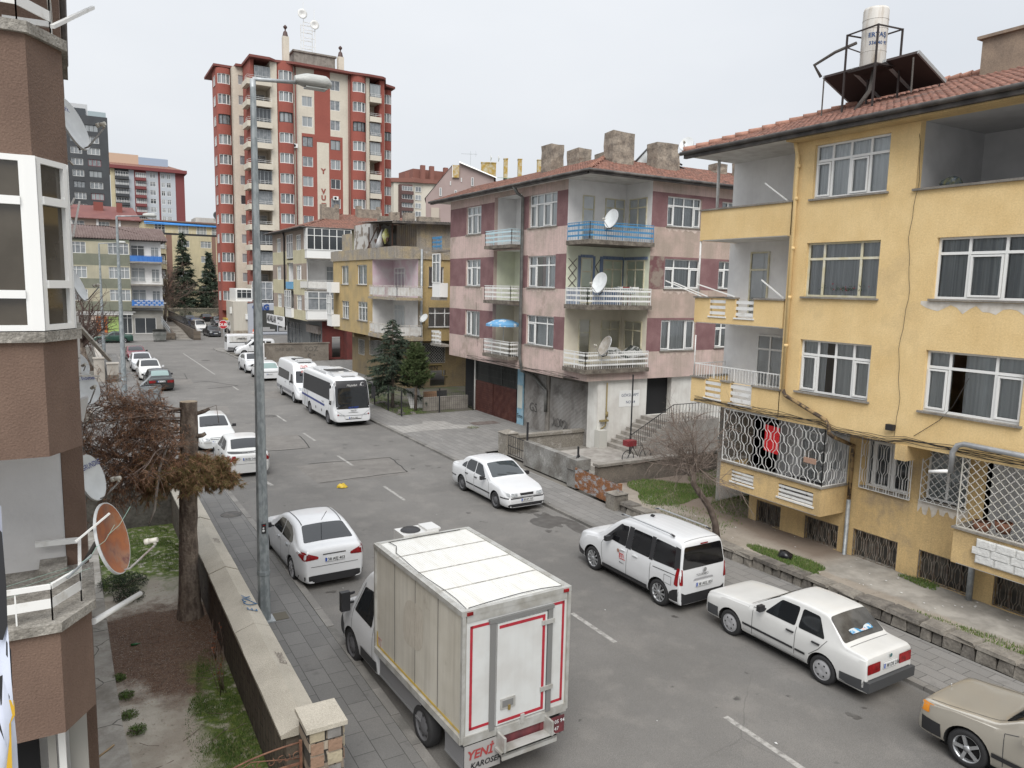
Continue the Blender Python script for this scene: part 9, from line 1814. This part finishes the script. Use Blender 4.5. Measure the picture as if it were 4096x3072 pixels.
q=MB();q.bar((19.68,15.7,14.15),(19.68,15.7,12.98),.03);q.bar((20.95,15.4,13.6),(20.95,15.4,13.4),.03);q.bar((19.68,12.9,14.1),(19.7,12.9,13.2),.03);q.bar((20.95,12.9,13.6),(20.95,12.9,13.4),.03);q.tube([(19.6,15.75,14.2),(19.45,15.9,14.55),(19.45,15.2,14.75),(19.5,14.55,14.85)],.045,8);q.tube([(19.75,14.1,14.05),(19.7,14.15,13.5),(19.4,14.35,12.95)],.06,8);q.build('insulated_pipe',mat('lagging',(.11,.10,.09),.9,bump=1,bscale=30),sh_)
um=empty('balcony_parasol',(20.4,36.2,4.1),0,'faded blue and white parasol on the lowest small balcony of the pink block','parasol')
q=MB();n=8;rows=[[(20.4+.01*math.cos(2*math.pi*j/24),36.2+.01*math.sin(2*math.pi*j/24),6.0)for j in range(24)],[(20.4+.5*math.cos(2*math.pi*j/24),36.2+.55*math.sin(2*math.pi*j/24),5.93)for j in range(24)],[(20.4+.95*math.cos(2*math.pi*j/24),36.2+1.05*math.sin(2*math.pi*j/24),5.72)for j in range(24)],[(20.4+.96*math.cos(2*math.pi*j/24),36.2+1.06*math.sin(2*math.pi*j/24),5.6)for j in range(24)]]
q.grid(rows,0,False,True);q.build('canopy',mat('parasol_blue',(.12,.30,.50),.8,c2=(.5,.55,.58),scale=2.5,lo=.55,hi=.6),um);q=MB();q.tube([(20.4,36.2,4.0),(20.4,36.2,5.95)],.02,6);q.build('pole',WHITEM,um)
q=MB();rows=[[(18.35+.28*math.cos(t)*k_+.05*math.sin(3*t),10.75+.3*math.sin(t)*k_,10.32+z)for t in[2*math.pi*j/14 for j in range(14)]]for k_,z in((1,0),(1.1,.12),(.8,.25),(.3,.33))];q.grid(rows,0,False,True);q.face(rows[-1])
rr=random.Random(2);q.v=[(18.3+(x-18.35)*.6+rr.uniform(-.02,.02),10.75+(y-10.75)*.75+rr.uniform(-.03,.03),10.32+(z-10.32)*.75+.06+rr.uniform(-.02,.02))for x,y,z in q.v];q.build('plastic_sack',mat('dark_sack',(.03,.045,.06),.5,c2=(.10,.10,.04),scale=9),None,label='crumpled dark blue and olive sack on the yellow block top loggia ledge',cat='sack')
q=MB();blob(q,8.55,27.6,.16,.11,ZR+.01,3,12);q.lathe((8.55,27.6,ZR),[(.2,0),(.18,.06),(.08,.13),(.001,.14)],9);rr=random.Random(3);q.v=[(a+rr.uniform(-.03,.03),b_2+rr.uniform(-.03,.03),max(ZR+.004,c_+rr.uniform(-.02,.03)))for a,b_2,c_ in q.v];q.build('yellow_litter',mat('yellow_plastic',(.55,.38,.03),.5),None,label='crumpled yellow plastic bag lying on the road',cat='litter')
LIT=mat('litter_white',(.55,.55,.54),.7);rr=random.Random(77);q=MB()
for i in range(140):
 s_=rr.choice(('k','g','r'))
 if s_=='k':x,y,z=rr.uniform(14.0,16.3),rr.uniform(6,40),ZP+.01
 elif s_=='g':x,y,z=rr.uniform(16.8,18.9),rr.uniform(8,22),.335
 else:x,y,z=rr.uniform(5,14),rr.uniform(6,60),ZR+.01
 a=rr.uniform(.008,.028);t=rr.uniform(0,3);q.face([(x+a*math.cos(t+k),y+a*math.sin(t+k)*1.4,z+rr.uniform(0,.012))for k in(0,1.6,3.1,4.7)])
q.build('scattered_litter',LIT,None,kind='stuff',label='tiny scraps of pale litter scattered over road and verge',cat='litter')
q=MB();q.lathe((17.1,13.8,.33),[(.2,0),(.22,.08),(.12,.18),(.001,.2)],8);rr=random.Random(5);q.v=[(a+rr.uniform(-.05,.05),b_2+rr.uniform(-.05,.05),c_)for a,b_2,c_ in q.v];q.build('black_bag',mat('black_plastic_bag',(.01,.01,.012),.3),None,label='crumpled black plastic bag on the small grass patch',cat='bag')
def pchair(x,y,z,rz,mm,label,seat=None):
 root=empty('balcony_chair',(x,y,z),rz,label,'chair','chairs on the middle corner balcony');q=MB()
 for sx in(-.2,.2):
  for sy in(-.2,.2):q2=MB();q2.bar((sx,sy,0),(sx,sy,.45 if sy<0 else.9),.03);q2.build('leg',mm,root,local=True)
 q.box(-.22,.22,-.22,.22,.44,.48);q.build('seat',seat or mm,root,local=True);q=MB();q.box(-.2,.2,.19,.22,.82,.88)
 for i in range(4):q.bar((-.15+.1*i,.2,.5),(-.15+.1*i,.2,.85),.015)
 q.build('backrest',mm,root,local=True)
pchair(22.9,28.9,7.0,R(20),WHITEM,'white metal chair on the tiled balcony, nearer the grey cover');pchair(23.5,28.8,7.0,R(-30),WHITEM,'white metal chair at the right end of the tiled balcony');pchair(23.5,29.5,7.0,R(160),mat('red_plastic',(.3,.03,.03),.5),'dark red chair at the back of the tiled balcony')
q=MB();rr=random.Random(8);rows=[[(22.4+.28*j+rr.uniform(-.04,.04),28.7+.3*i,7.82+rr.uniform(-.04,.05)-(.25 if i in(0,)else 0))for j in range(5)]for i in range(3)];q.grid(rows);q.build('table_cover',mat('grey_cover',(.15,.17,.17),.9),None,label='grey cloth thrown over a table on the tiled balcony',cat='cloth')
q=MB();rows=[[(22.0+.3*j+rr.uniform(-.05,.05),28.5+.4*i,4.85+.12*math.sin(j*1.3)+rr.uniform(-.05,.05)-(.4 if i==0 else 0))for j in range(8)]for i in range(3)];q.grid(rows,0,False);q.build('heaped_covers',mat('heap_grey',(.3,.3,.29),.9,c2=(.03,.035,.03),scale=2.5,lo=.5,hi=.55),None,label='heap of grey and dark covers on the lowest corner balcony',cat='covers')
bk=empty('cargo_tricycle',(21.3,25.2,.05),0,'old bicycle with a red crate leaning beside the entrance steps','bicycle')
for x,r_ in((20.9,.32),(21.9,.32)):
 q=MB();q.tube([(x+r_*math.cos(t),25.6,.37+r_*math.sin(t))for t in[2*math.pi*i/20 for i in range(21)]],.018,5)
 for i in range(8):t=math.pi*i/4;q.bar((x,25.6,.37),(x+r_*math.cos(t),25.6,.37+r_*math.sin(t)),.006)
 q.build('wheel',BLKP,bk)
q=MB();q.tube([(20.9,25.6,.37),(21.15,25.6,.85),(21.65,25.6,.85),(21.45,25.6,.37),(21.15,25.6,.85)],.018,5);q.tube([(21.9,25.6,.37),(21.65,25.6,.95),(21.5,25.4,1.0)],.018,5);q.build('frame',BLKP,bk);q=MB();q.box(20.7,21.2,25.4,25.75,.9,1.15);q.build('crate',mat('red_crate',(.2,.02,.025),.6),bk)
q=MB();q.obox((19.35,16.2,6.95),(.05,0,0),(0,-.9,0),(.1,-.15,1.35),0)
for a,c_ in(((19.32,16.2,6.95),(19.42,16.05,8.3)),((19.32,15.3,6.95),(19.42,15.15,8.3)),((19.42,16.05,8.3),(19.42,15.15,8.3)),((19.3,16.2,7.25),(19.3,15.3,7.25))):q.bar(a,c_,.03,m=1)
q.build('leaning_screen',[mat('grey_screen',(.16,.16,.16),.7),WHITEM],None,label='grey framed screen leaning on the middle balcony of the yellow block',cat='screen')
for k,(p,c_,lab)in enumerate((((18.1,18.7,7.6),(17.3,19.6,8.1),'upper white pole at the far end of the middle yellow balcony'),((18.1,18.4,7.6),(17.3,19.2,8.05),'lower white pole at the far end of the middle yellow balcony'),((18.1,17.2,7.62),(17.5,18.3,8.0),'white pole over the middle opening of the yellow balcony'),((18.1,15.3,7.62),(17.9,16.0,8.15),'white pole by the drainpipe on the middle yellow balcony'),((18.1,15.4,10.45),(17.9,16.1,11.0),'white pole on the top yellow balcony beside the door'))):
 q=MB();q.bar(p,c_,.035);q.build('clothes_pole',WHITEM,None,label=lab,cat='clothes pole')
q=MB();q.tube([(18.05,18.8,7.6),(18.05,18.8,9.42)],.03,8);q.build('balcony_post',WHITEM,None,label='thin white post between the middle and top yellow balconies',cat='post')
q=MB();q.tube([(18.05,18.8,4.95),(18.05,18.8,6.3)],.02,6);q.build('balcony_rod',WHITEM,None,label='thin rod at the far corner of the lowest yellow balcony',cat='rod')
fp=empty('flower_pot',(18.35,9.2,2.34),0,'pair of terracotta pots behind the white lattice grille','flower pot');q=MB();q.lathe((18.4,9.3,2.2),[(.001,0),(.14,0),(.2,.3),(.18,.3)],16);q.lathe((18.45,8.85,2.35),[(.001,0),(.14,0),(.19,.26),(.17,.26)],16);q.build('pots',mat('terracotta',(.22,.10,.06),.8),fp)
q=MB();q.box(18.4,19.0,14.2,15.2,2.12,2.18);q.bar((18.5,14.3,1.75),(18.5,14.3,2.14),.03);q.bar((18.5,15.1,1.75),(18.5,15.1,2.14),.03);q.build('balcony_table',BLKP,None,label='dark table inside the grilled balcony',cat='table')
q=MB();q.box(17.98,18.02,13.7,14.1,2.95,3.1);q.build('wooden_plank',mat('pale_wood',(.35,.22,.16),.8),None,label='short brown board tied to the balcony grille',cat='board')
q=MB();rr=random.Random(6)
for i in range(60):y,z=13.3+rr.gauss(0,.35),7.85+abs(rr.gauss(0,.07));a=.02;q.face([(18.03,y,z),(18.02,y-a,z+a),(18.03,y,z+2*a),(18.04,y+a,z+a)],1 if rr.random()<.3 else 0)
q.build('window_flowers',[mat('leaf_mid',(.05,.09,.03),.8),mat('flower_red',(.4,.02,.04),.7)],None,label='pink and red potted geraniums on the cream-framed window sill',cat='flowers')
for x,y in((3390,1050),(2240*1.0,640)):
 pass
# ================================================================ trees, shrubs, grass
BARK=mat('cedar_bark',(.24,.195,.155),.95,c2=(.13,.10,.08),scale=9,lo=.42,hi=.58,bump=1.6,bscale=14,stretch=(1,1,.35),fine=.3)
TWIG=mat('bare_twig',(.15,.115,.095),.9,c2=(.22,.18,.15),scale=5);TWIGD=mat('dark_twig',(.17,.125,.10),.9)
NEED=[mat('dead_needle',(.30,.155,.09),.9,c2=(.21,.105,.06),scale=2.5,lo=.4,hi=.6),mat('dead_needle_light',(.38,.22,.125),.9),mat('olive_needle',(.19,.165,.06),.9)]
GREEN=[mat('spruce_needle',(.022,.036,.024),.85,c2=(.035,.054,.034),scale=1.5),mat('spruce_needle_light',(.06,.085,.05),.85)]
OLIV=[mat('conifer_leaf',(.038,.062,.018),.85,c2=(.06,.085,.026),scale=2),mat('conifer_leaf_light',(.085,.115,.04),.85)]
def tree(name,loc,label,group=None):return empty(name,loc,0,label,'tree',group)
def rv(rr,k=1):return Vector((rr.gauss(0,k),rr.gauss(0,k),rr.gauss(0,k)))
def limb(mb,p,d,L,r,rr,lev,spec,tips,m=0):
 """tapered wandering branch; spec[lev] = (segments, wander, up/droop, children, child length ratio, spread)"""
 seg,wan,grav,nch,cr,spr=spec[lev];pts=[Vector(p)];d=Vector(d).normalized()
 for i in range(seg):d=(d+rv(rr,wan)+Vector((0,0,grav))).normalized();pts.append(pts[-1]+d*L/seg)
 n=8 if lev==0 else(5 if lev==1 else 3)
 mb.tube(pts,[r*(1-.75*i/seg)for i in range(seg+1)],n,m,False)
 if lev+1<len(spec):
  for k in range(nch):
   t=rr.uniform(.06,1);i=min(seg-1,int(t*seg));q=pts[i].lerp(pts[i+1],t*seg-i);a=(pts[i+1]-pts[i]).normalized();o=rv(rr).cross(a).normalized()
   limb(mb,q,a*(1-spr)+o*spr,L*cr*rr.uniform(.7,1.2),r*.45,rr,lev+1,spec,tips,m)
 else:tips.append((pts,L))
 return pts
def tufts(mb,tips,rr,per,ln,wd,mats,droop=-.3,spread=1.,flat=0):
 for pts,L in tips:
  for k in range(per):
   t=rr.random()*(len(pts)-1);i=int(t);p=pts[i].lerp(pts[min(i+1,len(pts)-1)],t-i);a=(pts[min(i+1,len(pts)-1)]-pts[i]);a=a.normalized()if a.length>0 else Vector((0,0,1))
   d=(a*.6+rv(rr,.45)*spread+Vector((0,0,droop))).normalized();s=d.cross(rv(rr)).normalized()*wd*rr.uniform(.6,1.3);e=p+d*ln*rr.uniform(.5,1.3)
   mb.face([p-s*.5,p+s*.5,e+s*.15,e-s*.15],rr.choice(mats))
# 1. lopped cedar in the left garden
t1=tree('lopped_cedar',(2.1,19.5,-.6),'lopped cedar with flat-sawn trunk and drooping dead brown branches')
rr=random.Random(21);q=MB();rows=[]
path=[(2.12,19.5,-.65,.34),(2.12,19.5,-.3,.27),(2.12,19.5,.6,.225),(2.15,19.5,2,.21),(2.2,19.5,3.2,.20),(2.23,19.5,3.9,.21),(2.25,19.5,4.6,.195),(2.25,19.5,4.85,.195)]
from mathutils import noise as mn
for i in range(60):
 t=i/59*(len(path)-1);k=min(int(t),len(path)-2);f=t-k;c_=[path[k][j]+(path[k+1][j]-path[k][j])*f for j in range(4)]
 rows.append([(c_[0]+(c_[3]+.022*mn.noise(Vector((math.cos(a)*5,math.sin(a)*5,c_[2]*2.2))))*math.cos(a),c_[1]+(c_[3]+.022*mn.noise(Vector((math.cos(a)*5+9,math.sin(a)*5,c_[2]*2.2))))*math.sin(a),c_[2])for a in[2*math.pi*j/28 for j in range(28)]])
q.grid(rows,0,True,True);q.build('trunk',BARK,t1);q2=MB();q2.face([(x,y,z+.001)for x,y,z in rows[-1]]);q2.build('sawn_top',mat('sawn_wood',(.38,.30,.20),.8,c2=(.25,.19,.13),scale=8),t1)
q=MB()
for(p,d,L,r_)in(((2.4,19.4,3.35),(1,-.3,.12),.42,.09),((2.42,19.45,4.55),(1,-.1,.25),.3,.05),((2.4,19.4,4.0),(1,-.2,.1),.2,.06)):q.tube([p,Vector(p)+Vector(d).normalized()*L*.6,Vector(p)+Vector(d).normalized()*L+Vector((0,0,.04))],[r_,r_*.9,r_*.75],10)
q.tube([(2.5,19.4,4.62),(2.85,19.3,4.75),(2.9,19.3,4.3)],.008,4);q.build('stub',BARK,t1)
q,tips=MB(),[]
SP=[(9,.10,-.01,15,.34,.5),(5,.16,-.02,6,.5,.6),(4,.2,-.06,0,0,0)]
for i in range(30):
 z=rr.uniform(2.9,4.75);a=rr.choice((rr.uniform(150,215),rr.uniform(130,240),rr.uniform(165,205),rr.uniform(150,205)));L=rr.uniform(1.2,2.9)
 limb(q,(2.15,19.5,z),(math.cos(R(a)),math.sin(R(a)),rr.uniform(-.08,.22)),L,rr.uniform(.018,.032),rr,0,SP,tips)
for i in range(13):
 a=rr.uniform(-150,60);limb(q,(2.25,19.35,rr.uniform(2.7,3.5)),(math.cos(R(a)),math.sin(R(a)),rr.uniform(-.2,.2)),rr.uniform(.5,1.05),.016,rr,0,SP,tips)
q.build('branches',TWIGD,t1);q=MB();tufts(q,tips,rr,17,.10,.009,[0,0,0,1,1],-.45,.8)
low=[t for t in tips if t[0][0].x>1.3 and t[0][0].z<3.5];tufts(q,low,rr,50,.10,.010,[2,2,1],-.4,.8);q.build('crown',NEED,t1)
q=MB();q.tube([(1.75,18.9,4.1),(1.5,18.85,3.4),(1.42,18.8,2.9),(1.35,18.75,2.45),(1.22,18.7,2.15)],[.02,.03,.034,.028,.012],8);q.build('hanging_branch',mat('peeled_branch',(.26,.22,.19),.85,c2=(.4,.37,.33),scale=12,stretch=(1,1,.4)),t1)
t2=tree('bare_pollard_tree',(16.55,15.9,.2),'bare leaning pollarded tree beside the yellow block balcony');rr=random.Random(5);q=MB()
P2=[aty(*(1.85172*a for a in p),15.9)for p in((1548,1166),(1545,1130),(1532,1095),(1512,1066),(1498,1045),(1496,1010))]
q.tube(P2,[.12,.10,.095,.09,.085,.075],10);hd=Vector(P2[-1]);sd_=Vector(P2[3]);q.tube([sd_,sd_+Vector((-.15,-.05,.05)),sd_+Vector((-.2,-.08,.2))],[.06,.05,.045],8)
q.build('trunk',mat('smooth_bark',(.10,.075,.062),.9,c2=(.15,.12,.10),scale=6,bump=.6,bscale=14),t2);q,tips=MB(),[]
SP2=[(7,.10,-.02,11,.48,.5),(5,.13,-.06,6,.5,.5),(3,.14,-.08,0,0,0)]
for i in range(26):
 a=rr.uniform(0,360);e=rr.uniform(-5,85);limb(q,hd+Vector((rr.uniform(-.1,.1),rr.uniform(-.1,.1),rr.uniform(-.3,.2))),(math.cos(R(a))*math.cos(R(e)),math.sin(R(a))*math.cos(R(e)),math.sin(R(e))),rr.uniform(1.1,1.95),.02,rr,0,SP2,tips)
q.build('crown',TWIG,t2)
def bare(base,h,r,label,seed,nb,lean=(0,0),tk=.16,L0=.55,sp=None,m=TWIGD):
 t=tree('bare_tree',base,label);rr=random.Random(seed);q=MB();b_=Vector(base);top=b_+Vector((lean[0],lean[1],h*.42));q.tube([b_,b_.lerp(top,.5)+Vector((lean[0]*.2,0,0)),top],[tk,tk*.8,tk*.62],9);q.build('trunk',BARK,t);q,tips=MB(),[]
 sp=sp or[(6,.12,.05,8,.55,.5),(5,.15,.03,6,.5,.5),(4,.18,.02,0,0,0)]
 for i in range(nb):
  a=360*i/nb+rr.uniform(-25,25);e=rr.uniform(15,75);st=b_.lerp(top,rr.uniform(.75,1));limb(q,st,(math.cos(R(a))*math.cos(R(e)),math.sin(R(a))*math.cos(R(e)),math.sin(R(e))),r*rr.uniform(.8,1.15),tk*.35,rr,0,sp,tips)
 q.build('crown',m,t);return t
bt=atz(386,1490,0);bare((1.0,66.5,0),7.6,3.1,'bare street tree with reddish twigs behind the small dish at left',4,13,(-.9,0),.26,m=mat('reddish_twig',(.085,.055,.045),.9))
bare((11.3,124,1.2),9.0,4.3,'spreading bare tree over the steps between the sage and pale yellow blocks',9,13,(.4,0),.25)
for x,y,s_,lab in((15.5,157.8,3,'bare bushy tree at the back fence left of the firs'),(24.5,157.8,3,'bare bushy tree at the back fence right of the firs')):bare((x,y,0),6,2.6,lab,int(x),9,(0,0),.12)
def conifer(base,h,r,label,seed,mats,name='fir_tree',droop=-.18,bare_=.08,n=150,per=26,ln=.26,wd=.05,shape=.95,tk=.12,up=.05):
 t=tree(name,base,label);rr=random.Random(seed);b_=Vector(base);q=MB();q.tube([b_,b_+Vector((.03,0,h*.5)),b_+Vector((0,0,h))],[tk,tk*.6,.015],8);q.build('trunk',BARK,t)
 q,lf=MB(),MB();tips=[]
 for i in range(n):
  f=bare_+(1-bare_)*((i+rr.random())/n);z=h*f;L=r*max(.06,(1-f)**shape)*rr.uniform(.65,1.18);a=rr.uniform(0,360);d=Vector((math.cos(R(a)),math.sin(R(a)),up+rr.uniform(-.12,.12)));p=b_+Vector((0,0,z));pts=[p]
  for k in range(4):d=(d+Vector((0,0,droop*.4))+rv(rr,.06)).normalized();pts.append(pts[-1]+d*L/4)
  q.tube(pts,[.02,.015,.012,.008,.004],3,0,False);tips.append((pts,L))
  for k in range(int(3+L*3)):
   u=rr.uniform(.25,.95)*4;j=int(u);pp=pts[j].lerp(pts[j+1],u-j);s_=(pts[j+1]-pts[j]).normalized();o=s_.cross(Vector((0,0,1))).normalized()*rr.choice((-1,1));e=pp+(s_*.6+o*.7+Vector((0,0,-.12))).normalized()*L*.3;tips.append(([pp,pp.lerp(e,.5)+Vector((0,0,.01)),e],L*.3))
 q.build('branches',TWIGD,t)
 for pts,L in tips:tufts(lf,[(pts,L)],rr,max(4,int(per*L)),ln,wd,[0,0,1],-.12,.7)
 lf.build('crown',mats,t);return t
conifer((16.95,44.1,0),5.6,2.25,'blue-green spruce with layered drooping boughs behind the midibus',3,GREEN,'spruce_tree',n=150,per=60,ln=.17,wd=.035,shape=.62,bare_=.2)
conifer((17.75,42.3,0),4.2,1.35,'bushy olive conifer with bare stem right of the spruce',8,OLIV,'conifer',n=150,per=110,ln=.13,wd=.032,shape=.45,bare_=.36,up=.5,droop=.12)
for x,lab,h,sd,r in((18.4,'taller dark fir with thin pointed top behind the far car park',16.2,1,3.6),(23.2,'shorter dark fir right of the taller one',12.6,2,3.3)):
 conifer((x,161,.5),h,r,lab,sd,GREEN,n=170,per=11,ln=.62,wd=.16,shape=.85,tk=.25,droop=-.1,up=.12,bare_=.06)
GRS=[mat('grass_a',(.065,.12,.025),.9),mat('grass_b',(.11,.17,.035),.9),mat('grass_c',(.17,.18,.07),.9)]
def grass(name,areas,seed,hgt=.05,lab='short grass'):
 rr=random.Random(seed);q=MB()
 for(cx,cy,rx,ry,n,z)in areas:
  for i in range(n):
   a=rr.uniform(0,6.28);k=math.sqrt(rr.random())*(1+.25*math.sin(3*a+seed));x,y=cx+rx*k*math.cos(a),cy+ry*k*math.sin(a);h=hgt*rr.uniform(.5,1.5);w_=.008*rr.uniform(.7,1.6);t=rr.uniform(0,3.14);dx,dy=math.cos(t)*w_,math.sin(t)*w_
   q.face([(x-dx,y-dy,z),(x+dx,y+dy,z),(x+rr.uniform(-.03,.03),y+rr.uniform(-.03,.03),z+h)],rr.choice((0,0,1,1,2)))
 return q.build(name,GRS,None,kind='stuff',label=lab,cat='grass')
grass('lawn_grass',[(1.5,25.2,1.1,2.2,9000,-.62),(2.05,14.3,.55,2.6,11000,-.62),(1.6,12.2,.8,1.2,2500,-.62),(.95,11.5,.3,.4,400,-.62)],4,.055,'short grass in the left garden along the wall and far end')
grass('verge_grass',[(17.05,13.6,.45,1.2,6500,.3),(19.0,20.6,1.8,1.5,14000,.3),(23,19,4,2.8,16000,.3),(17.0,8.3,.3,1.4,1200,.3),(18.9,10.9,.25,.5,900,.3),(17.5,18,1,2,900,.3),(17.4,45,1.0,3.4,3500,.03),(17.3,42,.8,.6,1500,.03)],9,.07,'grass patches in the right garden and under the spruce')
def shrub(name,base,r,h,label,seed,n,mats,ln=.05,wd=.02,cat_='shrub'):
 t=empty(name,base,0,label,cat_);rr=random.Random(seed);q,lf=MB(),MB();b_=Vector(base)
 for i in range(18):
  a=rr.uniform(0,6.28);d=Vector((math.cos(a)*r,math.sin(a)*r,h*rr.uniform(.4,1)));q.tube([b_,b_+d*.5+rv(rr,.02),b_+d],[.008,.006,.003],3,0,False)
 for i in range(n):
  a=rr.uniform(0,6.28);k=rr.random()**.6;p=b_+Vector((math.cos(a)*r*k,math.sin(a)*r*k,h*rr.uniform(.1,1)*(1-.5*k*k)));d=rv(rr).normalized()*ln;s_=d.cross(rv(rr)).normalized()*wd;lf.face([p-s_,p+d*.5,p+s_,p+d],rr.choice((0,1)))
 q.build('stems',TWIGD,t);lf.build('leaves',mats,t);return t
SHR=[mat('shrub_dark',(.018,.035,.016),.8),mat('shrub_mid',(.04,.065,.025),.8)]
shrub('low_shrub',(.75,22.3,-.6),.62,.35,'dark green shrub low to the ground below the rusty dish',3,2600,SHR);shrub('low_shrub',(.85,21.3,-.6),.38,.25,'smaller dark shrub in front of the larger one in the left garden',4,1100,SHR)
for i,(x,y,r_)in enumerate(((.42,16.9,.13),(.5,16.1,.16),(.5,15.3,.17),(.62,14.7,.16),(.55,11.9,.12),(.62,11.2,.12))):shrub('weed_clump',(x,y,-.6),r_,.12,'%s green weed clump along the concrete path edge'%('farthest','second farthest','widest','fourth','second nearest','nearest')[i],20+i,420,GRS[:2],.05,.014,'weeds')
for i,(x,y,h)in enumerate(((2.25,15.4,1.0),(2.35,16.9,.9))):
 t=empty('dry_stalks',(x,y,-.6),0,('bare rose stalks in the grass by the garden wall','dry stalks with orange leaves at the foot of the garden wall')[i],'plant');q=MB();rr=random.Random(i+40)
 for k in range(9):
  p=Vector((x+rr.uniform(-.1,.1),y+rr.uniform(-.15,.15),-.6));e=p+Vector((rr.uniform(-.2,.2),rr.uniform(-.2,.2),h*rr.uniform(.5,1)));q.tube([p,p.lerp(e,.5)+rv(rr,.03),e],.006,4)
  for j in range(5):f=p.lerp(e,rr.uniform(.5,1));q.face([f,f+rv(rr,.03),f+rv(rr,.03)],1)
 q.build('stalks',[TWIGD,mat('dry_leaf',(.22,.07,.03),.8)],t)
shrub('weed_clump',(18.55,36.1,.03),.35,.08,'scrubby weeds growing through the paving before the garages',61,300,GRS[:2],.05,.012,'weeds')
q=MB();rr=random.Random(15)
for i in range(3500):
 x,y=1.2+rr.gauss(0,.75),18.3+rr.gauss(0,1.5)
 if not.45<x<2.5:continue
 a,t=rr.uniform(.01,.035),rr.uniform(0,3.14);q.face([(x,y,-.585),(x+a*math.cos(t),y+a*math.sin(t),-.57),(x+a*math.cos(t)+.004,y+a*math.sin(t)+.004,-.58)],rr.choice((0,1)))
q.build('needle_litter',NEED[:2],None,kind='stuff',label='fallen brown needles under the lopped cedar',cat='needle litter')
q=MB()
for i in range(26):
 x,y,t,L=rr.uniform(.6,2.2),rr.uniform(13,20),rr.uniform(0,3.14),rr.uniform(.1,.45);p=Vector((x,y,-.58));e=p+Vector((math.cos(t),math.sin(t),.03))*L;q.tube([p,p.lerp(e,.5)+rv(rr,.015),e],.006,4)
q.build('fallen_twigs',TWIGD,None,kind='stuff',label='thin fallen twigs scattered on the garden soil',cat='twigs')
q=MB();q.box(.55,.78,13.2,13.32,-.6,-.54);q.build('loose_brick',mat('grey_brick',(.15,.12,.11),.9),None,label='loose grey-brown brick on the edge of the concrete path',cat='brick')
q=MB();q.tube([(-.05,14.0,-.5),(.22,14.25,-.48)],.018,5);q.build('wood_stick',mat('stick_wood',(.4,.28,.16),.8),None,label='pale stick lying on the concrete path',cat='stick')
q=MB();q.lathe((.72,18.4,-.56),[(.001,0),(.03,0),(.03,.12),(.012,.16),(.012,.2)],10,'x');q.build('glass_bottle',mat('green_bottle',(.02,.10,.03),.1),None,label='small green bottle lying in the brown needles',cat='bottle')
